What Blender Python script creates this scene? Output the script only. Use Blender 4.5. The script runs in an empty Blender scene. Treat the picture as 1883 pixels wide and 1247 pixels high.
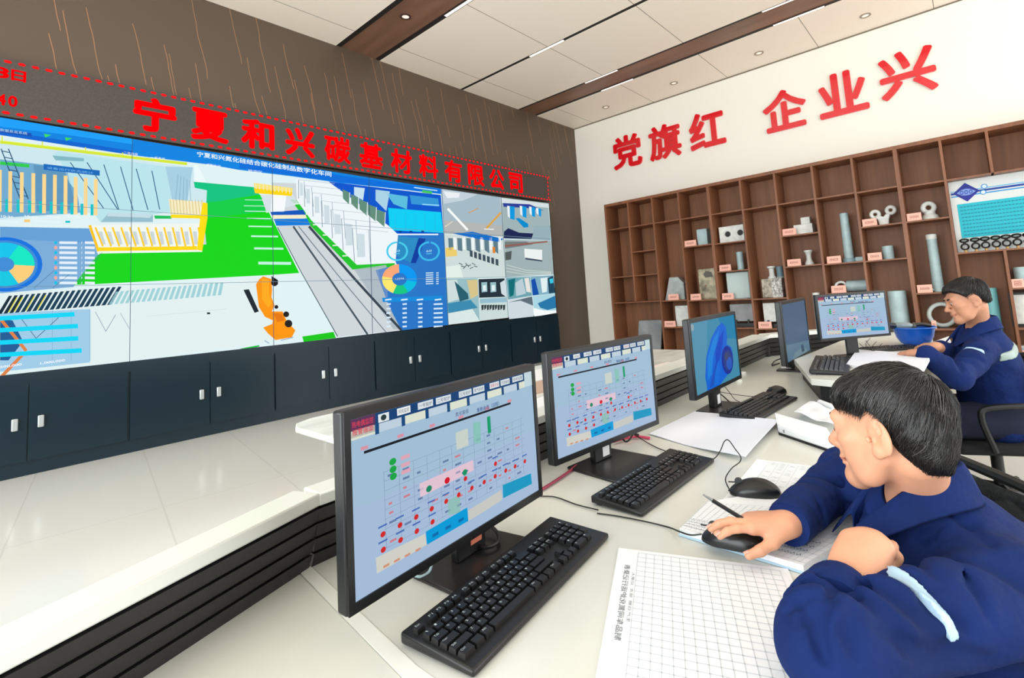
import bpy, bmesh, math, random
import numpy as np
from mathutils import Vector, Matrix

SC = bpy.context.scene
COL = SC.collection
W, H = 1883, 1247
# ------------------------------------------------------------------ camera
FL, CX, CY = 919.2, 1005.7, 456.4
F = Vector((0.76222598, 0.64008893, 0.0964247))
R = Vector((0.64661688, -0.75981024, -0.06763886))
U = Vector((-0.02996959, -0.11390593, 0.99303941))
EYE = Vector((0, 0, 1.314))
cd = bpy.data.cameras.new('camera')
cam = bpy.data.objects.new('camera', cd)
COL.objects.link(cam)
m4 = Matrix.Identity(4)
for i in range(3):
    m4[i][0], m4[i][1], m4[i][2], m4[i][3] = R[i], U[i], -F[i], EYE[i]
cam.matrix_world = m4
cd.sensor_fit = 'HORIZONTAL'
cd.sensor_width = 36.0
cd.lens = FL * 36.0 / W
cd.shift_x = -(CX - W / 2) / W
cd.shift_y = (CY - H / 2) / W
cd.clip_start = 0.02
SC.camera = cam

# ------------------------------------------------------------------ view, world, lights
vs = SC.view_settings
vs.view_transform = 'Standard'
vs.look = 'None'
vs.exposure = 0.0
vs.gamma = 1.0
vs.use_curve_mapping = False
wd = bpy.data.worlds.new('daylight')
SC.world = wd
wd.use_nodes = True
bgn = wd.node_tree.nodes['Background']
bgn.inputs[0].default_value = (0.93, 0.97, 1.0, 1)
bgn.inputs[1].default_value = 0.95


def area(name, loc, target, sx, sy, power, col=(1, 1, 1)):
    l = bpy.data.lights.new(name, 'AREA')
    l.shape = 'RECTANGLE'
    l.size, l.size_y = sx, sy
    l.energy = power
    l.color = col
    o = bpy.data.objects.new(name, l)
    COL.objects.link(o)
    o.location = loc
    o.rotation_euler = (Vector(target) - Vector(loc)).to_track_quat('-Z', 'Y').to_euler()
    return o


area('window_daylight_back', (4.5, -5.2, 2.6), (4.2, 4, 1.6), 9, 3.4, 380, (1, 0.99, 0.965))
area('window_daylight_left', (-4.4, 2.6, 2.3), (4, 2.0, 1.3), 8, 3.6, 560, (0.95, 0.99, 1.0))


# ------------------------------------------------------------------ pixel -> place on a known plane
def ray(u, v):
    u, v = float(u), float(v)
    return F + (u - CX) / FL * R - (v - CY) / FL * U


def at(u, v, d):
    return EYE + ray(u, v) * d


def onz(u, v, z):
    q = ray(u, v)
    return EYE + q * ((z - EYE.z) / q.z)


def ony(u, v, y):
    q = ray(u, v)
    return EYE + q * (y / q.y)


def onx(u, v, x):
    q = ray(u, v)
    return EYE + q * (x / q.x)


# ------------------------------------------------------------------ materials
def lin(c):
    c = c / 255.0
    return c / 12.92 if c <= 0.04045 else ((c + 0.055) / 1.055) ** 2.4


def rgb(c):
    return (lin(c[0]), lin(c[1]), lin(c[2]), 1)


MATS = {}


def mat(name, c, rough=0.5, metal=0.0, spec=0.5, emit=None, es=1.0, noise=None, bump=None, alpha=1.0, sheen=0, trans=0, coat=0, sss=0):
    """noise=(scale, amount, stretch xyz) varies the colour; bump=(scale, strength)"""
    if name in MATS:
        return MATS[name]
    m = bpy.data.materials.new(name)
    m.use_nodes = True
    nt = m.node_tree
    b = nt.nodes['Principled BSDF']
    b.inputs['Base Color'].default_value = rgb(c)
    b.inputs['Roughness'].default_value = rough
    b.inputs['Metallic'].default_value = metal
    b.inputs['Specular IOR Level'].default_value = spec
    b.inputs['Alpha'].default_value = alpha
    if sheen:
        b.inputs['Sheen Weight'].default_value = sheen
    if trans:
        b.inputs['Transmission Weight'].default_value = trans
    if coat:
        b.inputs['Coat Weight'].default_value = coat
        b.inputs['Coat Roughness'].default_value = 0.08
    if sss:
        b.inputs['Subsurface Weight'].default_value = sss
        b.inputs['Subsurface Radius'].default_value = (0.012, 0.005, 0.003)
    if emit:
        b.inputs['Emission Color'].default_value = rgb(emit)
        b.inputs['Emission Strength'].default_value = es
    tc = None
    if noise or bump:
        tc = nt.nodes.new('ShaderNodeTexCoord')
    if noise:
        mp = nt.nodes.new('ShaderNodeMapping')
        mp.inputs['Scale'].default_value = noise[2] if len(noise) > 2 else (1, 1, 1)
        nt.links.new(tc.outputs['Object'], mp.inputs['Vector'])
        n = nt.nodes.new('ShaderNodeTexNoise')
        n.inputs['Scale'].default_value = noise[0]
        n.inputs['Detail'].default_value = 4
        nt.links.new(mp.outputs['Vector'], n.inputs['Vector'])
        r = nt.nodes.new('ShaderNodeValToRGB')
        a = noise[1]
        r.color_ramp.elements[0].position = 0.3
        r.color_ramp.elements[1].position = 0.7
        r.color_ramp.elements[0].color = rgb([max(0, x * (1 - a)) for x in c])
        r.color_ramp.elements[1].color = rgb([min(255, x * (1 + a)) for x in c])
        nt.links.new(n.outputs['Fac'], r.inputs['Fac'])
        nt.links.new(r.outputs['Color'], b.inputs['Base Color'])
    if bump:
        n2 = nt.nodes.new('ShaderNodeTexNoise')
        n2.inputs['Scale'].default_value = bump[0]
        n2.inputs['Detail'].default_value = 3
        nt.links.new(tc.outputs['Object'], n2.inputs['Vector'])
        bp = nt.nodes.new('ShaderNodeBump')
        bp.inputs['Strength'].default_value = bump[1]
        bp.inputs['Distance'].default_value = bump[2] if len(bump) > 2 else 0.01
        nt.links.new(n2.outputs['Fac'], bp.inputs['Height'])
        nt.links.new(bp.outputs['Normal'], b.inputs['Normal'])
    MATS[name] = m
    return m


def glow(c, s=1.0):
    """a lit screen colour"""
    c = tuple(int(x) for x in c)
    return mat('lit_%02x%02x%02x_%d' % (c[0], c[1], c[2], int(s * 100)), (0, 0, 0), 0.4, 0, 0.08, c, s)


def ink(c):
    c = tuple(int(x) for x in c)
    return mat('ink_%02x%02x%02x' % c, c, 0.6)


# ------------------------------------------------------------------ mesh builder
def frame(n, up=Vector((0, 0, 1))):
    n = Vector(n).normalized()
    if abs(n.dot(up)) > 0.98:
        up = Vector((1, 0, 0))
    a = up.cross(n).normalized()
    return a, n.cross(a), n


class MB:
    def __init__(s):
        s.v, s.f, s.mi = [], [], []
        s.m = 0

    def add(s, vs, fs):
        k = len(s.v)
        s.v += [tuple(x) for x in vs]
        s.f += [tuple(i + k for i in f) for f in fs]
        s.mi += [s.m] * len(fs)
        return s

    def box(s, c, d, rot=None):
        hx, hy, hz = d[0] / 2, d[1] / 2, d[2] / 2
        vs = [Vector((x * hx, y * hy, z * hz)) for x in (-1, 1) for y in (-1, 1) for z in (-1, 1)]
        if rot is not None:
            q = rot if isinstance(rot, Matrix) else Matrix.Rotation(rot, 3, 'Z')
            vs = [q @ p for p in vs]
        c = Vector(c)
        return s.add([p + c for p in vs], [(0, 1, 3, 2), (4, 6, 7, 5), (0, 4, 5, 1), (2, 3, 7, 6), (0, 2, 6, 4), (1, 5, 7, 3)])

    def between(s, a, b):
        return s.box([(a[i] + b[i]) / 2 for i in range(3)], [abs(b[i] - a[i]) for i in range(3)])

    def prism(s, poly, z0, z1):
        n = len(poly)
        vs = [(p[0], p[1], z0) for p in poly] + [(p[0], p[1], z1) for p in poly]
        ar = sum(poly[i][0] * poly[(i + 1) % n][1] - poly[(i + 1) % n][0] * poly[i][1] for i in range(n))
        o = list(range(n)) if ar > 0 else list(range(n))[::-1]
        fs = [tuple(o[::-1]), tuple(i + n for i in o)]
        for j in range(n):
            i, k = o[j], o[(j + 1) % n]
            fs.append((i, k, k + n, i + n))
        return s.add(vs, fs)

    def slab(s, pts, th):
        """planar 3D polygon given a thickness along its normal (downwards/backwards)"""
        pts = [Vector(p) for p in pts]
        n = len(pts)
        nr = Vector((0, 0, 0))
        for i in range(n):
            nr += (pts[i] - pts[0]).cross(pts[(i + 1) % n] - pts[0])
        nr.normalize()
        vs = pts + [p - nr * th for p in pts]
        fs = [tuple(range(n)), tuple(range(2 * n - 1, n - 1, -1))]
        fs += [((i + 1) % n, i, i + n, (i + 1) % n + n) for i in range(n)]
        return s.add(vs, fs)

    def tube(s, path, r, n=8, caps=True):
        path = [Vector(p) for p in path]
        k = len(path)
        rs = r if isinstance(r, (list, tuple)) else [r] * k
        rings = []
        t = (path[1] - path[0]).normalized()
        a, b, _ = frame(t)
        for i, p in enumerate(path):
            t2 = (path[min(i + 1, k - 1)] - path[max(i - 1, 0)]).normalized()
            q = t.rotation_difference(t2)
            a = q @ a
            b = q @ b
            t = t2
            rings.append([p + (a * math.cos(2 * math.pi * j / n) + b * math.sin(2 * math.pi * j / n)) * rs[i] for j in range(n)])
        vs = [p for r_ in rings for p in r_]
        fs = [(i * n + j, i * n + (j + 1) % n, (i + 1) * n + (j + 1) % n, (i + 1) * n + j) for i in range(k - 1) for j in range(n)]
        if caps:
            fs += [tuple(range(n))[::-1], tuple((k - 1) * n + j for j in range(n))]
        return s.add(vs, fs)

    def cyl(s, a, b, r, n=24, r2=None):
        return s.tube([a, b], [r, r if r2 is None else r2], n)

    def lathe(s, prof, c, n=32, axis=None, closed=False):
        """prof: list of (radius, height); axis frame optional"""
        c = Vector(c)
        ax, ay, az = frame(axis) if axis is not None else (Vector((1, 0, 0)), Vector((0, 1, 0)), Vector((0, 0, 1)))
        k = len(prof)
        vs = [c + (ax * math.cos(2 * math.pi * j / n) + ay * math.sin(2 * math.pi * j / n)) * p[0] + az * p[1] for p in prof for j in range(n)]
        rng = k if closed else k - 1
        fs = [(i * n + j, i * n + (j + 1) % n, ((i + 1) % k) * n + (j + 1) % n, ((i + 1) % k) * n + j) for i in range(rng) for j in range(n)]
        if not closed:
            if prof[0][0] > 1e-5:
                fs.append(tuple(range(n))[::-1])
            if prof[-1][0] > 1e-5:
                fs.append(tuple((k - 1) * n + j for j in range(n)))
        return s.add(vs, fs)

    def ring(s, c, axis, ro, ri, depth, n=36):
        h = depth / 2
        return s.lathe([(ri, -h), (ro, -h), (ro, h), (ri, h)], c, n, axis, True)

    def torus(s, c, axis, Rr, r, n=28, k=10):
        return s.lathe([(Rr + r * math.cos(2 * math.pi * i / k), r * math.sin(2 * math.pi * i / k)) for i in range(k)], c, n, axis, True)

    def mesh(s, name):
        me = bpy.data.meshes.new(name)
        me.from_pydata(s.v, [], s.f)
        for p, i in zip(me.polygons, s.mi):
            p.material_index = i
        return me


def smooth_by_angle(me, ang=40):
    bm = bmesh.new()
    bm.from_mesh(me)
    bmesh.ops.recalc_face_normals(bm, faces=bm.faces)
    for f in bm.faces:
        f.smooth = True
    for e in bm.edges:
        if len(e.link_faces) == 2 and e.calc_face_angle(0) > math.radians(ang):
            e.smooth = False
    bm.to_mesh(me)
    bm.free()


def obj(name, mb, m, parent=None, bevel=0, seg=2, local=False, smooth=True, label=None):
    me = mb.mesh(name) if isinstance(mb, MB) else mb
    if smooth and isinstance(mb, MB):
        smooth_by_angle(me)
    for x in (m if isinstance(m, (list, tuple)) else [m]):
        me.materials.append(x)
    o = bpy.data.objects.new(name, me)
    COL.objects.link(o)
    if parent is not None:
        o.parent = parent
        if not local:
            o.matrix_parent_inverse = world_of(parent).inverted()
    if bevel:
        b = o.modifiers.new('bevel', 'BEVEL')
        b.width = bevel
        b.segments = seg
        b.limit_method = 'ANGLE'
        b.angle_limit = math.radians(40)
    if label:
        o['label'] = label
    return o


def world_of(o):
    mtx = Matrix.LocRotScale(o.location, o.rotation_euler, o.scale)
    if o.parent is not None:
        return world_of(o.parent) @ o.matrix_parent_inverse @ mtx
    return mtx


def tag(o, label, cat, group=None):
    o['label'] = label
    o['category'] = cat
    if group:
        o['group'] = group
    return o


def thing(name, label, cat, loc=(0, 0, 0), rz=0.0, group=None, sc=1.0):
    o = bpy.data.objects.new(name, None)
    o.empty_display_size = 0.1
    COL.objects.link(o)
    o.location = loc
    o.rotation_euler = (0, 0, rz)
    o.scale = (sc, sc, sc)
    return tag(o, label, cat, group)


def struct(name, mb, m, **k):
    o = obj(name, mb, m, **k)
    if o.parent is None:
        o['kind'] = 'structure'
    return o


def dup(root, loc, rz, label, sc=1.0, group=None):
    r = root.copy()
    COL.objects.link(r)
    r.location = loc
    r.rotation_euler = (0, 0, rz)
    r.scale = (sc, sc, sc)
    r['label'] = label
    if group:
        r['group'] = group

    def rec(src, dst):
        for ch in list(src.children):
            c = ch.copy()
            COL.objects.link(c)
            c.parent = dst
            rec(ch, c)
    rec(root, r)
    return r


# ------------------------------------------------------------------ lettering
GLYPH = {}


def glyphs(body, bold=0.0):
    """mesh of a line of text, 1 unit high, as (verts2d, faces, width)"""
    key = (body, bold)
    if key in GLYPH:
        return GLYPH[key]
    c = bpy.data.curves.new('lettering', 'FONT')
    c.body = body
    c.resolution_u = 3
    o = bpy.data.objects.new('lettering', c)
    COL.objects.link(o)
    dg = bpy.context.evaluated_depsgraph_get()
    me = bpy.data.meshes.new_from_object(o.evaluated_get(dg))
    vs = [(v.co.x, v.co.y) for v in me.vertices]
    fs = [tuple(p.vertices) for p in me.polygons]
    bpy.data.objects.remove(o)
    bpy.data.curves.remove(c)
    bpy.data.meshes.remove(me)
    if bold:
        n0 = len(vs)
        ring = [(math.cos(math.pi * k / 4) * bold, math.sin(math.pi * k / 4) * bold) for k in range(8)]
        base_v, base_f = vs, fs
        vs, fs = [], []
        for k, (dx, dy) in enumerate(ring):
            vs += [(x + dx, y + dy) for x, y in base_v]
            fs += [tuple(i + k * n0 for i in f) for f in base_f]
    xs = [v[0] for v in vs] or [0]
    ys = [v[1] for v in vs] or [0]
    GLYPH[key] = (vs, fs, (min(xs), max(xs), min(ys), max(ys)))
    return GLYPH[key]


class Paint:
    """flat coloured shapes laid on a surface: fn(a, b) -> point, n = surface normal, each layer lies a little above the last"""
    def __init__(s, fn, n, step=0.0006, lit=1.0, base=0.0006):
        s.fn, s.n, s.step, s.lit, s.base = fn, Vector(n), step, lit, base
        s.mb = MB()
        s.ms = []

    def col(s, c):
        m = glow(c, s.lit) if s.lit else ink(c)
        if m not in s.ms:
            s.ms.append(m)
        s.mb.m = s.ms.index(m)

    def lift(s, p, L):
        return s.fn(*p) + s.n * (s.base + L * s.step)

    def poly(s, pts, c, L=1):
        s.col(c)
        vs = [s.lift(p, L) for p in pts]
        nr = Vector((0, 0, 0))
        for i in range(1, len(vs) - 1):
            nr += (vs[i] - vs[0]).cross(vs[i + 1] - vs[0])
        if nr.dot(s.n) < 0:
            vs = vs[::-1]
        s.mb.add(vs, [tuple(range(len(vs)))])

    def rect(s, x0, y0, x1, y1, c, L=1):
        s.poly([(x0, y0), (x1, y0), (x1, y1), (x0, y1)], c, L)

    def line(s, pts, w, c, L=2):
        for (ax, ay), (bx, by) in zip(pts, pts[1:]):
            d = math.hypot(bx - ax, by - ay) or 1
            nx, ny = -(by - ay) / d * w / 2, (bx - ax) / d * w / 2
            s.poly([(ax + nx, ay + ny), (bx + nx, by + ny), (bx - nx, by - ny), (ax - nx, ay - ny)], c, L)

    def disc(s, x, y, rx, ry, c, L=2, n=20, a0=0, a1=360, ri=0.0):
        """sector or ring; ri is the inner radius as a share of the outer"""
        k = max(3, int(n * abs(a1 - a0) / 360))
        A = [math.radians(a0 + (a1 - a0) * i / k) for i in range(k + 1)]
        out = [(x + rx * math.cos(t), y + ry * math.sin(t)) for t in A]
        if ri:
            inn = [(x + rx * ri * math.cos(t), y + ry * ri * math.sin(t)) for t in A]
            for i in range(k):
                s.poly([out[i], out[i + 1], inn[i + 1], inn[i]], c, L)
        elif abs(a1 - a0) >= 360:
            s.poly(out[:-1], c, L)
        else:
            s.poly([(x, y)] + out, c, L)

    def text(s, body, p0, p1, h, c, L=4, bold=0.0, up=(0, -1)):
        """text running from p0 to p1 (left to right ends), h tall, in the 2D coordinates of fn"""
        vs, fs, (x0, x1, y0, y1) = glyphs(body, bold)
        s.col(c)
        w = max(x1 - x0, 1e-6)
        hh = max(y1 - y0, 1e-6)
        q = []
        for x, y in vs:
            t = (x - x0) / w
            k = (y - y0) / hh
            q.append(s.lift((p0[0] + (p1[0] - p0[0]) * t + up[0] * h * k, p0[1] + (p1[1] - p0[1]) * t + up[1] * h * k), L))
        fs2 = fs
        if fs:
            f = fs[0]
            nr = (q[f[1]] - q[f[0]]).cross(q[f[2]] - q[f[0]])
            if nr.dot(s.n) < 0:
                fs2 = [g[::-1] for g in fs]
        s.mb.add(q, fs2)

    def build(s, name, parent=None, local=False):
        return obj(name, s.mb, s.ms, parent, local=local, smooth=False)


def arc_path(pts, n=10):
    """smooth curve through the points (Catmull-Rom)"""
    P = [Vector(p) for p in pts]
    P = [P[0] * 2 - P[1]] + P + [P[-1] * 2 - P[-2]]
    out = []
    for i in range(1, len(P) - 2):
        for j in range(n):
            t = j / n
            a, b, c, d = P[i - 1], P[i], P[i + 1], P[i + 2]
            out.append(0.5 * ((2 * b) + (c - a) * t + (2 * a - 5 * b + 4 * c - d) * t * t + (3 * b - a - 3 * c + d) * t ** 3))
    out.append(P[-2])
    return out


def jit(r, a):
    return r.uniform(-a, a)

# ================================================================== ROOM
XW, YW, HC = 9.60, 6.87, 5.315        # bookcase wall, screen wall, ceiling
X0, Y0 = -3.4, -4.0

# floor of large pale tiles
fm = mat('floor_tile', (222, 221, 214), 0.16, 0, 0.5, coat=0.0)
nt = fm.node_tree
b_ = nt.nodes['Principled BSDF']
tc = nt.nodes.new('ShaderNodeTexCoord')
mp = nt.nodes.new('ShaderNodeMapping')
mp.inputs['Rotation'].default_value = (0, 0, math.radians(8.0))
mp.inputs['Location'].default_value = (0.42, 0.1, 0)
nt.links.new(tc.outputs['Object'], mp.inputs['Vector'])
bk = nt.nodes.new('ShaderNodeTexBrick')
bk.offset = 0.0
bk.inputs['Scale'].default_value = 1.0
bk.inputs['Brick Width'].default_value = 0.78
bk.inputs['Row Height'].default_value = 2.4
bk.inputs['Mortar Size'].default_value = 0.006
bk.inputs['Color1'].default_value = rgb((224, 222, 215))
bk.inputs['Color2'].default_value = rgb((220, 220, 214))
bk.inputs['Mortar'].default_value = rgb((212, 210, 204))
nt.links.new(mp.outputs['Vector'], bk.inputs['Vector'])
nt.links.new(bk.outputs['Color'], b_.inputs['Base Color'])
struct('floor', MB().between((X0, Y0, -0.1), (XW + 0.2, YW + 0.2, 0)), fm)

# screen wall: dark brown panelling with fine golden streaks
wm = mat('streaked_panelling', (84, 68, 54), 0.45)
nt = wm.node_tree
b_ = nt.nodes['Principled BSDF']
tc = nt.nodes.new('ShaderNodeTexCoord')
sx = nt.nodes.new('ShaderNodeSeparateXYZ')
nt.links.new(tc.outputs['Object'], sx.inputs[0])


def math_node(nt, op, a, b=None):
    n = nt.nodes.new('ShaderNodeMath')
    n.operation = op
    for i, x in enumerate((a, b)):
        if x is None:
            continue
        if isinstance(x, (int, float)):
            n.inputs[i].default_value = x
        else:
            nt.links.new(x, n.inputs[i])
    return n.outputs[0]


def streaks(seed, cells, half):
    wob = nt.nodes.new('ShaderNodeTexNoise')
    wob.inputs['Scale'].default_value = 1.3
    nt.links.new(tc.outputs['Object'], wob.inputs['Vector'])
    x = math_node(nt, 'ADD', sx.outputs['X'], math_node(nt, 'MULTIPLY', sx.outputs['Z'], 0.19))
    x = math_node(nt, 'ADD', x, math_node(nt, 'MULTIPLY', wob.outputs['Fac'], 0.12))
    x = math_node(nt, 'MULTIPLY', math_node(nt, 'ADD', x, 20.0 + seed), cells)
    cell = math_node(nt, 'FLOOR', x)
    rnd = []
    for q in range(3):
        w = nt.nodes.new('ShaderNodeTexWhiteNoise')
        w.noise_dimensions = '1D'
        nt.links.new(math_node(nt, 'ADD', cell, seed * 7.3 + q * 31.7), w.inputs['W'])
        rnd.append(w.outputs['Value'])
    d = math_node(nt, 'ABSOLUTE', math_node(nt, 'SUBTRACT', math_node(nt, 'FRACT', x), math_node(nt, 'ADD', math_node(nt, 'MULTIPLY', rnd[0], 0.6), 0.2)))
    on = math_node(nt, 'LESS_THAN', d, half)
    zt = math_node(nt, 'ADD', math_node(nt, 'MULTIPLY', rnd[1], 1.8), 4.0)
    zb = math_node(nt, 'SUBTRACT', zt, math_node(nt, 'ADD', math_node(nt, 'MULTIPLY', rnd[2], 0.7), 0.45))
    on = math_node(nt, 'MULTIPLY', on, math_node(nt, 'LESS_THAN', sx.outputs['Z'], zt))
    return math_node(nt, 'MULTIPLY', on, math_node(nt, 'GREATER_THAN', sx.outputs['Z'], zb))


msk = math_node(nt, 'MAXIMUM', streaks(1.0, 3.6, 0.014), streaks(4.0, 4.6, 0.017))
mx = nt.nodes.new('ShaderNodeMix')
mx.data_type = 'RGBA'
mx.inputs[6].default_value = rgb((88, 73, 60))
mx.inputs[7].default_value = rgb((176, 124, 82))
nt.links.new(math_node(nt, 'MULTIPLY', msk, 0.72), mx.inputs[0])
nt.links.new(mx.outputs[2], b_.inputs['Base Color'])
struct('wall_left', MB().between((X0, YW + 0.07, 0), (XW + 0.2, YW + 0.2, HC + 0.2)), wm)

# bookcase wall: cream paint
cm = mat('cream_paint', (246, 243, 232), 0.42, 0, 0.4)
struct('wall_right', MB().between((XW, Y0, 0), (XW + 0.2, YW + 0.07, HC + 0.2)), cm)
struct('trim_1', MB().between((XW - 0.012, Y0, HC - 0.02), (XW, YW + 0.07, HC)), mat('ceiling_edge_trim', (120, 108, 92), 0.6))  # thin grey-brown strip along the top edge of the wall

# ceiling: pale panels between two brown strips and one dark groove, all running away from the screen wall
pm = mat('ceiling_panel', (232, 222, 208), 0.45, 0, 0.4)
nt = pm.node_tree
b_ = nt.nodes['Principled BSDF']
tc = nt.nodes.new('ShaderNodeTexCoord')
sx = nt.nodes.new('ShaderNodeSeparateXYZ')
nt.links.new(tc.outputs['Object'], sx.inputs[0])
fy = math_node(nt, 'FRACT', math_node(nt, 'ADD', math_node(nt, 'DIVIDE', sx.outputs['Y'], 1.6), 10.0 - 6.38 / 1.6 + 0.5))
jl = math_node(nt, 'LESS_THAN', math_node(nt, 'ABSOLUTE', math_node(nt, 'SUBTRACT', fy, 0.5)), 0.0032)
mx = nt.nodes.new('ShaderNodeMix')
mx.data_type = 'RGBA'
mx.inputs[6].default_value = rgb((250, 238, 222))
mx.inputs[7].default_value = rgb((120, 112, 100))
nt.links.new(jl, mx.inputs[0])
nt.links.new(mx.outputs[2], b_.inputs['Base Color'])
cb = MB()
for a, b in ((X0, 3.62), (4.36, 6.045), (6.115, 7.62), (8.23, XW)):
    cb.between((a, Y0, HC), (b, YW + 0.07, HC + 0.12))
struct('ceiling', cb, pm)
bm_ = mat('ceiling_strip_brown', (124, 90, 70), 0.4, 0, 0.5, noise=(1.5, 0.12, (3, 0.4, 1)))
gm = mat('ceiling_groove', (24, 20, 18), 0.6)
k = 2
for a, b in ((3.70, 4.28), (7.68, 8.17)):
    struct('trim_%d' % k, MB().between((a, Y0, HC + 0.012), (b, YW + 0.07, HC + 0.10)), bm_)
    k += 1
for a, b in ((3.62, 3.70), (4.28, 4.36), (6.045, 6.115), (7.62, 7.68), (8.17, 8.23)):
    struct('trim_%d' % k, MB().between((a, Y0, HC + 0.006), (b, YW + 0.07, HC + 0.12)), gm)
    k += 1
# linear lamps set into the grooves
lamp_m = mat('lamp_diffuser', (250, 246, 238), 0.4, emit=(255, 246, 236), es=1.1)
rim_m = mat('lamp_rim', (70, 60, 52), 0.5)
nlab = {4.32: 'at the wide brown ceiling strip', 6.08: 'in the narrow dark groove', 7.65: 'on the inner edge of the narrow brown strip',
        8.20: 'on the outer edge of the narrow brown strip'}
nth = {4.83: 'nearer the screen', 1.57: 'farther from the screen'}
for x in (4.32, 6.08, 7.65, 8.20):
    for y in (4.83, 1.57):
        if x < 7 and y < 4:
            continue
        t = thing('linear_lamp', 'white linear lamp %s, %s' % (nlab[x], nth[y]), 'lamp', (x, y, HC), group='linear ceiling lamps')
        w = 0.034 if x > 7 else 0.042
        obj('housing', MB().between((x - w / 2 - 0.008, y - 0.37, HC - 0.003), (x + w / 2 + 0.008, y + 0.37, HC + 0.006)), rim_m, t)
        obj('diffuser', MB().between((x - w / 2, y - 0.36, HC - 0.006), (x + w / 2, y + 0.36, HC - 0.003)), lamp_m, t)
spot_m = mat('spot_lens', (235, 228, 216), 0.25, emit=(255, 240, 225), es=0.55)
spots = [(3.94, 5.59, HC + 0.012, 'round recessed spot lamp in the wide brown ceiling strip')]
for y, w in ((5.62, 'nearest the screen wall'), (4.02, 'second from the screen wall'), (2.40, 'third from the screen wall'), (0.80, 'fourth and farthest from the screen wall')):
    spots.append((9.0, y, HC, 'round recessed spot lamp above the red wall lettering, %s' % w))
for x, y, z, lb in spots:
    t = thing('spot_lamp', lb, 'lamp', (x, y, z), group='recessed spot lamps')
    obj('rim', MB().ring((x, y, z - 0.004), (0, 0, 1), 0.075, 0.05, 0.012), mat('spot_rim', (150, 138, 122) if z == HC else (60, 40, 32), 0.35, 0.3) if z == HC else mat('spot_rim_dark', (70, 46, 36), 0.4), t)
    obj('lens', MB().cyl((x, y, z - 0.002), (x, y, z + 0.02), 0.05), spot_m, t)

# low dark cabinets under the screen
cab_m = mat('cabinet_navy', (12, 36, 48), 0.26, 0, 0.35)
hand_m = mat('handle_steel', (205, 212, 214), 0.25, 0.6)
CB = [-0.98, 0.47, 1.93, 3.33, 4.71, 6.13, 7.62]
edges = [-1.7, -0.26, 1.20, 2.63, 4.02, 5.42, 6.88, 8.36]
pos_w = ['leftmost', 'second from left', 'third from left', 'third from right', 'second from right', 'rightmost, nearest the bookcase']
for i, c in enumerate(CB[1:]):
    a, b = edges[i + 1], edges[i + 2]
    t = thing('low_cabinet', 'navy two-door cabinet below the video wall, %s of six' % pos_w[i], 'cabinet', (c, YW, 0), group='low cabinets below the video wall')
    obj('body', MB().between((a, YW - 0.03, 0), (b, YW + 0.04, 0.935)), cab_m, t)
    for s, (p, q) in enumerate(((a + 0.012, c - 0.004), (c + 0.004, b - 0.012))):
        d = obj('door', MB().between((p, YW - 0.05, 0.13), (q, YW - 0.03, 0.83)), cab_m, t)
        hx = c + (-0.085 if s == 0 else 0.085)
        obj('handle', MB().between((hx - 0.022, YW - 0.075, 0.42), (hx + 0.022, YW - 0.05, 0.53)), hand_m, d, bevel=0.008)

# ================================================================== VIDEO WALL
YS = 6.85
vw = thing('video_wall', 'big video wall of butted display panels showing a green and white workshop view', 'screen', (3.9, YS, 0.94))
blk = mat('screen_black', (12, 14, 18), 0.3)
CE = [-0.17, 1.209, 2.66, 4.05, 5.47, 6.90, 8.346]
ROW = [0.94, 1.743, 2.546, 3.348]
for i in range(6):
    for j in range(3):
        obj('display_panel', MB().between((CE[i] + 0.003, YS, ROW[j] + 0.003), (CE[i + 1] - 0.003, YS + 0.06, ROW[j + 1] - 0.003)), blk, vw)

pt = Paint(lambda u, v: ony(u, v, YS), (0, -1, 0), step=0.0010, lit=1.0)


def A(*p):   # measured on a 2.598x enlargement starting at (0, 220)
    return [(x / 2.598, 220 + y / 2.598) for x, y in p]


def B(*p):   # measured on a 3.037x enlargement starting at (440, 260)
    return [(440 + x / 3.037, 260 + y / 3.037) for x, y in p]


def edge_top(u):
    return (u, np.interp(u, [-128, 243, 677, 811, 920, 1009], [194.9, 255.6, 326.3, 347.3, 362.8, 374.2]))


def edge_bot(u):
    return (u, np.interp(u, [-128, 238, 502, 684, 823, 934, 1022.9], [705.0, 664.6, 635.4, 614, 597.5, 583.5, 574.6]))


us = [-128, 60, 243, 400, 677, 811, 920, 1009]
ub = [1022.9, 934, 823, 684, 502, 238, 60, -128]
pt.poly([edge_top(u) for u in us] + [edge_bot(u) for u in ub], (224, 242, 244), 0)
# lower left floor, slightly greyer
pt.poly(A((0, 830), (560, 800), (1090, 775), (1299, 740), (1299, 1060), (620, 1150), (430, 1170), (0, 1200)), (226, 240, 240), 1)
# blue title band
pt.poly([edge_top(u) for u in us[:6]] + B((1128, 295), (900, 268), (560, 232), (300, 196), (0, 160)) + A((1000, 215), (632, 170), (300, 118), (0, 72), (-330, 22)), (0, 132, 226), 1)
pt.poly([edge_top(u) for u in us[:3]] + A((632, 118), (300, 70), (0, 34), (-330, -14)), (20, 160, 250), 2)
pt.poly(A((0, 74), (632, 170), (632, 150), (0, 52)), (0, 100, 210), 2)
pt.poly(B((0, 112), (560, 190), (1125, 268), (1125, 292), (560, 228), (0, 150)), (0, 110, 220), 2)
pt.poly(A((0, 45), (150, 65), (150, 82), (0, 62)), (10, 80, 180), 3)
pt.text('数据总览系统', A((0, 56))[0], A((130, 74))[0], 5.2, (190, 225, 250), 4)
pt.poly(A((210, 68), (245, 74), (215, 86)), (60, 220, 90), 3)
pt.poly(A((310, 85), (345, 90), (315, 102)), (60, 220, 90), 3)
pt.text('宁夏和兴氮化硅结合碳化硅制品数字化车间', (362, 288), (609, 325.5), 9.5, (238, 250, 255), 5, 0.015)
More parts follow.
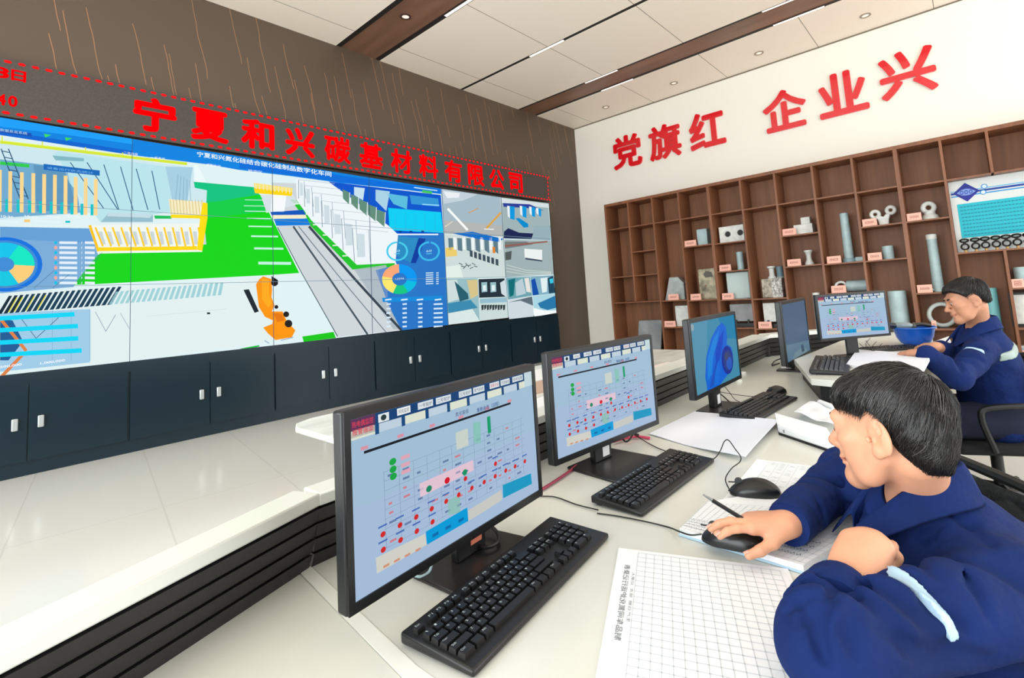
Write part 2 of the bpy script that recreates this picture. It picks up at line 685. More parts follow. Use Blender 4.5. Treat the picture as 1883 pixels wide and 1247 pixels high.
for x, y, s in ((590, 165, '二号库房'), (720, 187, '一号库房'), (985, 222, '成型车间'), (1185, 250, '检测区')):
    p = A((x, y))[0]
    pt.text(s, p, (p[0] + 26, p[1] + 3.6), 5, (245, 252, 255), 5)
# upper left of the workshop view
pt.poly(A((0, 95), (632, 190), (925, 230), (925, 300), (985, 335), (985, 400), (0, 480)), (206, 232, 240), 2)
pt.poly(A((0, 190), (200, 215), (350, 240), (385, 445), (0, 470)), (112, 170, 208), 3)
pt.poly(A((160, 215), (320, 240), (365, 430), (175, 440)), (92, 150, 190), 4)
pt.line(A((0, 108), (300, 143), (632, 182), (893, 212)), 5.2, (214, 232, 50), 6)
pt.line(A((0, 100), (632, 172)), 1.2, (238, 250, 150), 6)
for x, y in ((10, 80), (202, 105), (408, 133), (585, 158)):
    pt.line(A((x, y), (x, y + 26)), 2.2, (224, 230, 60), 6)
for a, b in (((5, 140), (100, 390)), ((40, 140), (135, 380))):
    pt.line(A(a, b), 2.0, (36, 84, 120), 5)
for q in range(8):
    x, y = 8 + q * 12, 150 + q * 30
    pt.line(A((x, y), (x + 38, y + 8)), 1.6, (36, 84, 120), 5)
pt.line(A((0, 208), (140, 222)), 6, (40, 205, 70), 5)
pt.poly(A((250, 170), (275, 152), (790, 225), (830, 440), (480, 490), (330, 300), (290, 200)), (186, 228, 236), 4)
pt.poly(A((250, 172), (400, 185), (400, 200), (265, 195)), (130, 185, 195), 5)
for a, b in (((335, 205), (495, 425)), ((415, 205), (562, 430)), ((495, 215), (567, 430)), ((575, 225), (636, 435)), ((650, 235), (706, 432)), ((725, 245), (762, 430))):
    pt.line(A(a, b), 1.7, (36, 96, 134), 6)
pt.poly(A((790, 225), (920, 228), (895, 385), (832, 440)), (166, 206, 226), 5)
for q in range(5):
    pt.line(A((850 + q * 14, 260 + q * 8), (838 + q * 18, 390)), 1, (128, 172, 196), 6)
pt.poly(A((925, 215), (945, 220), (985, 300), (930, 298)), (236, 250, 252), 5)
pt.poly(A((208, 212), (476, 244), (476, 269), (208, 240)), (14, 104, 190), 6)
pt.text('设备运行状态统计', A((225, 236))[0], A((445, 262))[0], 4.5, (120, 190, 240), 7)
# bar chart
tops = [240, 247, 252, 256, 261, 264, 268, 274, 279, 284]
for q, x in enumerate((0, 50, 105, 160, 212, 263, 314, 362, 410, 458)):
    pt.poly(A((x - 10, tops[q]), (x + 8, tops[q] + 1), (x + 7, 440 + q * 2), (x - 11, 440 + q * 2)), (252, 216, 146), 7)
    pt.poly(A((x - 26, 378 + q * 3), (x - 12, 378 + q * 3), (x - 12, 440 + q * 2), (x - 26, 440 + q * 2)), (0, 196, 204), 6)
pt.line(A((0, 405), (480, 410)), 0.6, (170, 210, 230), 6)
for x, s in ((5, '10:30'), (118, '10:40'), (224, '10:50'), (325, '11:00')):
    pt.text(s, A((x, 468))[0], A((x + 58, 474))[0], 4.6, (236, 248, 252), 7, 0.02)
for x0, x1 in ((0, 90), (160, 290)):
    pt.line(A((x0, 483), (x1, 492)), 2.8, (228, 244, 250), 7)
pt.rect(*A((115, 478))[0], *A((143, 490))[0], (250, 200, 110), 7)
pt.rect(*A((312, 484))[0], *A((335, 494))[0], (0, 196, 204), 7)
pt.poly(A((480, 490), (520, 445), (730, 455), (730, 490)), (150, 190, 205), 5)
pt.poly(A((520, 445), (730, 452), (715, 470), (510, 462)), (196, 220, 228), 6)
# blue lower-left overlay with the pie chart and its legend
pt.poly(A((0, 512), (425, 520), (465, 630), (470, 650), (350, 800), (0, 830)), (122, 172, 216), 3)
pt.poly(A((0, 512), (425, 520), (450, 590), (0, 570)), (100, 160, 214), 4)
cx, cy = A((20, 692))[0]
pt.disc(cx, cy, 70, 50, (0, 112, 224), 5, 40, ri=0.88)
pt.disc(cx, cy, 62, 44, (60, 140, 214), 5, 40)
for a0, a1, c in ((-180, -62, (0, 196, 236)), (-62, 4, (0, 232, 196)), (4, 62, (252, 206, 122)), (62, 180, (0, 200, 226))):
    pt.disc(cx, cy, 56, 40, c, 6, 40, a0, a1, ri=0.33)
for q in range(9):
    y = 588 + q * 24
    pt.line(A((283, y), (368, y + 1)), 4.6, (230, 240, 250), 6)
    pt.line(A((388, y), (392, y + 1)), 4, (200, 220, 240), 6)
    pt.line(A((405, y), (452, y + 1)), 4.6, (230, 240, 250), 6)
    pt.disc(*A((266, y))[0], 3.2, 3.2, ((0, 190, 230), (250, 170, 150))[q % 2], 6, 10)
pt.line(A((160, 808), (260, 720)), 0.8, (70, 110, 150), 6)
pt.line(A((250, 806), (330, 740)), 0.8, (70, 110, 150), 6)
# green floor
pt.poly(A((925, 297), (1212, 323), (1250, 372), (1010, 420), (985, 400), (988, 338), (930, 326)), (0, 196, 128), 3)
pt.poly(A((990, 400)) + [(478, 358), (550, 502)] + A((1299, 742), (460, 786), (350, 790), (478, 640), (965, 632)), (0, 214, 8), 4)
pt.poly(A((990, 395), (1245, 370), (1275, 440), (985, 470)), (0, 206, 70), 5)
for q in range(12):
    pt.poly(A((352 + q * 9, 790 - q * 12), (395 + q * 8, 780 - q * 12), (380 + q * 10, 764 - q * 12)), (30, 190, 60), 5)
for x0, x1, y, w in ((30, 130, 327, 1.2), (25, 140, 360, 1.4), (30, 165, 390, 1.6), (40, 175, 430, 1.8), (50, 180, 475, 2.4), (65, 215, 530, 3), (82, 245, 598, 3.6), (105, 288, 680, 5)):
    pt.line(B((x0, y), (x1, y + 2)), w, (196, 244, 226), 6)
pt.poly(A((735, 458), (815, 460), (820, 474), (740, 474)), (20, 190, 90), 6)
# yellow fences
pt.poly(A((425, 505), (985, 495), (965, 632), (465, 640)), (240, 246, 240), 5)
for q in range(13):
    x = 455 + q * 41
    pt.line(A((x, 515), (x + 36 - q * 1.6, 606)), 3.6, (255, 205, 40), 7)
    pt.poly(A((x + 14, 535), (x + 32, 535), (x + 50 - q, 596), (x + 34 - q, 598)), (202, 214, 216), 6)
pt.line(A((428, 505), (470, 630)), 5, (255, 196, 20), 7)
pt.line(A((465, 620), (940, 614)), 7, (255, 216, 0), 8)
pt.poly(A((968, 395), (990, 400), (990, 470), (965, 628), (940, 622), (955, 470)), (255, 222, 0), 8)
pt.poly(A((805, 380), (975, 395), (975, 455), (815, 455)), (246, 236, 196), 6)
for q in range(11):
    pt.line(A((812 + q * 15, 384), (818 + q * 15, 452)), 1.2, (214, 190, 120), 7)
pt.line(A((815, 462), (990, 466)), 6, (255, 222, 0), 8)
# hatched strip
for q in range(20):
    x = q * 27.5
    yb = 930 - q * 2.3
    pt.poly(A((x - 12, yb), (x + 8, yb - 2), (x + 58, yb - 88), (x + 42, yb - 88)), (10, 58, 84) if q > 2 else (8, 40, 56), 6)
    if q in (1, 2, 4, 6):
        pt.line(A((x + 14, yb - 8), (x + 54, yb - 78)), 2, (226, 220, 60), 7)
for q in range(21):
    x = 545 + q * 26
    yb = 884 - q * 2.2
    pt.poly(A((x - 26, yb), (x - 10, yb - 1), (x + 22 - q, yb - 62), (x + 8 - q, yb - 62)), (158, 208, 216), 6)
# lower left chart
pt.poly(A((0, 925), (430, 905), (430, 1160), (0, 1205)), (160, 204, 232), 4)
pt.poly(A((0, 950), (60, 960), (110, 1060), (40, 1150), (0, 1150)), (30, 92, 150), 5)
pt.line(A((0, 950), (125, 1105), (0, 1235)), 6, (224, 130, 70), 6)
for x1, y in ((356, 930), (372, 986), (374, 1045), (390, 1103)):
    pt.line(A((-300, y + 37), (x1, y)), 8.2, (0, 214, 246), 7)
pt.line(A((100, 950), (172, 1045), (280, 945)), 1.2, (50, 96, 130), 6)
pt.line(A((455, 918), (505, 1012), (552, 932)), 1, (120, 140, 160), 5)
pt.line(A((575, 925), (618, 1000)), 1, (150, 170, 185), 5)
for x in (250, 340, 430):
    pt.line(A((x, 910), (x, 1150)), 0.8, (130, 170, 205), 5)
pt.text('1,000,000', A((192, 1172))[0], A((310, 1156))[0], 5, (246, 250, 255), 8, 0.02)
pt.text('500,000', A((0, 1190))[0], A((103, 1176))[0], 5, (246, 250, 255), 8, 0.02)
pt.rect(*A((988, 921))[0], *A((1003, 930))[0], (20, 40, 50), 6)
pt.line(A((700, 940), (1080, 905)), 0.8, (206, 220, 224), 5)
# track, carrier and far fence
pt.poly(B((180, 230), (470, 240), (870, 690), (820, 720), (905, 1055), (545, 1092), (215, 480)), (206, 214, 218), 4)
pt.poly(B((640, 715), (820, 690), (830, 900), (900, 1050), (860, 1050)), (176, 188, 196), 5)
pt.line(B((212, 480), (350, 740), (548, 1090)), 1.6, (70, 92, 100), 6)
pt.line(B((300, 475), (505, 770), (715, 1078)), 3.4, (64, 80, 90), 6)
pt.line(B((330, 475), (560, 760), (818, 1066)), 1.6, (100, 120, 130), 6)
pt.line(B((388, 475), (640, 765), (905, 1056)), 4.6, (52, 66, 78), 6)
pt.poly(B((120, 300), (300, 300), (330, 350), (150, 400)), (214, 226, 232), 5)
pt.poly(B((182, 285), (262, 300), (250, 395), (176, 392)), (246, 250, 252), 7)
pt.poly(B((172, 395), (355, 383), (372, 412), (180, 414)), (0, 84, 190), 7)
pt.poly(B((186, 412), (368, 410), (376, 430), (192, 432)), (246, 236, 200), 7)
pt.poly(B((192, 434), (378, 432), (396, 468), (205, 472)), (0, 122, 220), 7)
pt.poly(B((80, 232), (297, 262), (292, 306), (88, 290)), (250, 228, 120), 7)
pt.poly(B((80, 262), (295, 284), (290, 306), (86, 290)), (255, 214, 0), 8)
for q in range(10):
    pt.line(B((90 + q * 21, 236 + q * 3), (92 + q * 21, 266 + q * 3)), 1.0, (240, 240, 230), 9)
# green lanes by the racks
pt.poly(B((280, 320), (330, 330), (640, 640), (870, 670), (865, 700), (630, 716), (395, 470)), (30, 196, 40), 5)
for q in range(6):
    pt.line(B((300 + q * 55, 350 + q * 58), (395 + q * 55, 345 + q * 58)), 2.4, (214, 240, 220), 6)
# dark blue hall behind the racks
pt.poly(B((500, 225), (1125, 300), (1140, 520), (830, 520), (600, 330)), (0, 86, 206), 4)
pt.poly(B((640, 255), (700, 262), (690, 330), (640, 300)), (200, 226, 240), 5)
pt.poly(B((760, 270), (840, 280), (820, 390), (760, 330)), (170, 210, 230), 5)
pt.poly(B((820, 290), (940, 308), (935, 380), (860, 350)), (90, 190, 222), 5)
pt.poly(B((950, 300), (1110, 320), (1115, 365), (960, 350)), (50, 150, 215), 5)
pt.poly(B((830, 372), (1125, 396), (1138, 512), (838, 496)), (0, 206, 244), 6)
pt.poly(B((1020, 272), (1076, 280), (1074, 294), (1020, 286)), (60, 200, 90), 6)
pt.line(B((975, 258), (1105, 276)), 2, (190, 230, 250), 6)
pt.line(B((1020, 352), (1115, 358)), 2, (150, 220, 250), 7)
for q in range(5):
    pt.line(B((870 + q * 55, 400), (872 + q * 55, 500)), 0.8, (40, 180, 226), 7)
# white racks marching into the distance
pt.poly(B((315, 208), (505, 232), (600, 300), (830, 470), (885, 520), (870, 680), (655, 690), (400, 440), (320, 330)), (238, 246, 250), 7)
for q in range(7):
    t = q / 6
    x0, y0 = 330 + 300 * t ** 1.25, 215 + 270 * t ** 1.2
    h = 105 + 85 * t
    w = 30 + 60 * t
    pt.line(B((x0, y0), (x0 + 12 * t, y0 + h)), 1.2, (132, 152, 166), 8)
    pt.line(B((x0 + w, y0 + 8), (x0 + w + 10, y0 + h)), 1.0, (150, 170, 184), 8)
    pt.poly(B((x0 + w * 0.25, y0 + h * 0.15), (x0 + w * 0.75, y0 + h * 0.18), (x0 + w * 0.8, y0 + h * 0.85), (x0 + w * 0.3, y0 + h * 0.85)), (206, 220, 228), 8)
    pt.line(B((x0, y0), (x0 + 200, y0 + 22)), 0.8, (176, 190, 200), 8)
for q in range(5):
    t = q / 4
    x, y = 575 + 185 * t, 268 + 110 * t
    pt.poly(B((x, y), (x + 38 + 14 * t, y + 18), (x + 36 + 12 * t, y + 84 + 16 * t), (x + 3, y + 52 + 10 * t)), (96, 142, 122), 8)
    pt.line(B((x + 40 + 14 * t, y + 18), (x + 38 + 12 * t, y + 90 + 16 * t)), 1.4, (226, 236, 240), 9)
# right-hand dashboard
pt.poly(B((800, 515), (1142, 515), (1166, 1026), (905, 1056), (838, 930), (760, 720), (880, 690)), (40, 118, 200), 5)
pt.poly(B((880, 530), (1000, 540), (960, 680), (880, 640)), (40, 140, 196), 6)
pt.poly(B((1000, 540), (1040, 545), (985, 680), (955, 680)), (10, 60, 160), 6)
pt.line(B((865, 520), (1110, 520)), 2.6, (226, 240, 250), 7)
for x in (905, 965, 1030):
    pt.rect(*B((x - 15, 500))[0], *B((x, 508))[0], (0, 50, 120), 7)
for x, c in ((880, (70, 206, 236)), (1058, (60, 190, 236))):
    g = B((x, 614))[0]
    pt.disc(*g, 20, 18, c, 8, 32, -80, 270, ri=0.82)
    pt.text('60', (g[0] - 5, g[1] + 2), (g[0] + 5, g[1] + 1), 4, (190, 236, 250), 8)
    pt.line([(g[0] - 5, g[1] + 5), (g[0] + 5, g[1] + 4)], 1.2, (90, 210, 240), 8)
g = B((893, 770))[0]
for a0, a1, c in ((-92, 10, (0, 152, 244)), (10, 60, (0, 190, 226)), (60, 112, (20, 200, 130)), (112, 190, (252, 232, 110)), (190, 268, (250, 168, 120))):
    pt.disc(*g, 32, 27.5, c, 8, 40, a0, a1, ri=0.42)
pt.text('1,0394', (g[0] - 8, g[1] + 2), (g[0] + 8, g[1] + 1), 4, (230, 240, 250), 9)
for q in range(6):
    for x, w in ((1040, 42), (1098, 14)):
        pt.line(B((x, 736 + q * 12), (x + w, 734 + q * 12)), 1.8, (206, 230, 248), 7)
pt.poly(B((796, 874), (1132, 862), (1134, 886), (800, 898)), (20, 140, 220), 7)
for x in (828, 918, 1005, 1106):
    pt.line(B((x - 16, 886), (x + 20, 882)), 2.6, (226, 240, 250), 8)
    for q in range(6):
        y = 910 + q * 25
        pt.line(B((x - (8 if x < 1100 else 22), y), (x + (16 if x < 1100 else 28), y - 2)), 3, (214, 234, 250), 8)
# robot arm
pt.poly(B((22, 830), (52, 826), (108, 950), (84, 958)), (22, 34, 44), 8)
pt.poly(B((92, 800), (108, 772), (132, 754), (178, 770), (182, 830), (178, 870), (196, 915), (180, 950), (240, 950), (262, 1000), (312, 1056), (292, 1094), (200, 1110), (158, 1072), (132, 1040), (182, 1020), (186, 1000), (142, 980), (108, 925)), (255, 150, 0), 8)
pt.poly(B((125, 765), (165, 775), (165, 850), (180, 905), (160, 930), (125, 880)), (255, 170, 20), 9)
pt.poly(B((188, 960), (235, 960), (250, 1000), (210, 1010)), (230, 120, 0), 9)
for x, y, r in ((195, 790, 6.4), (205, 925, 3.6), (260, 966, 5.4), (273, 1018, 7)):
    pt.disc(*B((x, y))[0], r, r, (28, 26, 24), 10, 14)
pt.poly(B((178, 752), (214, 775), (214, 800), (180, 800)), (28, 26, 24), 10)
pt.line(B((140, 1112), (165, 1128)), 1.6, (140, 170, 200), 8)
pt.line(B((230, 1112), (300, 1094)), 1.6, (140, 170, 200), 8)
pt.poly(B((350, 1090), (525, 1064), (538, 1098), (358, 1120)), (20, 200, 20), 8)
pt.poly(B((0, 1158), (108, 1138), (112, 1146), (40, 1160)), (20, 190, 60), 8)
# six camera pictures on the right
rf = random.Random(5)


def feed(c, base, L=5):
    pt.poly(B(*c), base, L)


feed([(1126, 265), (1455, 312), (1472, 532), (1143, 515)], (164, 186, 198), 6)
pt.poly(B((1130, 270), (1330, 297), (1250, 330), (1140, 350)), (196, 210, 220), 7)
pt.poly(B((1138, 280), (1230, 290), (1225, 315), (1160, 318)), (236, 240, 244), 8)
pt.poly(B((1145, 440), (1470, 470), (1472, 532), (1143, 515)), (178, 182, 180), 7)
pt.line(B((1162, 376), (1274, 496)), 4.2, (250, 252, 250), 8)
pt.line(B((1378, 486), (1460, 398)), 3.6, (222, 164, 70), 8)
pt.line(B((1280, 400), (1332, 374)), 2, (206, 160, 110), 8)
pt.line(B((1146, 478), (1190, 448)), 1.6, (230, 220, 200), 8)
pt.line(B((1366, 490), (1420, 492)), 1.8, (240, 244, 246), 8)
feed([(1460, 313), (1725, 348), (1738, 555), (1475, 542)], (160, 180, 182), 6)
pt.poly(B((1462, 316), (1724, 350), (1726, 372), (1465, 345)), (214, 224, 226), 7)
pt.poly(B((1470, 345), (1620, 352), (1700, 388), (1600, 372), (1475, 366)), (40, 60, 150), 8)
for x, y, w, h in ((1508, 362, 28, 78), (1578, 362, 24, 66), (1630, 366, 20, 58), (1668, 374, 16, 48)):
    pt.poly(B((x, y), (x + w, y + 4), (x + w, y + h), (x + 2, y + h - 8)), (0, 150, 220), 9)
    pt.poly(B((x - 14, y - 2), (x, y), (x + 2, y + h - 10), (x - 10, y + h - 20)), (236, 242, 244), 9)
pt.poly(B((1540, 430), (1560, 428), (1612, 462), (1612, 480), (1586, 482)), (0, 140, 206), 9)
pt.poly(B((1476, 505), (1500, 485), (1560, 510), (1640, 515), (1630, 545), (1476, 542)), (30, 40, 84), 8)
pt.poly(B((1640, 470), (1735, 470), (1738, 555), (1640, 550)), (150, 176, 186), 7)
feed([(1143, 517), (1474, 534), (1486, 760), (1152, 765)], (206, 220, 218), 6)
pt.poly(B((1190, 515), (1300, 505), (1474, 545), (1450, 562), (1330, 545)), (20, 110, 200), 8)
for q in range(6):
    x = 1165 + q * 50
    pt.poly(B((x, 540), (x + 26, 542), (x + 30, 610 + q * 4), (x + 4, 608)), (96, 126, 140), 7)
    pt.poly(B((x + 30, 535), (x + 44, 538), (x + 46, 606), (x + 32, 604)), (240, 246, 246), 8)
pt.poly(B((1150, 595), (1210, 590), (1215, 640), (1152, 645)), (236, 206, 110), 7)
pt.poly(B((1412, 590), (1426, 590), (1428, 625), (1414, 625)), (230, 130, 40), 8)
for q in range(7):
    x, y = 1285 + q * 24, 608 + q * 8
    pt.poly(B((x, y), (x + 16, y + 4), (x + 17, y + 40), (x + 1, y + 34)), (62, 80, 92), 8)
for q in range(8):
    pt.line(B((1225 + q * 12, 680 + (q % 3) * 16), (1245 + q * 12, 690 + (q % 2) * 12)), 1.4, (70, 90, 90), 8)
pt.poly(B((1152, 700), (1230, 690), (1250, 765), (1152, 765)), (226, 238, 232), 7)
feed([(1478, 548), (1740, 556), (1754, 744), (1488, 757)], (160, 178, 180), 6)
pt.poly(B((1480, 560), (1600, 560), (1640, 575), (1482, 600)), (116, 124, 124), 7)
pt.line(B((1480, 585), (1720, 560)), 2.6, (150, 92, 80), 8)
pt.poly(B((1590, 600), (1690, 606), (1690, 664), (1592, 650)), (236, 242, 240), 8)
pt.poly(B((1596, 650), (1690, 664), (1690, 672), (1596, 660)), (60, 76, 96), 9)
pt.poly(B((1482, 620), (1520, 612), (1516, 660), (1484, 665)), (84, 92, 90), 8)
for q in range(3):
    pt.line(B((1490, 690 + q * 18), (1600, 720 + q * 12), (1740, 730 + q * 5)), 1.4, (198, 212, 206), 7)
feed([(1155, 768), (1330, 765), (1342, 1005), (1166, 1024)], (150, 190, 196), 6)
pt.poly(B((1158, 775), (1215, 772), (1235, 880), (1165, 900)), (206, 222, 220), 7)
pt.poly(B((1200, 780), (1275, 850), (1280, 880), (1230, 895)), (40, 96, 110), 7)
pt.poly(B((1270, 775), (1328, 772), (1332, 860), (1290, 880)), (214, 196, 140), 7)
pt.poly(B((1162, 905), (1290, 885), (1330, 930), (1250, 945), (1166, 960)), (60, 140, 176), 8)
pt.poly(B((1164, 960), (1300, 935), (1342, 1005), (1166, 1024)), (216, 232, 230), 7)
feed([(1334, 770), (1480, 765), (1487, 868), (1338, 874)], (40, 52, 62), 6)
for x in (1350, 1400):
    pt.poly(B((x, 788), (x + 32, 786), (x + 34, 840), (x + 2, 844)), (150, 190, 196), 7)
    pt.poly(B((x + 8, 804), (x + 26, 803), (x + 27, 834), (x + 9, 836)), (226, 240, 244), 8)
pt.poly(B((1455, 790), (1484, 772), (1490, 870), (1462, 850)), (206, 222, 226), 7)
feed([(1338, 876), (1492, 870), (1500, 985), (1344, 1003)], (204, 220, 216), 6)
for q in range(9):
    pt.poly(B((1350 + q * 15, 915), (1364 + q * 15, 912), (1362 + q * 15, 940 - (q % 2) * 8), (1352 + q * 15, 944)), (50, 62, 66), 7)
pt.poly(B((1342, 880), (1490, 872), (1492, 898), (1342, 905)), (150, 190, 206), 7)
feed([(1490, 762), (1622, 758), (1634, 862), (1500, 884)], (110, 164, 176), 6)
pt.poly(B((1500, 775), (1540, 765), (1530, 860), (1508, 870)), (20, 110, 120), 7)
pt.poly(B((1540, 790), (1580, 765), (1600, 850), (1545, 865)), (186, 206, 214), 7)
pt.poly(B((1590, 765), (1615, 762), (1628, 845), (1602, 840)), (232, 226, 220), 8)
feed([(1624, 758), (1752, 748), (1762, 850), (1636, 862)], (130, 176, 196), 6)
pt.poly(B((1628, 775), (1650, 765), (1672, 855), (1638, 860)), (20, 80, 170), 7)
pt.poly(B((1680, 765), (1720, 760), (1716, 840), (1690, 846)), (226, 240, 240), 7)
pt.poly(B((1720, 765), (1752, 750), (1762, 845), (1728, 850)), (30, 70, 90), 7)
pt.poly(B((1730, 770), (1750, 765), (1752, 790), (1735, 795)), (60, 200, 230), 8)
feed([(1500, 886), (1634, 864), (1644, 984), (1506, 1000)], (206, 218, 224), 6)
pt.poly(B((1500, 900), (1634, 866), (1640, 918), (1570, 890)), (96, 112, 122), 7)
feed([(1638, 864), (1762, 852), (1770, 958), (1646, 980)], (170, 214, 226), 6)
pt.poly(B((1665, 905), (1762, 862), (1768, 930), (1720, 942), (1680, 930)), (40, 120, 170), 7)
pt.poly(B((1640, 930), (1700, 945), (1768, 945), (1770, 958), (1646, 980)), (246, 250, 250), 7)
# dark joints between the panels
for u0, u1 in ((243, 237.9), (502, 502.6), (677.3, 684.3)):
    t0, b0 = edge_top(u0), edge_bot(u1)
    if u0 == 502:
        t0 = (500, edge_top(500)[1])
    pt.line([t0, b0], 1.1, (60, 84, 108), 12)
for u0, u1 in ((811.4, 823.6), (920, 933.9)):
    pt.line([edge_top(u0), edge_bot(u1)], 0.9, (70, 92, 112), 12)
for z in (1.743, 2.546):
    q = []
    for x in np.linspace(-0.28, 8.34, 12):
        p = Vector((x, YS, z)) - EYE
        w = p.dot(F)
        q.append((CX + FL * p.dot(R) / w, CY - FL * p.dot(U) / w))
    pt.line(q, 0.8, (110, 140, 156), 12)
pt.build('picture', vw)

# ================================================================== RED SCROLLING LED SIGN ABOVE IT
sg = thing('led_sign', 'long black LED sign with glowing red characters above the video wall', 'sign', (3.8, YS, 3.38))
SX0, SX1, SZ0, SZ1 = -0.74, 8.345, 3.372, 3.945
obj('housing', MB().between((SX0, YS - 0.02, SZ0), (SX1, YS + 0.03, SZ1)), mat('led_panel_black', (66, 60, 56), 0.5, noise=(60, 0.1)), sg)


def led_text(ch, p0, p1, h, bold):
    led = Paint(lambda x, z: Vector((x, YS - 0.02, z)), (0, -1, 0), step=0.001, lit=1.25)
    led.text(ch, p0, p1, h, (255, 0, 6), 2, bold, up=(0, 1))
    led.build('character', sg)


for n_, ch in enumerate('宁夏和兴碳基材料有限公司'):
    x = 1.405 + 0.5352 * n_
    led_text(ch, (x - 0.2, 3.455), (x + 0.2, 3.455), 0.40, 0.042 if ch in '宁夏和兴公' else 0.034)
for n_, ch in enumerate('25年11月23日'):
    led_text(ch, (-0.62 + 0.113 * n_ + (0.03 if ch == '1' else 0), 3.74), (-0.62 + 0.113 * n_ + (0.07 if ch == '1' else 0.1), 3.74), 0.11, 0.03)
for n_, ch in enumerate('10:40'):
    led_text(ch, (-0.03 + 0.075 * n_ + (0.02 if ch in '1:' else 0), 3.475), (-0.03 + 0.075 * n_ + (0.045 if ch in '1:' else 0.062), 3.475), 0.11 if ch != ':' else 0.07, 0.03)
bl = Paint(lambda x, z: Vector((x, YS - 0.02, z)), (0, -1, 0), step=0.001, lit=1.25)
x = SX0 + 0.03
while x < SX1 - 0.03:
    for z in (SZ0 + 0.035, SZ1 - 0.03):
        bl.poly([(x, z), (x + 0.012, z + 0.014), (x + 0.045, z + 0.014), (x + 0.057, z), (x + 0.045, z - 0.014), (x + 0.012, z - 0.014)], (255, 8, 14), 2)
    x += 0.094
z = SZ0 + 0.06
while z < SZ1 - 0.06:
    bl.rect(SX1 - 0.05, z, SX1 - 0.022, z + 0.045, (255, 8, 14), 2)
    z += 0.085
bl.build('border_dots', sg)['kind'] = 'stuff'

# ================================================================== RED LETTERS ON THE CREAM WALL
red_m = mat('red_acrylic', (226, 6, 26), 0.12, 0, 0.6, coat=0.6)
for ch, yc, zc, cat_ in (('党', 5.53, 4.41, 'first'), ('旗', 4.61, 4.40, 'second'), ('红', 3.69, 4.41, 'third'), ('企', 2.24, 4.38, 'fourth'), ('业', 1.32, 4.39, 'fifth'), ('兴', 0.42, 4.43, 'sixth and last')):
    vs, fs, (x0, x1, y0, y1) = glyphs(ch, 0.03)
    mb = MB()
    hw, hh = 0.74, 0.74
    k = 0.74 / max(x1 - x0, y1 - y0)
    nc = len(vs) // 8
    P = [Vector((XW - 0.03 - 0.0005 * (q // nc), yc - (x - (x0 + x1) / 2) / (x1 - x0) * 0.73, zc + (y - (y0 + y1) / 2) / (y1 - y0) * 0.74)) for q, (x, y) in enumerate(vs)]
    mb.add(P, fs)
    me = mb.mesh('wall_character')
    bm = bmesh.new()
    bm.from_mesh(me)
    bmesh.ops.remove_doubles(bm, verts=bm.verts, dist=1e-5)
    bmesh.ops.recalc_face_normals(bm, faces=bm.faces)
    if bm.faces and sum(f.normal.x * f.calc_area() for f in bm.faces) > 0:
        bmesh.ops.reverse_faces(bm, faces=bm.faces)
    r_ = bmesh.ops.extrude_face_region(bm, geom=bm.faces[:])
    bmesh.ops.translate(bm, vec=(0.03, 0, 0), verts=[g for g in r_['geom'] if isinstance(g, bmesh.types.BMVert)])
    bmesh.ops.recalc_face_normals(bm, faces=bm.faces)
    bm.to_mesh(me)
    bm.free()
    o = obj('wall_character', me, red_m)
    tag(o, 'red raised character %s on the cream wall, %s of six' % (ch, cat_), 'letter', 'red wall lettering')

# ================================================================== BOOKCASE ALONG THE CREAM WALL
BX, BD = 9.075, 0.50                       # front plane and depth
wood = mat('walnut_laminate', (132, 84, 56), 0.42, 0, 0.45, noise=(1.2, 0.10, (1, 9, 0.7)))
woodb = mat('walnut_back', (138, 93, 64), 0.5, 0, 0.4, noise=(1.2, 0.10, (1, 9, 0.7)))
PY = [5.90, 5.335, 4.77, 4.196, 3.595, 2.992, 2.407, 1.816, 1.243, 0.676, 0.136, -0.37, -0.90, -1.45]
ZT, ZR, ZP = 3.215, 2.60, 0.07              # top, first row, plinth
bc = thing('display_bookcase', 'tall brown grid bookcase of product samples along the cream wall', 'bookcase', (BX, 2.2, 0))
obj('back_board', MB().between((BX + BD - 0.02, PY[-1], 0), (BX + BD, PY[0] + 0.02, ZT)), woodb, bc)
obj('top_board', MB().between((BX, PY[-1], ZT - 0.055), (BX + BD, PY[0] + 0.02, ZT)), wood, bc)
obj('plinth', MB().between((BX + 0.01, PY[-1], 0), (BX + BD, PY[0] + 0.02, ZP)), wood, bc)
# upright: (index, bottom)
for k in range(len(PY)):
    w = 0.052 if k in (4, 9) else 0.032
    z0, z1 = ZP, ZT - 0.055
    if k == 0:
        w = 0.045
    if k == 1:
        z0 = 1.10
    segs = [(z0, z1)]
    if k in (11, 12):
        segs = [(z0, 1.535), (2.585, z1)]
    for a, b in segs:
        obj('upright', MB().between((BX, PY[k] - w / 2, a), (BX + BD - 0.02, PY[k] + w / 2, b)), wood, bc)
SH = [(0, 2, 1.09), (0, 1, 1.63), (1, 2, 1.63), (1, 2, 2.12), (2, 3, 1.08), (2, 3, 0.56), (3, 4, 2.09), (3, 4, 1.06), (3, 4, 0.53), (4, 5, 2.08), (4, 5, 1.56), (4, 5, 1.04), (4, 5, 0.53),
      (5, 6, 1.03), (5, 6, 0.51), (6, 7, 2.07), (6, 7, 1.545), (7, 8, 1.535), (7, 8, 1.06), (8, 9, 2.06), (8, 9, 1.53), (9, 10, 2.06), (9, 10, 1.00), (9, 10, 0.48),
      (10, 13, 1.535), (11, 12, 1.01), (11, 12, 0.48), (12, 13, 1.01), (12, 13, 0.48)]
for k in range(13):
    SH.append((k, k + 1, 2.66 - 0.006 * k if k < 9 else 2.585))
for a, b, z in SH:
    obj('shelf', MB().between((BX + 0.004, PY[b] + 0.014, z - 0.022), (BX + BD - 0.02, PY[a] - 0.014, z)), wood, bc)


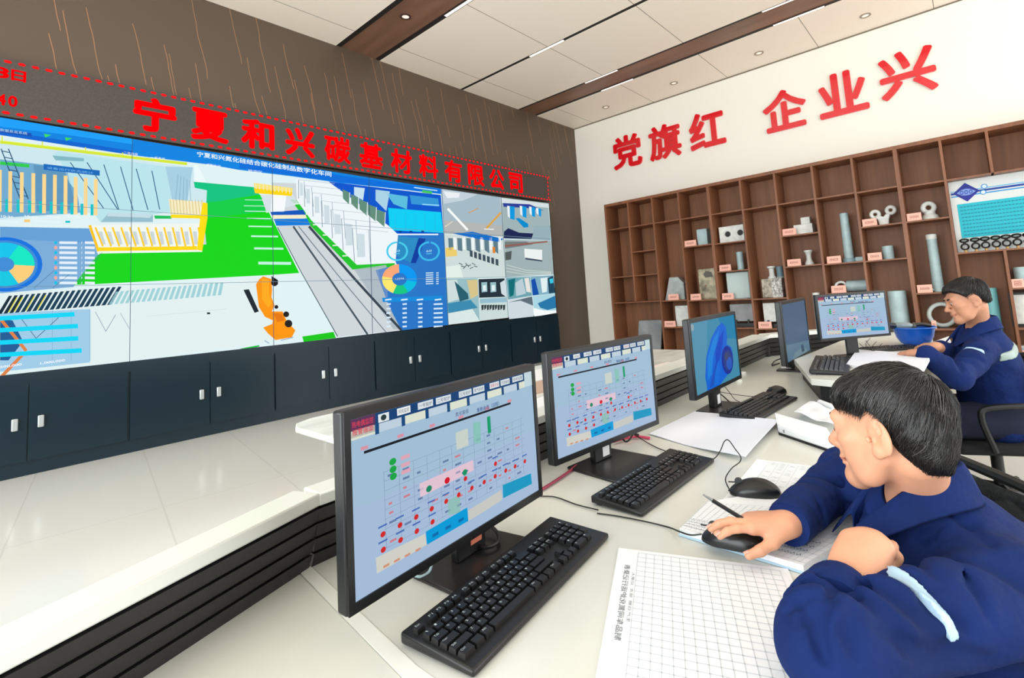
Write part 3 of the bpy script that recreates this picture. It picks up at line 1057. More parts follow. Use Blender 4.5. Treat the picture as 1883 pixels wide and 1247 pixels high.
def shelf_at(col, lo):
    """top of the shelf in column col nearest to height lo"""
    zs = [z for a, b, z in SH if a <= col < b] + [ZP]
    return min(zs, key=lambda z: abs(z - lo))


XP = BX + 0.16


def yx(u, v, x=XP):
    p = onx(u, v, x)
    return p.y, p.z


cer = mat('ceramic_white', (226, 230, 226), 0.45, noise=(14, 0.05))
grey = mat('ceramic_grey', (176, 186, 184), 0.5, noise=(10, 0.08))
blue = mat('ceramic_bluegrey', (178, 204, 208), 0.4, noise=(9, 0.05))
hole = mat('bore_dark', (36, 34, 32), 0.6)
brass = mat('mottled_plate', (150, 142, 120), 0.35, 0.3, noise=(7, 0.35))
black = mat('black_stand', (20, 20, 21), 0.4)
pinkm = mat('nameplate_pink', (244, 186, 168), 0.45)
inkm = mat('nameplate_print', (120, 50, 48), 0.6)
GS = 'ceramic product samples in the bookcase'


def sample(name, label, y, z, cat='sample'):
    return thing(name, label, cat, (XP, y, z), group=GS)


def box_sample(name, label, col, lo, u0, v0, u1, v1, m, depth=0.16, x=XP, parts=None):
    z = shelf_at(col, lo)
    ya, yb = yx(u0, (v0 + v1) / 2, x)[0], yx(u1, (v0 + v1) / 2, x)[0]
    zt = yx((u0 + u1) / 2, v0, x)[1]
    ya = min(ya, PY[col] - 0.03)
    yb = max(yb, PY[col + (2 if name == 'leaning_plate' else 1)] + 0.03)
    t = sample(name, label, (ya + yb) / 2, z)
    return t, ya, yb, z, zt


t, ya, yb, z, zt = box_sample('ceramic_block', 'pale blue-grey block on the second shelf, fourth column from the corner', 3, 2.09, 1281, 421, 1300, 446, blue)
obj('body', MB().between((XP, yb, z), (XP + 0.2, ya, zt)), blue, t, bevel=0.012)
obj('top_recess', MB().between((XP + 0.03, yb + 0.03, zt - 0.002), (XP + 0.17, ya - 0.03, zt + 0.003)), cer, t)
t, ya, yb, z, zt = box_sample('bored_block', 'white block with two round bores, fifth column from the corner', 4, 2.08, 1322, 415, 1368, 443, cer)
obj('body', MB().between((XP, yb, z), (XP + 0.2, ya, zt)), cer, t, bevel=0.008)
for fy_ in (0.36, 0.86):
    c = ya + (yb - ya) * fy_
    obj('bore', MB().cyl((XP - 0.003, c, (z + zt) / 2 + 0.005), (XP + 0.06, c, (z + zt) / 2 + 0.005), 0.052), hole, t)
    obj('bore_rim', MB().ring((XP - 0.002, c, (z + zt) / 2 + 0.005), (1, 0, 0), 0.058, 0.05, 0.008), grey, t)
t, ya, yb, z, zt = box_sample('short_tube', 'short grey-blue tube standing beside a nameplate in the fifth column', 4, 1.56, 1353, 463, 1365, 493, blue)
r = abs(ya - yb) / 2
c = (XP + r, (ya + yb) / 2, z)
obj('tube', MB().lathe([(r * 0.7, 0), (r, 0), (r, zt - z), (r * 0.7, zt - z)], c, 24, None, True), blue, t)
obj('bore', MB().lathe([(r * 0.7, 0.004), (r * 0.7, zt - z - 0.01)], c, 24), hole, t)
# tapered hood
t, ya, yb, z, zt = box_sample('tapered_hood', 'grey tapered ceramic hood on the middle shelf, third column from the corner', 2, 1.08, 1217, 510, 1258, 550, grey)
w = ya - yb
mbh = MB()
prof = [(ya, z), (yb, z), (yb, z + (zt - z) * 0.72), (yb + 0.28 * w, zt), (ya - 0.30 * w, zt)]
mbh.slab([(XP, y_, z_) for y_, z_ in prof], -0.18 if False else 0.0001)
mbh = MB()
n_ = len(prof)
vs_ = [(XP, y_, z_) for y_, z_ in prof] + [(XP + 0.2, y_ * 0.9 + (ya + yb) * 0.05, z_) for y_, z_ in prof]
mbh.add(vs_, [tuple(range(n_)), tuple(range(2 * n_ - 1, n_ - 1, -1))] + [((i + 1) % n_, i, i + n_, (i + 1) % n_ + n_) for i in range(n_)])
obj('body', mbh, grey, t, bevel=0.01)
obj('chamfer_face', MB().add([(XP - 0.004, ya, z), (XP - 0.004, ya - 0.30 * w, zt), (XP - 0.004, ya - 0.46 * w, zt), (XP - 0.004, ya - 0.28 * w, z)], [(0, 1, 2, 3)]), mat('ceramic_chamfer', (178, 184, 182), 0.5), t, smooth=False)  # flat facet in nearly the same grey as the body
# mottled plate
t, ya, yb, z, zt = box_sample('mottled_plate', 'brass-coloured mottled square plate, fourth column from the corner', 3, 1.06, 1285, 494, 1316, 545, brass)
obj('plate', MB().between((XP, yb, z), (XP + 0.05, ya, zt)), brass, t, bevel=0.004)
obj('stain', MB().add([(XP - 0.002, ya - 0.10, zt - 0.10), (XP - 0.002, ya - 0.16, zt - 0.04), (XP - 0.002, yb + 0.06, zt - 0.07), (XP - 0.002, yb + 0.04, zt - 0.16), (XP - 0.002, ya - 0.14, zt - 0.17)], [(0, 1, 2, 3, 4)]), mat('plate_stain', (96, 94, 84), 0.5), t, smooth=False)
obj('mark', MB().cyl((XP - 0.003, ya - 0.13, z + (zt - z) * 0.45), (XP, ya - 0.13, z + (zt - z) * 0.45), 0.012), mat('plate_mark', (140, 60, 30), 0.5), t)
t, ya, yb, z, zt = box_sample('square_plate', 'large pale square panel on the middle shelf, fifth column from the corner', 4, 1.04, 1336, 500, 1378, 547, cer)
obj('panel', MB().between((XP, yb, z), (XP + 0.07, ya, zt)), mat('panel_pale', (196, 214, 212), 0.35), t, bevel=0.02, seg=3)
obj('foot', MB().between((XP - 0.02, yb + 0.05, z), (XP + 0.1, ya - 0.05, z + 0.02)), grey, t)
t, ya, yb, z, zt = box_sample('white_block', 'white upright block on the low shelf, third column from the corner', 2, 0.56, 1242, 562, 1267, 597, cer)
obj('body', MB().between((XP, yb, z), (XP + 0.16, ya, zt)), cer, t, bevel=0.01)
obj('step', MB().between((XP - 0.02, yb + 0.02, z), (XP, ya - 0.02, z + 0.12)), cer, t, bevel=0.004)
t, ya, yb, z, zt = box_sample('leaning_plate', 'large grey metal-like plate standing in the wide bottom cell by the corner', 0, 0.07, 1172, 589, 1219, 640, grey)
ya_, yb_ = yx(1172, 615)[0], yx(1217, 615)[0]
obj('plate', MB().add([(XP - 0.05, ya_, z), (XP - 0.05, yb_ + 0.03, z), (XP + 0.06, yb_, zt), (XP + 0.06, ya_ - 0.02, zt), (XP, ya_, z), (XP, yb_ + 0.03, z), (XP + 0.11, yb_, zt), (XP + 0.11, ya_ - 0.02, zt)], [(0, 3, 2, 1), (4, 5, 6, 7), (0, 1, 5, 4), (3, 7, 6, 2), (1, 2, 6, 5), (0, 4, 7, 3)]), mat('plate_steel', (150, 152, 152), 0.35, 0.25, noise=(3, 0.12)), t, bevel=0.01)
obj('support', MB().between((XP + 0.1, (ya_ + yb_) / 2 - 0.05, z), (XP + 0.24, (ya_ + yb_) / 2 + 0.05, z + 0.2)), black, t)
for nm, lb, col, lo, (u0, v0, u1, v1) in (('grey_plate', 'grey plate on a low black stand, fifth column from the corner', 4, 0.53, (1342, 559, 1386, 592)),
                                          ('pale_plate', 'pale plate on a low black stand, sixth column from the corner', 5, 0.51, (1403, 557, 1436, 592))):
    t, ya, yb, z, zt = box_sample(nm, lb, col, lo, u0, v0, u1, v1, grey)
    obj('plate', MB().between((XP + 0.02, yb, z + 0.10), (XP + 0.07, ya, zt)), mat('plate_grey2', (150, 152, 154), 0.4, 0.1, noise=(4, 0.1)) if col == 4 else cer, t, bevel=0.006)
    st = MB().between((XP - 0.03, yb - 0.0, z), (XP + 0.13, ya, z + 0.07))
    for q in (0.25, 0.75):
        yy = ya + (yb - ya) * q
        st.between((XP - 0.01, yy - 0.015, z + 0.07), (XP + 0.015, yy + 0.015, z + 0.13))
    obj('stand', st, black, t)
# rough block with a pedestal standing on it
t, ya, yb, z, zt = box_sample('rough_block', 'rough grey-beige block, sixth column from the corner', 5, 1.03, 1400, 512, 1438, 546, grey)
obj('body', MB().between((XP + 0.02, yb, z), (XP + 0.2, ya, zt)), mat('rough_stone', (168, 162, 148), 0.8, noise=(16, 0.3), bump=(40, 0.6)), t, bevel=0.012)
obj('chipped_face', MB().between((XP + 0.012, yb, z), (XP + 0.02, (ya + yb) / 2, zt - 0.02)), mat('rough_chip', (186, 184, 178), 0.8, noise=(30, 0.4)), t)
zb_ = zt
ya2, zt2 = yx(1409, 493)
yb2 = yx(1421, 493)[0]
t = sample('small_pedestal', 'small white flanged pedestal on top of the rough grey-beige block', (ya2 + yb2) / 2, zb_)
yc_ = (ya2 + yb2) / 2
obj('column', MB().lathe([(0.07, 0), (0.07, 0.02), (0.045, 0.05), (0.045, 0.17), (0.07, 0.19), (0.07, 0.215)], (XP + 0.10, yc_, zb_), 24), cer, t)
obj('bore', MB().cyl((XP + 0.10, yc_, zb_ + 0.212), (XP + 0.10, yc_, zb_ + 0.217), 0.03), hole, t)
t = sample('slate_tube', 'small slate-blue tube beside the white pedestal on the rough block', yc_ - 0.12, zb_)
obj('tube', MB().lathe([(0.03, 0), (0.055, 0), (0.055, 0.2), (0.03, 0.2)], (XP + 0.11, yc_ - 0.135, zb_), 24, None, True), mat('ceramic_slate', (110, 140, 152), 0.45), t)
obj('base_ring', MB().ring((XP + 0.11, yc_ - 0.135, zb_ + 0.01), (0, 0, 1), 0.06, 0.05, 0.02), grey, t)
# stepped block
t, ya, yb, z, zt = box_sample('stepped_block', 'white stepped block, seventh column from the corner', 6, 2.07, 1459, 408, 1494, 428, cer)
zt = z + 0.17
obj('base', MB().between((XP, yb, z), (XP + 0.2, ya, zt)), cer, t, bevel=0.006)
w = ya - yb
obj('boss', MB().between((XP + 0.04, yb + 0.12 * w, zt), (XP + 0.16, yb + 0.62 * w, zt + 0.12)), cer, t, bevel=0.01)
# hourglass pedestal
t, ya, yb, z, zt = box_sample('hourglass_pedestal', 'white hourglass-shaped pedestal, seventh column from the corner', 6, 1.545, 1477, 460, 1494, 487, cer)
h = zt - z
r = (ya - yb) / 2
obj('column', MB().lathe([(r, 0), (r, 0.12 * h), (r * 0.6, 0.36 * h), (r * 0.55, 0.62 * h), (r * 0.78, 0.86 * h), (r * 0.95, 0.9 * h), (r * 0.95, h)], (XP + r, (ya + yb) / 2, z), 28), cer, t)
obj('bore', MB().cyl((XP + r, (ya + yb) / 2, zt - 0.002), (XP + r, (ya + yb) / 2, zt + 0.003), r * 0.4), hole, t)
# long flanged tube
t, ya, yb, z, zt = box_sample('flanged_tube', 'tall blue-grey tube on a flanged base, eighth column from the corner', 7, 1.535, 1545, 391, 1563, 475, blue)
y1 = yx(1552, 392)[0]
y2 = y1 + 0.02
obj('tube', MB().lathe([(0.045, 0.06), (0.07, 0.06), (0.062, zt - z), (0.04, zt - z)], (XP + 0.09, y2, z), 26, None, True), blue, t)
obj('flange', MB().lathe([(0.08, 0), (0.1, 0), (0.1, 0.055), (0.08, 0.065)], (XP + 0.09, y2, z), 26), mat('ceramic_teal', (140, 172, 184), 0.4), t)
obj('clamp', MB().between((XP + 0.02, y2 - 0.2, z), (XP + 0.14, y2 - 0.09, z + 0.075)), blue, t, bevel=0.012)
# ring and lying tube
zz = shelf_at(7, 1.06)
ya_, yb_ = yx(1556, 532)[0], yx(1598, 532)[0]
t = sample('lying_tube', 'pale tube lying on its side behind the far monitor, eighth column from the corner', (ya_ + yb_) / 2, zz)
obj('tube', MB().lathe([(0.06, 0), (0.09, 0), (0.09, ya_ - yb_), (0.06, ya_ - yb_)], (XP + 0.12, ya_, zz + 0.092), 28, (0, -1, 0), True), blue, t)
obj('plug', MB().cyl((XP + 0.12, yb_ + 0.004, zz + 0.092), (XP + 0.12, yb_ + 0.02, zz + 0.092), 0.06), hole, t)
yr = yx(1544, 528)[0]
t = sample('standing_ring', 'white standing ring beside the lying tube', yr, zz)
obj('ring', MB().ring((XP + 0.1, yr, zz + 0.092), (1, 0.3, 0), 0.092, 0.06, 0.06), cer, t)
obj('foot', MB().between((XP + 0.06, yr - 0.05, zz), (XP + 0.14, yr + 0.05, zz + 0.012)), grey, t)
# two tubes standing on the floor of the case
for nm, lb, u, v, rr, m in (('slim_tube', 'slim white tube standing in the bottom of the seventh column, left of the far monitor', 1501, 538, 0.055, cer), ('wide_tube', 'thick pale tube standing tall beside the far monitor, ninth column', 1648, 535, 0.12, blue)):
    y_, zt = yx(u, v)
    t = sample(nm, lb, y_, ZP)
    rr2 = rr
    obj('tube', MB().lathe([(rr2 * 0.7, 0), (rr2, 0), (rr2, zt - ZP), (rr2 * 0.7, zt - ZP)], (XP + rr2 - 0.08, y_ - (0.0 if rr < 0.1 else 0.0), ZP), 32, None, True), m, t)
    obj('bore', MB().cyl((XP + rr2 - 0.08, y_, ZP + 0.01), (XP + rr2 - 0.08, y_, zt - 0.02), rr2 * 0.7), hole, t)
# fork with two eyes
ya_, yb_ = yx(1601, 395)[0], yx(1645, 390)[0]
zz = shelf_at(8, 2.06)
yc_ = (ya_ + yb_) / 2
t = sample('forked_link', 'white forked casting with two round eyes, ninth column from the corner', yc_, zz)
w = ya_ - yb_
mbf = MB()
poly = [(-0.20, 0), (0.20, 0), (0.22, 0.3), (0.30, 0.62), (0.12, 0.66), (0.0, 0.5), (-0.12, 0.6), (-0.34, 0.56), (-0.24, 0.34)]
hh = 0.26
vs_ = [(XP + dx, yc_ - a * w, zz + b * hh) for dx in (0.02, 0.13) for a, b in poly]
n_ = len(poly)
mbf.add(vs_, [tuple(range(n_))[::-1], tuple(range(n_, 2 * n_))] + [(i, (i + 1) % n_, (i + 1) % n_ + n_, i + n_) for i in range(n_)])
obj('body', mbf, cer, t, bevel=0.012)
for a, b in ((-0.34, 0.72), (0.33, 0.86)):
    c = (XP + 0.075, yc_ - a * w, zz + b * hh)
    obj('eye', MB().torus(c, (1, 0.15 * (1 if a < 0 else -1), 0), 0.052, 0.028), cer, t)
# cup
t, ya, yb, z, zt = box_sample('grey_cup', 'grey-blue cylinder cup, ninth column from the corner', 8, 1.53, 1621, 452, 1643, 474, blue)
r = (ya - yb) / 2
obj('wall', MB().lathe([(r * 0.8, 0), (r, 0), (r, zt - z), (r * 0.8, zt - z)], (XP + r, (ya + yb) / 2, z), 30, None, True), blue, t)
obj('bottom', MB().cyl((XP + r, (ya + yb) / 2, z), (XP + r, (ya + yb) / 2, z + 0.02), r * 0.8), grey, t)
# eye bracket
ya_, yb_ = yx(1695, 385)[0], yx(1721, 385)[0]
zz = shelf_at(9, 2.06)
yc_ = (ya_ + yb_) / 2
t = sample('eye_bracket', 'white bracket with one large round eye, tenth column from the corner', yc_, zz)
obj('foot', MB().lathe([(0.11, 0), (0.105, 0.05), (0.07, 0.09), (0.075, 0.13)], (XP + 0.1, yc_, zz), 26), cer, t)
obj('eye', MB().torus((XP + 0.1, yc_ + 0.005, zz + 0.185), (1, 0.1, 0), 0.066, 0.034), cer, t)
# tall tube behind the seated man
t, ya, yb, z, zt = box_sample('tall_tube', 'tall pale tube standing on a mid shelf, tenth column from the corner', 9, 1.0, 1706, 430, 1722, 525, blue)
y2 = yx(1718, 480)[0]
obj('tube', MB().lathe([(0.04, 0), (0.07, 0), (0.062, zt - z), (0.04, zt - z)], (XP + 0.1, y2, z), 26, None, True), blue, t)
obj('collar', MB().ring((XP + 0.1, y2, zt - 0.04), (0, 0, 1), 0.068, 0.055, 0.07), cer, t)
t = sample('small_fitting', 'small grey ring fitting at the foot of the tall pale tube', y2 + 0.12, shelf_at(9, 1.0))
z9 = shelf_at(9, 1.0)
obj('ring', MB().torus((XP + 0.02, y2 + 0.11, z9 + 0.03), (0.3, 0, 1), 0.045, 0.02), grey, t)
obj('stub', MB().cyl((XP + 0.02, y2 + 0.11, z9), (XP + 0.02, y2 + 0.11, z9 + 0.05), 0.02), cer, t)
# large ring
zz = shelf_at(9, 0.48)
yc_ = yx(1732, 578)[0]
t = sample('large_ring', 'large pale hoop standing in the low cell behind the blue bowl', yc_, zz)
obj('hoop', MB().torus((XP + 0.06, yc_, zz + 0.185), (1, 0.25, 0), 0.155, 0.03), mat('hoop_pale', (196, 208, 204), 0.4), t)
obj('foot', MB().between((XP, yc_ - 0.06, zz), (XP + 0.12, yc_ + 0.06, zz + 0.012)), black, t)
# teal tube behind his head
y_, zt = yx(1820, 530)
t = sample('teal_tube', 'pale teal tube standing in the cell directly behind the far man\'s head', y_, ZP)
obj('tube', MB().lathe([(0.05, 0), (0.075, 0), (0.075, zt - ZP), (0.05, zt - ZP)], (XP + 0.1, y_, ZP), 26, None, True), mat('ceramic_teal2', (120, 190, 196), 0.35), t)
obj('bore', MB().cyl((XP + 0.1, y_, ZP + 0.01), (XP + 0.1, y_, zt - 0.02), 0.05), hole, t)
# framed tile, edge tube
z11 = shelf_at(11, 1.01)
t = sample('edge_tube', 'grey tube at the picture edge above the two-line nameplate', -0.52, z11)
obj('tube', MB().lathe([(0.06, 0), (0.09, 0), (0.09, 0.27), (0.06, 0.27)], (XP + 0.1, -0.52, z11), 26, None, True), blue, t)
obj('bore', MB().cyl((XP + 0.1, -0.52, z11 + 0.01), (XP + 0.1, -0.52, z11 + 0.25), 0.06), hole, t)
z11 = shelf_at(11, 0.48)
ya_, yb_ = yx(1862, 560)[0], yx(1900, 560)[0]
t = sample('framed_tile', 'white tile in a black frame at the picture edge', (ya_ + yb_) / 2, z11)
obj('frame', MB().between((XP + 0.05, yb_ - 0.03, z11), (XP + 0.1, ya_ + 0.03, z11 + 0.46)), black, t)
obj('tile', MB().between((XP + 0.035, yb_, z11 + 0.04), (XP + 0.05, ya_, z11 + 0.43)), cer, t)
y_ = yx(1885, 648)[0]
t = sample('pale_block', 'small pale block in the bottom cell at the picture edge', y_, ZP)
obj('body', MB().between((XP, y_ - 0.1, ZP), (XP + 0.15, y_ + 0.1, ZP + 0.14)), blue, t, bevel=0.01)
obj('lid', MB().between((XP + 0.01, y_ - 0.09, ZP + 0.14), (XP + 0.14, y_ + 0.09, ZP + 0.16)), cer, t)

# pink nameplates, folded card on the front edge of the shelves
PL = [(1258, 438, 1279, 451, 3, 2.09, 'left of the pale blue-grey block', 2), (1322, 484, 1343, 496, 4, 1.56, 'left of the short grey-blue tube', 2), (1228, 537, 1247, 550, 2, 1.08, 'in front of the grey tapered hood', 1),
      (1269, 538, 1288, 550, 3, 1.06, 'left of the brass-coloured mottled plate', 3), (1327, 535, 1348, 548, 4, 1.04, 'left of the large pale square panel', 2), (1221, 586, 1241, 599, 2, 0.56, 'left of the white upright block', 3),
      (1394, 588, 1418, 604, 5, 0.51, 'in front of the pale plate on its black stand', 2), (1438, 417, 1463, 431, 6, 2.07, 'left of the white stepped block', 3), (1447, 474, 1472, 488, 6, 1.545, 'left of the white hourglass pedestal', 3),
      (1520, 468, 1546, 483, 7, 1.535, 'left of the tall flanged tube', 3), (1529, 530, 1556, 543, 7, 1.06, 'above the far lit monitor', 3), (1585, 399, 1612, 414, 8, 2.06, 'left of the white forked casting', 3),
      (1595, 462, 1621, 476, 8, 1.53, 'left of the grey-blue cup', 3), (1667, 388, 1694, 404, 9, 2.06, 'left of the white eye bracket', 3), (1686, 520, 1714, 535, 9, 1.0, 'at the foot of the tall pale tube', 3),
      (1713, 592, 1722, 602, 9, 0.48, 'beside the large hoop, above the blue bowl', 1), (1853, 510, 1883, 528, 11, 1.01, 'with two lines of print at the picture edge', 4), (1874, 655, 1890, 672, 11, 0.07, 'low at the picture edge', 2)]
for u0, v0, u1, v1, col, lo, where, nd in PL:
    z = shelf_at(col, lo)
    xf = BX + 0.03
    ya_, yb_ = onx(u0, (v0 + v1) / 2, xf).y, onx(u1, (v0 + v1) / 2, xf).y
    ya_, yb_ = min(ya_, PY[col] - 0.02), max(yb_, PY[col + 1] + 0.02)
    h = 0.115
    t = thing('nameplate', 'pink nameplate %s' % where, 'nameplate', (xf, (ya_ + yb_) / 2, z), group='pink nameplates in the bookcase')
    mb = MB()
    mb.add([(xf, ya_, z), (xf, yb_, z), (xf + 0.02, yb_, z + h), (xf + 0.02, ya_, z + h), (xf + 0.05, ya_, z), (xf + 0.05, yb_, z)], [(0, 3, 2, 1), (3, 4, 5, 2), (0, 1, 5, 4), (0, 4, 3), (1, 2, 5)])
    obj('card', mb, pinkm, t, smooth=False)
    pr_ = MB()
    rr_ = random.Random(int(u0))
    rows = 2 if nd == 4 else 1
    for rw in range(rows):
        zc = h * (0.52 if rows == 1 else 0.66 - 0.3 * rw)
        n_ = 3 + nd
        for q in range(n_):
            yy = ya_ + (yb_ - ya_) * (0.18 + 0.64 * (q + 0.5) / n_)
            ww = abs(ya_ - yb_) * 0.64 / n_ * 0.36
            hh = 0.011 + rr_.random() * 0.004
            for dz in (-hh, 0, hh):
                pr_.add([(xf + 0.02 * (zc + dz - 0.003) / h - 0.001, yy + ww, z + zc + dz - 0.003), (xf + 0.02 * (zc + dz - 0.003) / h - 0.001, yy - ww, z + zc + dz - 0.003), (xf + 0.02 * (zc + dz + 0.003) / h - 0.001, yy - ww, z + zc + dz + 0.003), (xf + 0.02 * (zc + dz + 0.003) / h - 0.001, yy + ww, z + zc + dz + 0.003)], [(0, 1, 2, 3)])
    obj('print', pr_, inkm, t, smooth=False)

# company display board in the case, with a row of ring fittings in front
db = thing('display_board', 'white company board with navy diamond emblem and teal text block in the bookcase', 'board', (BX + 0.2, -0.5, 1.54))
XB = BX + 0.16
obj('panel', MB().between((XB, PY[13] + 0.02, 1.54), (XB + 0.03, PY[10] - 0.02, 2.56)), mat('board_white', (206, 212, 210), 0.35), db)
bp = Paint(lambda y, z: Vector((XB, y, z)), (-1, 0, 0), step=0.001, lit=0)
for z0, w, c in ((2.41, 0.028, (20, 60, 150)), (2.37, 0.016, (30, 140, 210)), (2.44, 0.012, (70, 170, 220))):
    bp.rect(0.10, z0 - w / 2 - 0.03, -1.42, z0 + w / 2 - 0.03, c, 1)
for y, z in ((-0.27, 2.43), (-0.25, 2.35)):
    bp.disc(y, z, 0.034, 0.034, (40, 140, 210), 3, 20)
    bp.disc(y, z, 0.024, 0.024, (206, 226, 232), 4, 20)
bp.poly([(0.075, 2.385), (-0.07, 2.52), (-0.215, 2.385), (-0.07, 2.25)], (22, 34, 140), 3)
bp.poly([(0.035, 2.385), (-0.02, 2.425), (-0.07, 2.435), (-0.12, 2.425), (-0.175, 2.385), (-0.12, 2.345), (-0.07, 2.338), (-0.02, 2.345)], (120, 150, 214), 4)
for q in range(3):
    bp.disc(-0.02 - q * 0.05, 2.385, 0.02, 0.03, (40, 60, 160), 5, 16, ri=0.6)
bp.poly([(0.05, 2.225), (-1.35, 2.225), (-1.35, 1.74), (0.05, 1.74)], (20, 178, 196), 2)
for q in range(9):
    z = 2.18 - q * 0.05
    yy = 0.02
    while yy > -1.32:
        bp.rect(yy, z - 0.008, yy - 0.028, z + 0.008, (14, 132, 156), 3)
        yy -= 0.036
bp.build('print', db)
ringm = mat('ring_black', (46, 44, 42), 0.25, 0.7)
amber = mat('fitting_amber', (190, 150, 80), 0.4)
where = ['first', 'second', 'third', 'fourth', 'fifth', 'sixth', 'seventh']
proto = None
for q, y in enumerate((0.03, -0.085, -0.19, -0.30, -0.405, -0.51, -0.62)):
    lb = 'dark two-ring clamp before the display board, %s in the row' % where[q]
    loc = (BX + 0.08, y, 1.535)
    if proto is None:
        proto = thing('ring_clamp', lb, 'fitting', (0, 0, 0), group='ring clamps before the display board')
        obj('foot', MB().cyl((0, 0, 0), (0, 0, 0.03), 0.016), amber, proto, local=True)
        obj('lower_ring', MB().torus((0, 0, 0.078), (1, 0, 0.35), 0.04, 0.011), ringm, proto, local=True)
        obj('upper_ring', MB().torus((0.01, 0, 0.165), (0.5, 0, 1), 0.044, 0.011), ringm, proto, local=True)
        obj('cross_arm', MB().tube([(0, -0.03, 0.105), (0.01, 0.03, 0.15)], 0.008).tube([(0, 0.03, 0.105), (0.01, -0.03, 0.15)], 0.008), ringm, proto, local=True)
        obj('pad', MB().lathe([(0.0, 0), (0.03, 0)], (0.01, 0, 0.166), 20, (0.5, 0, 1)), mat('ring_reflection_white', (225, 228, 224), 0.4), proto, local=True)  # white disc painted in for the reflection on the dark ring
        proto.location = loc
    else:
        dup(proto, loc, 0, lb)

# ================================================================== CONTROL CONSOLE
DZ = 0.76
WZ = 0.87
worktop_m = mat('worktop_grey_white', (220, 221, 212), 0.22, 0, 0.5, noise=(2.2, 0.035))
edge_m = mat('ledge_white', (226, 230, 224), 0.3)
slat_m = mat('slat_charcoal', (34, 34, 36), 0.4, 0, 0.45)
dark_m = mat('console_black', (16, 16, 18), 0.5)
BK = [(-1.25, 0.56), (0.515, 1.177), (3.93, 1.235), (4.78, 0.46)]     # foot line of the slatted back
con = thing('control_console', 'long angled control console with pale worktop, white ledge and black slatted back', 'console', (1.8, 0.7, 0))
obj('worktop', MB().prism([(-1.25, -0.30), (0.452, 0.17), (0.452, 0.72), (0.497, 1.17), (-1.25, 0.56)], DZ - 0.035, DZ), worktop_m, con, bevel=0.003)
obj('worktop', MB().prism([(0.478, 0.17), (4.3, 0.17), (4.78, 0.46), (3.93, 1.235), (0.522, 1.177), (0.478, 0.72)], DZ - 0.035, DZ), worktop_m, con, bevel=0.003)
obj('seam_strip', MB().prism([(0.452, 0.17), (0.478, 0.17), (0.478, 0.72), (0.522, 1.177), (0.497, 1.17), (0.452, 0.72)], DZ - 0.035, DZ + 0.0015), mat('seam_white', (236, 238, 230), 0.3), con)
LZ0, LZ1 = 0.895, 0.922


def back_section(p, q, depth0, depth1, nm):
    p, q = Vector((p[0], p[1], 0)), Vector((q[0], q[1], 0))
    d = (q - p).normalized()
    n = Vector((d.y, -d.x, 0))            # towards the worktop
    if n.y > 0:
        n = -n
    mb = MB()
    k = 4
    h = (LZ0 - DZ) / k
    # sloping slats, each overhanging the one below
    for i in range(k):
        z0, z1 = DZ + i * h, DZ + (i + 1) * h
        a = [p + n * (0.004 + 0.010 * i), p + n * (0.016 + 0.010 * i)]
        b = [q + n * (0.004 + 0.010 * i), q + n * (0.016 + 0.010 * i)]
        V = [a[0] + Vector((0, 0, z0)), b[0] + Vector((0, 0, z0)), b[1] + Vector((0, 0, z1 - 0.004)), a[1] + Vector((0, 0, z1 - 0.004)),
             a[0] - n * 0.03 + Vector((0, 0, z0)), b[0] - n * 0.03 + Vector((0, 0, z0)), b[1] - n * 0.05 + Vector((0, 0, z1 - 0.004)), a[1] - n * 0.05 + Vector((0, 0, z1 - 0.004))]
        mb.add(V, [(0, 1, 2, 3), (3, 2, 6, 7), (0, 4, 5, 1), (4, 7, 6, 5), (1, 5, 6, 2), (0, 3, 7, 4)])
    obj('slat_panel', mb, slat_m, con)
    core = MB()
    V = [p - n * 0.01, q - n * 0.01, q - n * 0.05, p - n * 0.05]
    core.prism([(v.x, v.y) for v in V], 0.02, LZ0)
    obj('back_core', core, dark_m, con)
    ld = MB()
    ld.prism([(p + n * 0.045)[:2], (q + n * 0.045)[:2], (q - n * depth1)[:2], (p - n * depth0)[:2]], LZ0, LZ1)
    obj('ledge', ld, edge_m, con, bevel=0.004)


back_section(BK[0], BK[1], 0.035, 0.035, 'left')
back_section((BK[1][0] + 0.008, BK[1][1]), BK[2], 0.03, 0.09, 'main')
back_section((BK[2][0] + 0.006, BK[2][1] - 0.004), BK[3], 0.09, 0.05, 'right')
obj('corner_post', MB().cyl((BK[2][0], BK[2][1], DZ), (BK[2][0], BK[2][1], LZ0), 0.03), dark_m, con)
for x in (-1.1, 0.47, 1.6, 2.75, 3.9):
    obj('pedestal', MB().between((x - 0.02, 0.35 if x > 0 else -0.1, 0), (x + 0.02, 1.0 if x > 0 else 0.45, DZ - 0.035)), dark_m, con)
# raised end section at the far desk
ws = thing('raised_worktop', 'raised pale end worktop where the far man works', 'worktop', (3.6, 0.4, DZ))
obj('top', MB().prism([(2.44, 0.42), (2.48, 0.60), (3.06, 0.815), (4.0, 0.75), (4.62, 0.50), (4.1, 0.24), (3.3, 0.24), (2.8, 0.34)], WZ - 0.028, WZ), worktop_m, ws, bevel=0.003)
obj('riser', MB().prism([(2.50, 0.45), (2.54, 0.58), (3.08, 0.785), (4.0, 0.71), (4.45, 0.50), (4.0, 0.28), (3.3, 0.28), (2.82, 0.38)], DZ, WZ - 0.028), dark_m, ws)

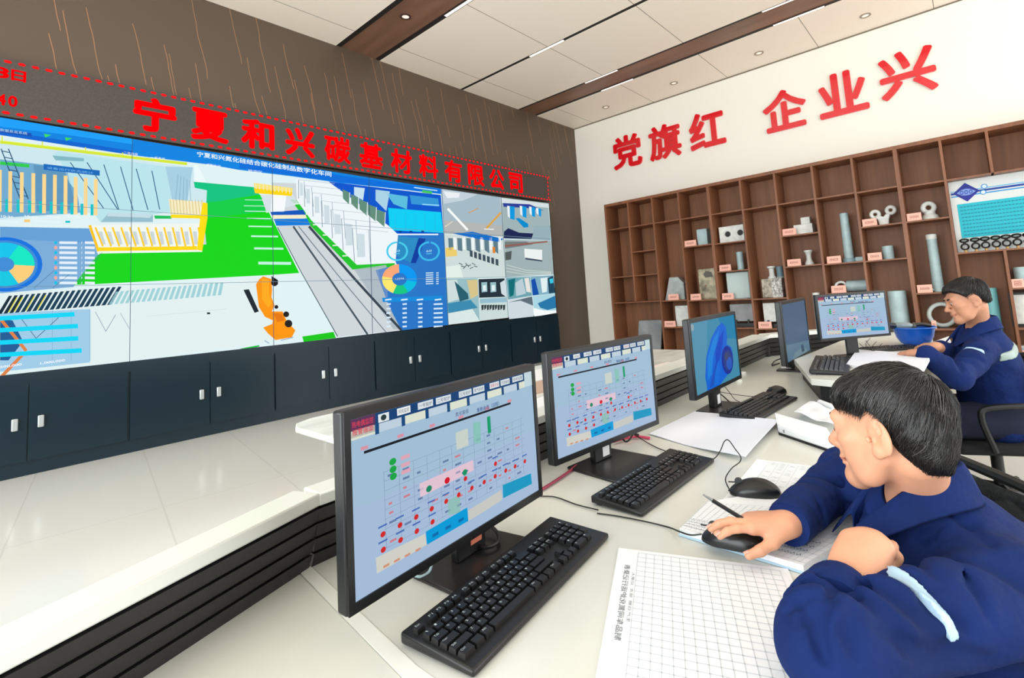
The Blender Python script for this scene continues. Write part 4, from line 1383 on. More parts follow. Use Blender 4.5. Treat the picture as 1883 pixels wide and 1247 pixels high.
# white table on the far side of the console, with papers
tb = thing('long_table', 'white marbled long table between the console and the video wall', 'table', (2.4, 2.1, 0))
tpoly = [(1.10, 1.45), (1.12, 2.66), (1.16, 2.75), (1.25, 2.80), (4.3, 2.86), (4.3, 1.45)]
obj('tabletop', MB().prism(tpoly, 0.722, 0.75), mat('marbled_white', (226, 228, 222), 0.25, noise=(3.2, 0.07, (1, 2.2, 1))), tb, bevel=0.006)
for x, y in ((1.3, 1.6), (1.35, 2.62), (4.15, 1.6), (4.15, 2.7)):
    obj('leg', MB().between((x - 0.025, y - 0.025, 0), (x + 0.025, y + 0.025, 0.722)), mat('table_leg_grey', (140, 142, 144), 0.4, 0.4), tb)
paper_m = mat('paper_white', (240, 243, 246), 0.6)
for nm, lb, poly, m, th, pa in (('paper_sheet', 'white paper sheet on the long table, seen between the two nearest monitors, farther', [(2.5, 2.35), (3.1, 2.3), (3.15, 2.66), (2.55, 2.72)], paper_m, 0.002, 1),
                                ('brown_folder', 'pinkish brown folder on the long table between the two nearest monitors', [(2.2, 2.02), (2.72, 1.98), (2.76, 2.25), (2.24, 2.28)], mat('folder_brown', (196, 168, 148), 0.6), 0.012, 0),
                                ('paper_sheet', 'white paper sheet nearest the console on the long table, before the brown folder', [(1.75, 1.55), (2.4, 1.52), (2.46, 1.92), (1.8, 1.94)], paper_m, 0.002, 1),
                                ('paper_sheet', 'pinkish white paper sheet on the long table, seen left of the blue swirl monitor', [(2.75, 1.55), (3.5, 1.52), (3.56, 1.86), (2.8, 1.9)], mat('paper_pinkish', (236, 226, 220), 0.6), 0.002, 1)):
    o = obj(nm, MB().prism(poly, 0.7505, 0.7505 + th), m)
    tag(o, lb, 'paper' if pa else 'folder')

# ------------------------------------------------------------------ monitors
mon_m = mat('monitor_black', (26, 30, 32), 0.38, 0, 0.5)
bez_m = mat('bezel_black', (14, 15, 17), 0.3)


def homography(src):
    dst = [(0, 0), (1, 0), (1, 1), (0, 1)]
    M, b = [], []
    for (x, y), (u, v) in zip(src, dst):
        M += [[x, y, 1, 0, 0, 0, -u * x, -u * y], [0, 0, 0, x, y, 1, -v * x, -v * y]]
        b += [u, v]
    h = np.linalg.solve(np.array(M, float), np.array(b, float))

    def f(x, y):
        w = h[6] * x + h[7] * y + 1
        return ((h[0] * x + h[1] * y + h[2]) / w, (h[3] * x + h[4] * y + h[5]) / w)
    return f


PW_, PH_ = 0.54, 0.322
SW_, SH_ = 0.512, 0.288


def control_screen(P):
    """process table page; shapes measured on the nearest monitor"""
    h = homography([(85, 290), (760, 68), (790, 500), (100, 965)])

    def pl(pts, c, L=1):
        P.poly([h(*p) for p in pts], c, L)

    P.rect(0, 0, 1, 1, (166, 196, 220), 0)
    P.rect(0, 0.5, 1, 1, (170, 194, 224), 0.5)
    # header strip
    P.rect(0, 0, 1, 0.105, (14, 66, 120), 1)
    P.rect(0.0, 0.0, 0.098, 0.105, (92, 52, 92), 2)
    for q, t in enumerate(('热电偶监控', '报警画面')):
        P.text(t, (0.008, 0.05 + q * 0.045), (0.09, 0.05 + q * 0.045), 0.036, (226, 70, 90), 3, 0.01)
    P.rect(0.11, 0.012, 0.155, 0.062, (232, 240, 244), 2)
    P.disc(0.132, 0.037, 0.012, 0.018, (40, 60, 60), 3, 12)
    cells = [(0.19, 0.25), (0.285, 0.36), (0.375, 0.455), (0.50, 0.575), (0.585, 0.655), (0.69, 0.755), (0.765, 0.83), (0.85, 0.93)]
    for q, (a, b) in enumerate(cells):
        P.rect(a, 0.008, b, 0.052, (222, 232, 236) if q else (240, 244, 244), 2)
        P.text(('风机监控', '一号窑炉', '二号窑炉', '三号窑炉', '氮气系统', '报警记录', '历史曲线', '系统设置')[q], (a + 0.006, 0.043), (b - 0.006, 0.043), 0.026, (70, 80, 100) if q != 5 else (210, 70, 80), 3)
    x = 0.0
    for q in range(9):
        w = 0.112
        P.rect(x, 0.066, x + w - 0.016, 0.118, (226, 232, 214) if q % 2 == 0 else (196, 214, 228), 2)
        x += w
    P.rect(0.0, 0.105, 1, 0.118, (168, 198, 222), 1.5)
    for q in range(1, 9):
        P.rect(q * 0.112 - 0.016, 0.06, q * 0.112, 0.125, (16, 74, 128), 2.5)
    P.rect(0.94, 0.0, 1, 0.118, (200, 222, 228), 3)
    P.text('氮化窑组', (0.475, 0.175), (0.55, 0.175), 0.03, (40, 60, 120), 4)
    P.text('集散画面（远程）', (0.60, 0.196), (0.745, 0.196), 0.034, (30, 80, 150), 4, 0.005)
    # main header bar with pink ticks
    P.line([h(138, 404), h(684, 189)], 0.016, (22, 26, 36), 3)
    for p in ((140, 388), (275, 335), (393, 290), (500, 252), (597, 214), (680, 182)):
        u, v = h(*p)
        P.rect(u - 0.014, v - 0.012, u + 0.014, v + 0.008, (222, 150, 166), 3)
    # table grid
    g0, g1, g2, g3 = h(168, 428), h(735, 212), h(742, 380), h(185, 790)
    tl = (0.12, 0.355)
    for q in range(13):
        u = 0.125 + q * 0.064
        P.line([(u, 0.36), (u, 0.80)], 0.0016, (132, 150, 176), 2)
    for q in range(9):
        v = 0.36 + q * 0.055
        P.line([(0.125, v), (0.915, v)], 0.002, (132, 150, 176), 2)
    rr = random.Random(3)
    for q in range(12):
        for w in range(8):
            if rr.random() < 0.55:
                u, v = 0.14 + q * 0.064, 0.39 + w * 0.055
                P.rect(u, v - 0.006, u + 0.014 + rr.random() * 0.02, v + 0.008, (104, 130, 170) if rr.random() < 0.75 else (210, 130, 140), 3)
    # pink band, yellow and green blocks
    pl([(345, 505), (545, 405), (548, 442), (348, 555)], (232, 200, 216), 3)
    pl([(480, 310), (525, 290), (528, 352), (484, 372)], (206, 216, 206), 3)
    pl([(545, 270), (572, 262), (574, 340), (548, 345)], (140, 200, 190), 3)
    pl([(596, 245), (608, 240), (612, 300), (600, 306)], (20, 160, 110), 4)
    pl([(450, 560), (496, 535), (498, 600), (452, 615)], (150, 196, 190), 3)
    for p in ((245, 430), (246, 458), (247, 484)):
        u, v = h(*p)
        P.disc(u, v, 0.015, 0.021, (20, 170, 70), 5, 14)
        P.rect(u + 0.035, v - 0.012, u + 0.075, v + 0.012, (228, 170, 186), 4)
    for p, c in (((380, 521), (20, 140, 100)), ((514, 452), (20, 150, 100)), ((448, 486), (214, 20, 40))):
        u, v = h(*p)
        P.disc(u, v, 0.014, 0.021, c, 5, 14)
    for p in ((207, 700), (271, 662), (332, 628), (390, 594), (444, 563), (491, 536), (540, 508), (586, 483), (627, 459), (666, 436), (701, 418), (737, 397), (208, 757), (273, 717), (334, 680), (393, 642), (516, 475), (628, 413)):
        u, v = h(*p)
        P.disc(u, v, 0.0105, 0.0165, (214, 40, 40), 5, 12)
        P.rect(u - 0.018, v - 0.052, u + 0.018, v - 0.042, (70, 110, 190), 4)
    # bottom blocks
    pl([(180, 790), (365, 688), (372, 728), (184, 848)], (214, 214, 204), 3)
    pl([(368, 680), (523, 580), (527, 630), (372, 728)], (0, 160, 222), 4)
    pl([(526, 592), (650, 508), (654, 545), (528, 630)], (206, 206, 200), 3)
    pl([(655, 490), (760, 440), (764, 478), (657, 538)], (20, 156, 200), 4)
    for q in range(4):
        u, v = h(215 + q * 40, 800 - q * 22)
        P.rect(u - 0.008, v + 0.02, u + 0.016, v + 0.034, (214, 150, 120), 4)
    for q in range(3):
        u, v = h(400 + q * 48, 690 - q * 30)
        P.rect(u - 0.01, v - 0.01, u + 0.02, v + 0.01, (10, 110, 180), 5)


def swirl_screen(P):
    """plain teal desktop with soft blue folded shapes"""
    P.rect(0, 0, 1, 1, (62, 140, 172), 0)
    P.poly([(0, 0), (0.35, 0), (0.2, 1), (0, 1)], (84, 148, 176), 0.5)
    P.poly([(0.6, 0), (1, 0), (1, 0.4), (0.75, 0.35)], (20, 128, 172), 0.5)
    P.disc(0.04, 0.06, 0.03, 0.05, (150, 170, 180), 1, 12)
    base = [(0.22, 1.0), (0.20, 0.80), (0.26, 0.52), (0.40, 0.28), (0.55, 0.14), (0.68, 0.08), (0.76, 0.16), (0.77, 0.32), (0.74, 0.44)]
    P.poly(base + [(0.84, 0.50), (0.87, 0.62), (0.84, 0.78), (0.70, 0.90), (0.48, 1.0)], (0, 100, 214), 1)
    P.poly([(0.24, 0.86), (0.28, 0.55), (0.44, 0.30), (0.60, 0.18), (0.52, 0.36), (0.40, 0.56), (0.34, 0.80)], (10, 130, 222), 2)
    P.poly([(0.44, 0.72), (0.46, 0.50), (0.58, 0.30), (0.70, 0.20), (0.64, 0.42), (0.56, 0.60)], (0, 70, 196), 3)
    P.poly([(0.26, 0.98), (0.36, 0.80), (0.46, 0.62), (0.50, 0.72), (0.42, 0.95)], (20, 80, 190), 3)
    P.poly([(0.36, 0.96), (0.42, 0.78), (0.50, 0.64), (0.52, 0.80), (0.46, 0.98)], (0, 110, 220), 4)
    P.disc(0.72, 0.68, 0.14, 0.22, (16, 44, 150), 4, 24)
    P.disc(0.73, 0.69, 0.10, 0.16, (40, 62, 130), 5, 24)
    P.disc(0.75, 0.74, 0.07, 0.10, (30, 90, 190), 6, 20)
    P.disc(0.70, 0.62, 0.05, 0.06, (60, 70, 110), 7, 16)


def dim_screen(P):
    P.rect(0, 0, 1, 1, (70, 96, 126), 0)
    P.poly([(0, 0.7), (1, 0.8), (1, 1), (0, 1)], (92, 122, 144), 1)
    P.poly([(0.3, 0.9), (0.7, 0.86), (0.9, 1), (0.2, 1)], (112, 138, 150), 2)
    for q in range(10):
        P.rect(0.1 + q * 0.08, 0.1, 0.104 + q * 0.08, 0.7, (80, 106, 134), 1)
    P.poly([(0.6, 0.82), (0.7, 0.82), (0.74, 0.95), (0.62, 0.96)], (50, 76, 104), 3)


def monitor(lb, loc, rz, sc, page, zc=0.226, bdx=0.03, sticker=None):
    t = thing('monitor', lb, 'monitor', (0, 0, 0), group='monitors on the console')
    body = MB().between((-PW_ / 2, -0.012, zc - PH_ / 2), (PW_ / 2, 0.016, zc + PH_ / 2))
    obj('housing', body, mon_m, t, bevel=0.005, local=True)
    obj('rear_bulge', MB().prism([(-0.17, 0.016), (0.17, 0.016), (0.12, 0.05), (-0.12, 0.05)], zc - 0.12, zc + 0.09), mon_m, t, bevel=0.006, local=True)
    fr = MB()
    for a, b in (((-PW_ / 2 + 0.002, zc + SH_ / 2 + 0.002), (PW_ / 2 - 0.002, zc + PH_ / 2 - 0.002)), ((-PW_ / 2 + 0.002, zc - PH_ / 2 + 0.002), (PW_ / 2 - 0.002, zc - SH_ / 2 + 0.001)),
                 ((-PW_ / 2 + 0.002, zc - SH_ / 2), (-SW_ / 2, zc + SH_ / 2 + 0.002)), ((SW_ / 2, zc - SH_ / 2), (PW_ / 2 - 0.002, zc + SH_ / 2 + 0.002))):
        fr.between((a[0], -0.0155, a[1]), (b[0], -0.012, b[1]))
    obj('bezel', fr, bez_m, t, local=True)
    P = Paint(lambda u, v: Vector(((u - 0.5) * SW_, -0.012, zc + (0.5 - v) * SH_)), (0, -1, 0), step=0.00022, lit=0.92, base=0.0004)
    page(P)
    P.build('screen', t, local=True)
    obj('stand', MB().prism([(bdx - 0.045, 0.03), (bdx + 0.045, 0.03), (bdx + 0.035, 0.06), (bdx - 0.035, 0.06)], 0.008, zc - 0.05), mat('stand_black', (22, 23, 25), 0.35), t, bevel=0.004, local=True)
    obj('base', MB().prism([(bdx - 0.125, -0.115), (bdx + 0.125, -0.115), (bdx + 0.115, 0.09), (bdx - 0.115, 0.09)], 0, 0.009), mat('base_black', (34, 33, 34), 0.32), t, bevel=0.003, local=True)
    if sticker:
        for q, (z0, z1, c) in enumerate(sticker):
            obj('sticker', MB().between((bdx - 0.004, 0.0285, z0), (bdx + 0.03, 0.0299, z1)), ink(c), t, local=True)
    t.location = loc
    t.rotation_euler = (0, 0, math.radians(rz))
    t.scale = (sc, sc, sc)
    return t


monitor('nearest black monitor on the console, lit with a process table of red and green dots', (0.685, 0.856, DZ), 5.8, 1.0, control_screen, 0.227, 0.06, [(0.03, 0.075, (214, 120, 90)), (0.075, 0.085, (60, 20, 20))])
monitor('second black monitor from the camera, lit with the same pale blue process table', (1.39, 0.957, DZ), -4.9, 1.0, control_screen, 0.23, 0.0, [(0.02, 0.05, (226, 226, 226)), (0.055, 0.075, (206, 120, 100))])
monitor('third monitor from the camera, showing blue folded swirls on teal', (2.185, 0.908, DZ), 0.7, 1.0, swirl_screen, 0.262, 0.06, [(0.02, 0.06, (230, 230, 230))])
monitor('fourth monitor from the camera, turned away with a dim slate blue screen', (3.40, 0.885, DZ), 1.3, 1.15, dim_screen, 0.215, 0.02)
monitor('farthest monitor, facing left, with a process table in front of the bookcase', (3.24, 0.535, WZ), -43.0, 0.79, control_screen, 0.285, 0.0)

# ------------------------------------------------------------------ keyboards
kb_m = mat('keyboard_black', (24, 25, 26), 0.4)
key_m = mat('key_black', (20, 20, 21), 0.35)
ROWS = ['`1234567890-=', 'QWERTYUIOP[]', "ASDFGHJKL;'", 'ZXCVBNM,./']


def make_keyboard(lb):
    t = thing('keyboard', lb, 'keyboard', (0, 0, 0), group='black keyboards on the desk')
    mb = MB()
    mb.add([(-0.225, -0.075, 0.002), (0.225, -0.075, 0.002), (0.225, 0.075, 0.006), (-0.225, 0.075, 0.006),
            (-0.225, -0.075, 0.013), (0.225, -0.075, 0.013), (0.225, 0.075, 0.024), (-0.225, 0.075, 0.024)],
           [(3, 2, 1, 0), (4, 5, 6, 7), (0, 1, 5, 4), (2, 3, 7, 6), (1, 2, 6, 5), (3, 0, 4, 7)])
    obj('case', mb, kb_m, t, bevel=0.004, local=True)
    keys = MB()
    P = Paint(lambda x, y: Vector((x, y, 0.0222 + (y + 0.05) * 0.0733)), (0, -0.07, 1), step=0.0002, lit=0)

    def key(x, y, w, ch=None, hh=0.016):
        z = 0.0175 + (y + 0.05) * 0.0733
        a = 0.0006
        keys.add([(x + a, y - hh / 2, z - 0.004), (x + w - a, y - hh / 2, z - 0.004), (x + w - a, y + hh / 2, z - 0.003), (x + a, y + hh / 2, z - 0.003),
                  (x + 0.002, y - hh / 2 + 0.0015, z + 0.0045), (x + w - 0.002, y - hh / 2 + 0.0015, z + 0.0045), (x + w - 0.002, y + hh / 2 - 0.002, z + 0.0057), (x + 0.002, y + hh / 2 - 0.002, z + 0.0057)],
                 [(4, 5, 6, 7), (0, 1, 5, 4), (2, 3, 7, 6), (1, 2, 6, 5), (3, 0, 4, 7)])
        if ch:
            ww = 0.0036 if len(ch) == 1 else 0.0085
            P.text(ch, (x + 0.0042, y + 0.001), (x + 0.0042 + ww, y + 0.001), 0.0042, (176, 190, 190), 2, up=(0, 1))
    p = 0.0186
    x0 = -0.217
    yr = [0.050, 0.027, 0.009, -0.009, -0.027, -0.045]
    for q, ch in enumerate(['Esc', 'F1', 'F2', 'F3', 'F4', 'F5', 'F6', 'F7', 'F8', 'F9', 'F10', 'F11', 'F12']):
        gap = 0 if q == 0 else 0.010 + 0.007 * ((q - 1) // 4)
        key(x0 + q * p + gap, yr[0], p - 0.0012, ch, 0.012)
    for q, ch in enumerate(ROWS[0]):
        key(x0 + q * p, yr[1], p - 0.0012, ch)
    key(x0 + 13 * p, yr[1], 2 * p - 0.0012, None)
    key(x0, yr[2], 1.5 * p - 0.0012, 'Tab')
    for q, ch in enumerate(ROWS[1]):
        key(x0 + (1.5 + q) * p, yr[2], p - 0.0012, ch)
    key(x0 + 13.5 * p, yr[2], 1.5 * p - 0.0012, '\\')
    key(x0, yr[3], 1.8 * p - 0.0012, 'Caps')
    for q, ch in enumerate(ROWS[2]):
        key(x0 + (1.8 + q) * p, yr[3], p - 0.0012, ch)
    key(x0 + 12.8 * p, yr[3], 2.2 * p - 0.0012, None)
    key(x0, yr[4], 2.3 * p - 0.0012, 'Shift')
    for q, ch in enumerate(ROWS[3]):
        key(x0 + (2.3 + q) * p, yr[4], p - 0.0012, ch)
    key(x0 + 12.3 * p, yr[4], 2.7 * p - 0.0012, None)
    xx = x0
    for w, ch in ((1.4, 'Ctrl'), (1.2, None), (1.2, 'Alt'), (6.2, None), (1.2, 'Alt'), (1.2, None), (1.2, None), (1.4, 'Ctrl')):
        key(xx, yr[5], w * p - 0.0012, ch)
        xx += w * p
    for r_, cs in ((1, ('Ins', 'Hm', 'Pu')), (2, ('Del', 'End', 'Pd'))):
        for q, ch in enumerate(cs):
            key(x0 + (15.35 + q) * p, yr[r_], p - 0.0012, ch)
    key(x0 + 16.35 * p, yr[4], p - 0.0012, None)
    for q in range(3):
        key(x0 + (15.35 + q) * p, yr[5], p - 0.0012, None)
    for r_, cs in ((1, ('Nm', '/', '*', '-')), (2, ('7', '8', '9', '+')), (3, ('4', '5', '6', None)), (4, ('1', '2', '3', None))):
        for q, ch in enumerate(cs):
            key(x0 + (18.75 + q) * p, yr[r_], p - 0.0012, ch)
    key(x0 + 18.75 * p, yr[5], 2 * p - 0.0012, '0')
    key(x0 + 20.75 * p, yr[5], p - 0.0012, '.')
    obj('keys', keys, key_m, t, local=True, smooth=False)
    P.build('key_print', t, local=True)
    ft = MB()
    for s in (-1, 1):
        ft.between((s * 0.2 - 0.015, 0.05, 0), (s * 0.2 + 0.015, 0.065, 0.008)).between((s * 0.2 - 0.015, -0.07, 0), (s * 0.2 + 0.015, -0.06, 0.004))
    obj('feet', ft, kb_m, t, local=True)
    return t


kb = make_keyboard('nearest black keyboard, before the nearest monitor at the bottom of the picture')
kb.location = (0.730, 0.735, DZ)
kb.rotation_euler = (0, 0, math.radians(8.2))
kb.scale = (1.04, 1.04, 1.04)
dup(kb, (1.33, 0.757, DZ), math.radians(0.3), 'black keyboard before the second monitor, beside the wired mouse in hand', 1.02)
dup(kb, (2.31, 0.775, DZ), math.radians(-4), 'black keyboard below the blue swirl monitor', 1.06)
dup(kb, (2.83, 0.585, WZ), math.radians(9), 'black keyboard on the raised worktop near the dim monitor', 1.08)
dup(kb, (3.53, 0.42, WZ), math.radians(-48), 'black keyboard under the far monitor, at the far man\'s fingertips', 0.75)

# ------------------------------------------------------------------ mice
mouse_m = mat('mouse_black', (22, 24, 25), 0.3)
wheel_m = mat('wheel_grey', (60, 62, 64), 0.5)


def make_mouse(lb):
    t = thing('mouse', lb, 'mouse', (0, 0, 0), group='black computer mice')
    mb = MB()
    nu, nv = 24, 10
    vs = []
    for j in range(nv + 1):
        f = j / nv
        for i in range(nu):
            a = 2 * math.pi * i / nu
            ca, sa = math.cos(a), math.sin(a)
            rx = math.copysign(abs(ca) ** 0.75, ca) * 0.057
            ry = math.copysign(abs(sa) ** 0.75, sa) * (0.031 - 0.003 * ca * (1 if ca > 0 else 0.3))
            k = (1 - f ** 2.2) ** 0.6 if f < 1 else 0
            x, y = rx * k, ry * k
            hgt = 0.036 * (1 - 0.30 * ((x + 0.012) / 0.057) ** 2)
            vs.append((x, y, 0.003 + hgt * (f ** 0.8)))
    fs = [(j * nu + i, j * nu + (i + 1) % nu, (j + 1) * nu + (i + 1) % nu, (j + 1) * nu + i) for j in range(nv) for i in range(nu)]
    fs.append(tuple(range(nu))[::-1])
    mb.add(vs, fs)
    obj('shell', mb, mouse_m, t, local=True)
    obj('wheel', MB().cyl((0.034, -0.004, 0.0285), (0.034, 0.004, 0.0285), 0.009, 16), wheel_m, t, local=True)
    obj('button_gap', MB().between((0.018, -0.0007, 0.026), (0.057, 0.0007, 0.0285)), dark_m, t, local=True)
    return t


def yaw(a, b):
    return math.atan2(b[1] - a[1], b[0] - a[0])


ms = make_mouse('black wired mouse under the near man\'s right hand')
M1 = onz(1347, 987, DZ + 0.032)
M1.z = DZ + 0.017
ms.location = M1
ms.rotation_euler = (0, 0, math.radians(100))
ms.scale = (1.12, 1.12, 1.05)
M2 = Vector((1.343, 0.487, DZ + 0.012))
dup(ms, M2, math.radians(112), 'black wired mouse lying free beyond the near man\'s right hand', 1.1)
M3 = Vector((2.625, 0.80, DZ + 0.0))
dup(ms, M3, math.radians(160), 'black mouse behind the keyboard of the blue swirl monitor', 1.1)

# ------------------------------------------------------------------ papers
line_c = (204, 212, 218)


def sheet(name, lb, corners, z, cat='paper', th=0.002, rows=24, cols=7, grid=True, title=None, group=None, mt=None, hand=None, fold=None):
    """corners tl, tr, br, bl as points on the desk"""
    tl, tr, br, bl = [Vector((c[0], c[1], 0)) for c in corners]
    t = thing(name, lb, cat, ((tl + br) / 2)[:2] + (z,), group=group)
    nx, ny = 24, 24

    def f(a, b):
        p = tl * (1 - a) * (1 - b) + tr * a * (1 - b) + br * a * b + bl * (1 - a) * b
        return Vector((p.x, p.y, z + th + (fold(a, b) if fold else 0)))
    mb = MB()
    top = [f(i / nx, j / ny) for j in range(ny + 1) for i in range(nx + 1)]
    fs = [(j * (nx + 1) + i, (j + 1) * (nx + 1) + i, (j + 1) * (nx + 1) + i + 1, j * (nx + 1) + i + 1) for j in range(ny) for i in range(nx)]
    n0 = len(top)
    bot = [p - Vector((0, 0, th)) for p in top]
    fs2 = [tuple(n0 + q for q in g[::-1]) for g in fs]
    rim = [i for i in range(nx + 1)] + [j * (nx + 1) + nx for j in range(1, ny + 1)] + [ny * (nx + 1) + i for i in range(nx - 1, -1, -1)] + [j * (nx + 1) for j in range(ny - 1, 0, -1)]
    fs3 = [(rim[k], rim[(k + 1) % len(rim)], n0 + rim[(k + 1) % len(rim)], n0 + rim[k]) for k in range(len(rim))]
    mb.add(top + bot, fs + fs2 + fs3)
    obj('sheet', mb, mt or paper_m, t)
    if grid:
        P = Paint(f, (0, 0, 1), step=0.0002, lit=0, base=0.0004)
        seg = [q / 12 for q in range(13)]
        for q in range(cols + 1):
            a = 0.13 + 0.82 * q / cols
            P.line([(a, 0.03 + 0.94 * s) for s in seg], 0.0032, line_c, 1)
        for q in range(rows + 1):
            b = 0.03 + 0.94 * q / rows
            P.line([(0.13 + 0.82 * s, b) for s in seg], 0.0030, line_c, 1)
        if title:
            P.text(title, (0.055, 0.72), (0.055, 0.16), 0.036, (110, 116, 124), 2, up=(1, 0))
            P.text('生产日期  班次  记录人', (0.105, 0.60), (0.105, 0.22), 0.018, (150, 156, 162), 2, up=(1, 0))
        rr = random.Random(hand or 1)
        if hand:
            for q in range(rows):
                for w in range(cols):
                    if rr.random() < 0.5:
                        a, b = 0.13 + 0.82 * (w + 0.25) / cols, 0.03 + 0.94 * (q + 0.6) / rows
                        P.line([(a, b), (a + 0.02, b - 0.008), (a + 0.03, b + 0.006), (a + 0.05, b - 0.004)], 0.003, (130, 140, 150), 2)
        P.build('print', t)
    return t


def zz(u, v, z=DZ):
    p = onz(u, v, z)
    return (p.x, p.y)


# big printed form at the bottom: its title runs along the left edge
tlp, trp = Vector(zz(1138, 1010) + (0,)), Vector(zz(1449, 1049) + (0,))
dn = (Vector(zz(1096, 1247) + (0,)) - tlp).normalized()
sheet('form_sheet', 'large printed form with a fine table at the near man\'s left elbow', [tlp, trp, trp + dn * 0.40, tlp + dn * 0.40], DZ + 0.001, rows=22, cols=16, title='制品车间氮化炉运行记录表')
# opened logbook under the mouse hand
lb_tl, lb_bl, lb_br, lb_tr = zz(1318, 930), zz(1250, 986), zz(1482, 1056), zz(1592, 992)
t_ = thing('logbook', 'open ruled logbook with pale blue edge under the near man\'s right hand', 'logbook', (1.15, 0.42, DZ))
a_, b_, c_, d_ = zz(1300, 935), zz(1248, 986), zz(1480, 1058), zz(1640, 960)
lbp = [Vector(b_ + (0,)), Vector(c_ + (0,)), Vector(d_ + (0,)), Vector(zz(1465, 905) + (0,)), Vector(a_ + (0,))]
obj('cover', MB().prism([p[:2] for p in lbp], DZ + 0.001, DZ + 0.005), mat('cover_pale_blue', (176, 206, 226), 0.4), t_)
cen = sum(lbp, Vector((0, 0, 0))) / 5
obj('pages', MB().prism([(cen + (p - cen) * 0.985)[:2] for p in lbp], DZ + 0.005, DZ + 0.016), paper_m, t_)
tl_, tr_, br_, bl_ = [cen + (p - cen) * 0.98 for p in (lbp[4], lbp[2], lbp[1], lbp[0])]
Pp = Paint(lambda a, b: (lambda p: Vector((p.x, p.y, DZ + 0.016)))(tl_ * (1 - a) * (1 - b) + tr_ * a * (1 - b) + br_ * a * b + bl_ * (1 - a) * b), (0, 0, 1), step=0.0002, lit=0, base=0.0004)
for q in range(25):
    Pp.line([(q / 24, 0.02), (q / 24, 0.98)], 0.003, line_c, 1)
for q in range(15):
    Pp.line([(0.0, 0.02 + q * 0.068), (1, 0.02 + q * 0.068)], 0.004, line_c, 1)
rr_ = random.Random(4)
for q in range(22):
    for w in range(4):
        a, b = (q + 0.2) / 24, 0.66 + w * 0.075
        Pp.line([(a, b), (a + 0.012, b + 0.02), (a + 0.02, b - 0.01), (a + 0.03, b + 0.012)], 0.004, (110, 120, 132), 2)
Pp.build('print', t_)
sheet('ruled_sheet', 'ruled white sheet lying under the free mouse, behind the logbook', [zz(1392, 846), zz(1600, 872), zz(1580, 960), zz(1322, 930)], DZ + 0.0006, rows=26, cols=9, hand=7)
# curled sheet pile in the middle of the desk
sheet('curled_sheet', 'large blank white sheet curling over the binder in the middle of the desk', [zz(1282, 757), zz(1434, 782), zz(1372, 852), zz(1194, 800)], DZ + 0.004, grid=False,
      mt=mat('paper_bluish', (232, 236, 246), 0.6), fold=lambda a, b: 0.022 * max(0, a - 0.45) / 0.55 * (1 - 0.6 * b) + 0.006 * math.sin(a * 5 + b * 3) * a)
t_ = thing('ring_binder', 'open white ring binder with dark lower edge beyond the near man\'s face', 'binder', (1.95, 0.52, DZ))
p1, p2 = Vector(zz(1432, 800) + (0,)), Vector(zz(1542, 838) + (0,))
up_ = Vector((0.42, 0.14, 0)) * 0.55
obj('cover', MB().prism([p1[:2], p2[:2], (p2 + up_)[:2], (p1 + up_)[:2]], DZ + 0.001, DZ + 0.006), dark_m, t_)
obj('spine', MB().prism([(p1 - up_ * 0.0)[:2], p2[:2], (p2 + up_ * 0.16)[:2], (p1 + up_ * 0.16)[:2]], DZ + 0.006, DZ + 0.034), paper_m, t_, bevel=0.008)
obj('page_block', MB().prism([(p1 + up_ * 0.2)[:2], (p2 + up_ * 0.2)[:2], (p2 + up_ * 0.95)[:2], (p1 + up_ * 0.95)[:2]], DZ + 0.006, DZ + 0.024), paper_m, t_)
obj('spine_hole', MB().cyl((p1 + (p2 - p1) * 0.12 + up_ * 0.0 + Vector((-0.0012, -0.0005, DZ + 0.02))), (p1 + (p2 - p1) * 0.12 + up_ * 0.02 + Vector((0, 0, DZ + 0.02))), 0.005, 12), mat('hole_grey', (120, 130, 134), 0.4), t_)
o = obj('paper_roll', MB().tube([onz(1508, 741, DZ + 0.02), onz(1536, 752, DZ + 0.02)], 0.014, 14), paper_m)
tag(o, 'small white paper roll just left of the near man\'s fringe', 'paper')
sheet('loose_sheet', 'crumpled white sheets behind the binder, beside the near man\'s fringe', [zz(1490, 752), zz(1560, 775), zz(1540, 800), zz(1462, 772)], DZ + 0.03, grid=False, fold=lambda a, b: 0.006 * math.sin(a * 9) * math.cos(b * 7))
# far man's papers
tq = [zz(1576, 641, WZ + 0.02), zz(1712, 651, WZ + 0.02), zz(1690, 690, WZ + 0.02), zz(1556, 668, WZ + 0.02)]
t_ = thing('paper_pile', 'pile of white papers under the far man\'s hands', 'paper', (3.3, 0.42, WZ))
obj('lower_sheets', MB().prism(tq, WZ + 0.001, WZ + 0.014), paper_m, t_)
obj('top_sheet', MB().prism([(p[0] * 0.998 + 0.008, p[1]) for p in tq], WZ + 0.014, WZ + 0.016), mat('paper_bluish', (232, 236, 246), 0.6), t_)
o = obj('far_sheet', MB().prism([zz(1712, 632, WZ), zz(1745, 620, WZ), zz(1750, 632, WZ), zz(1722, 640, WZ)], WZ + 0.001, WZ + 0.006), paper_m)
tag(o, 'white sheet on the far worktop right of the blue bowl', 'paper')

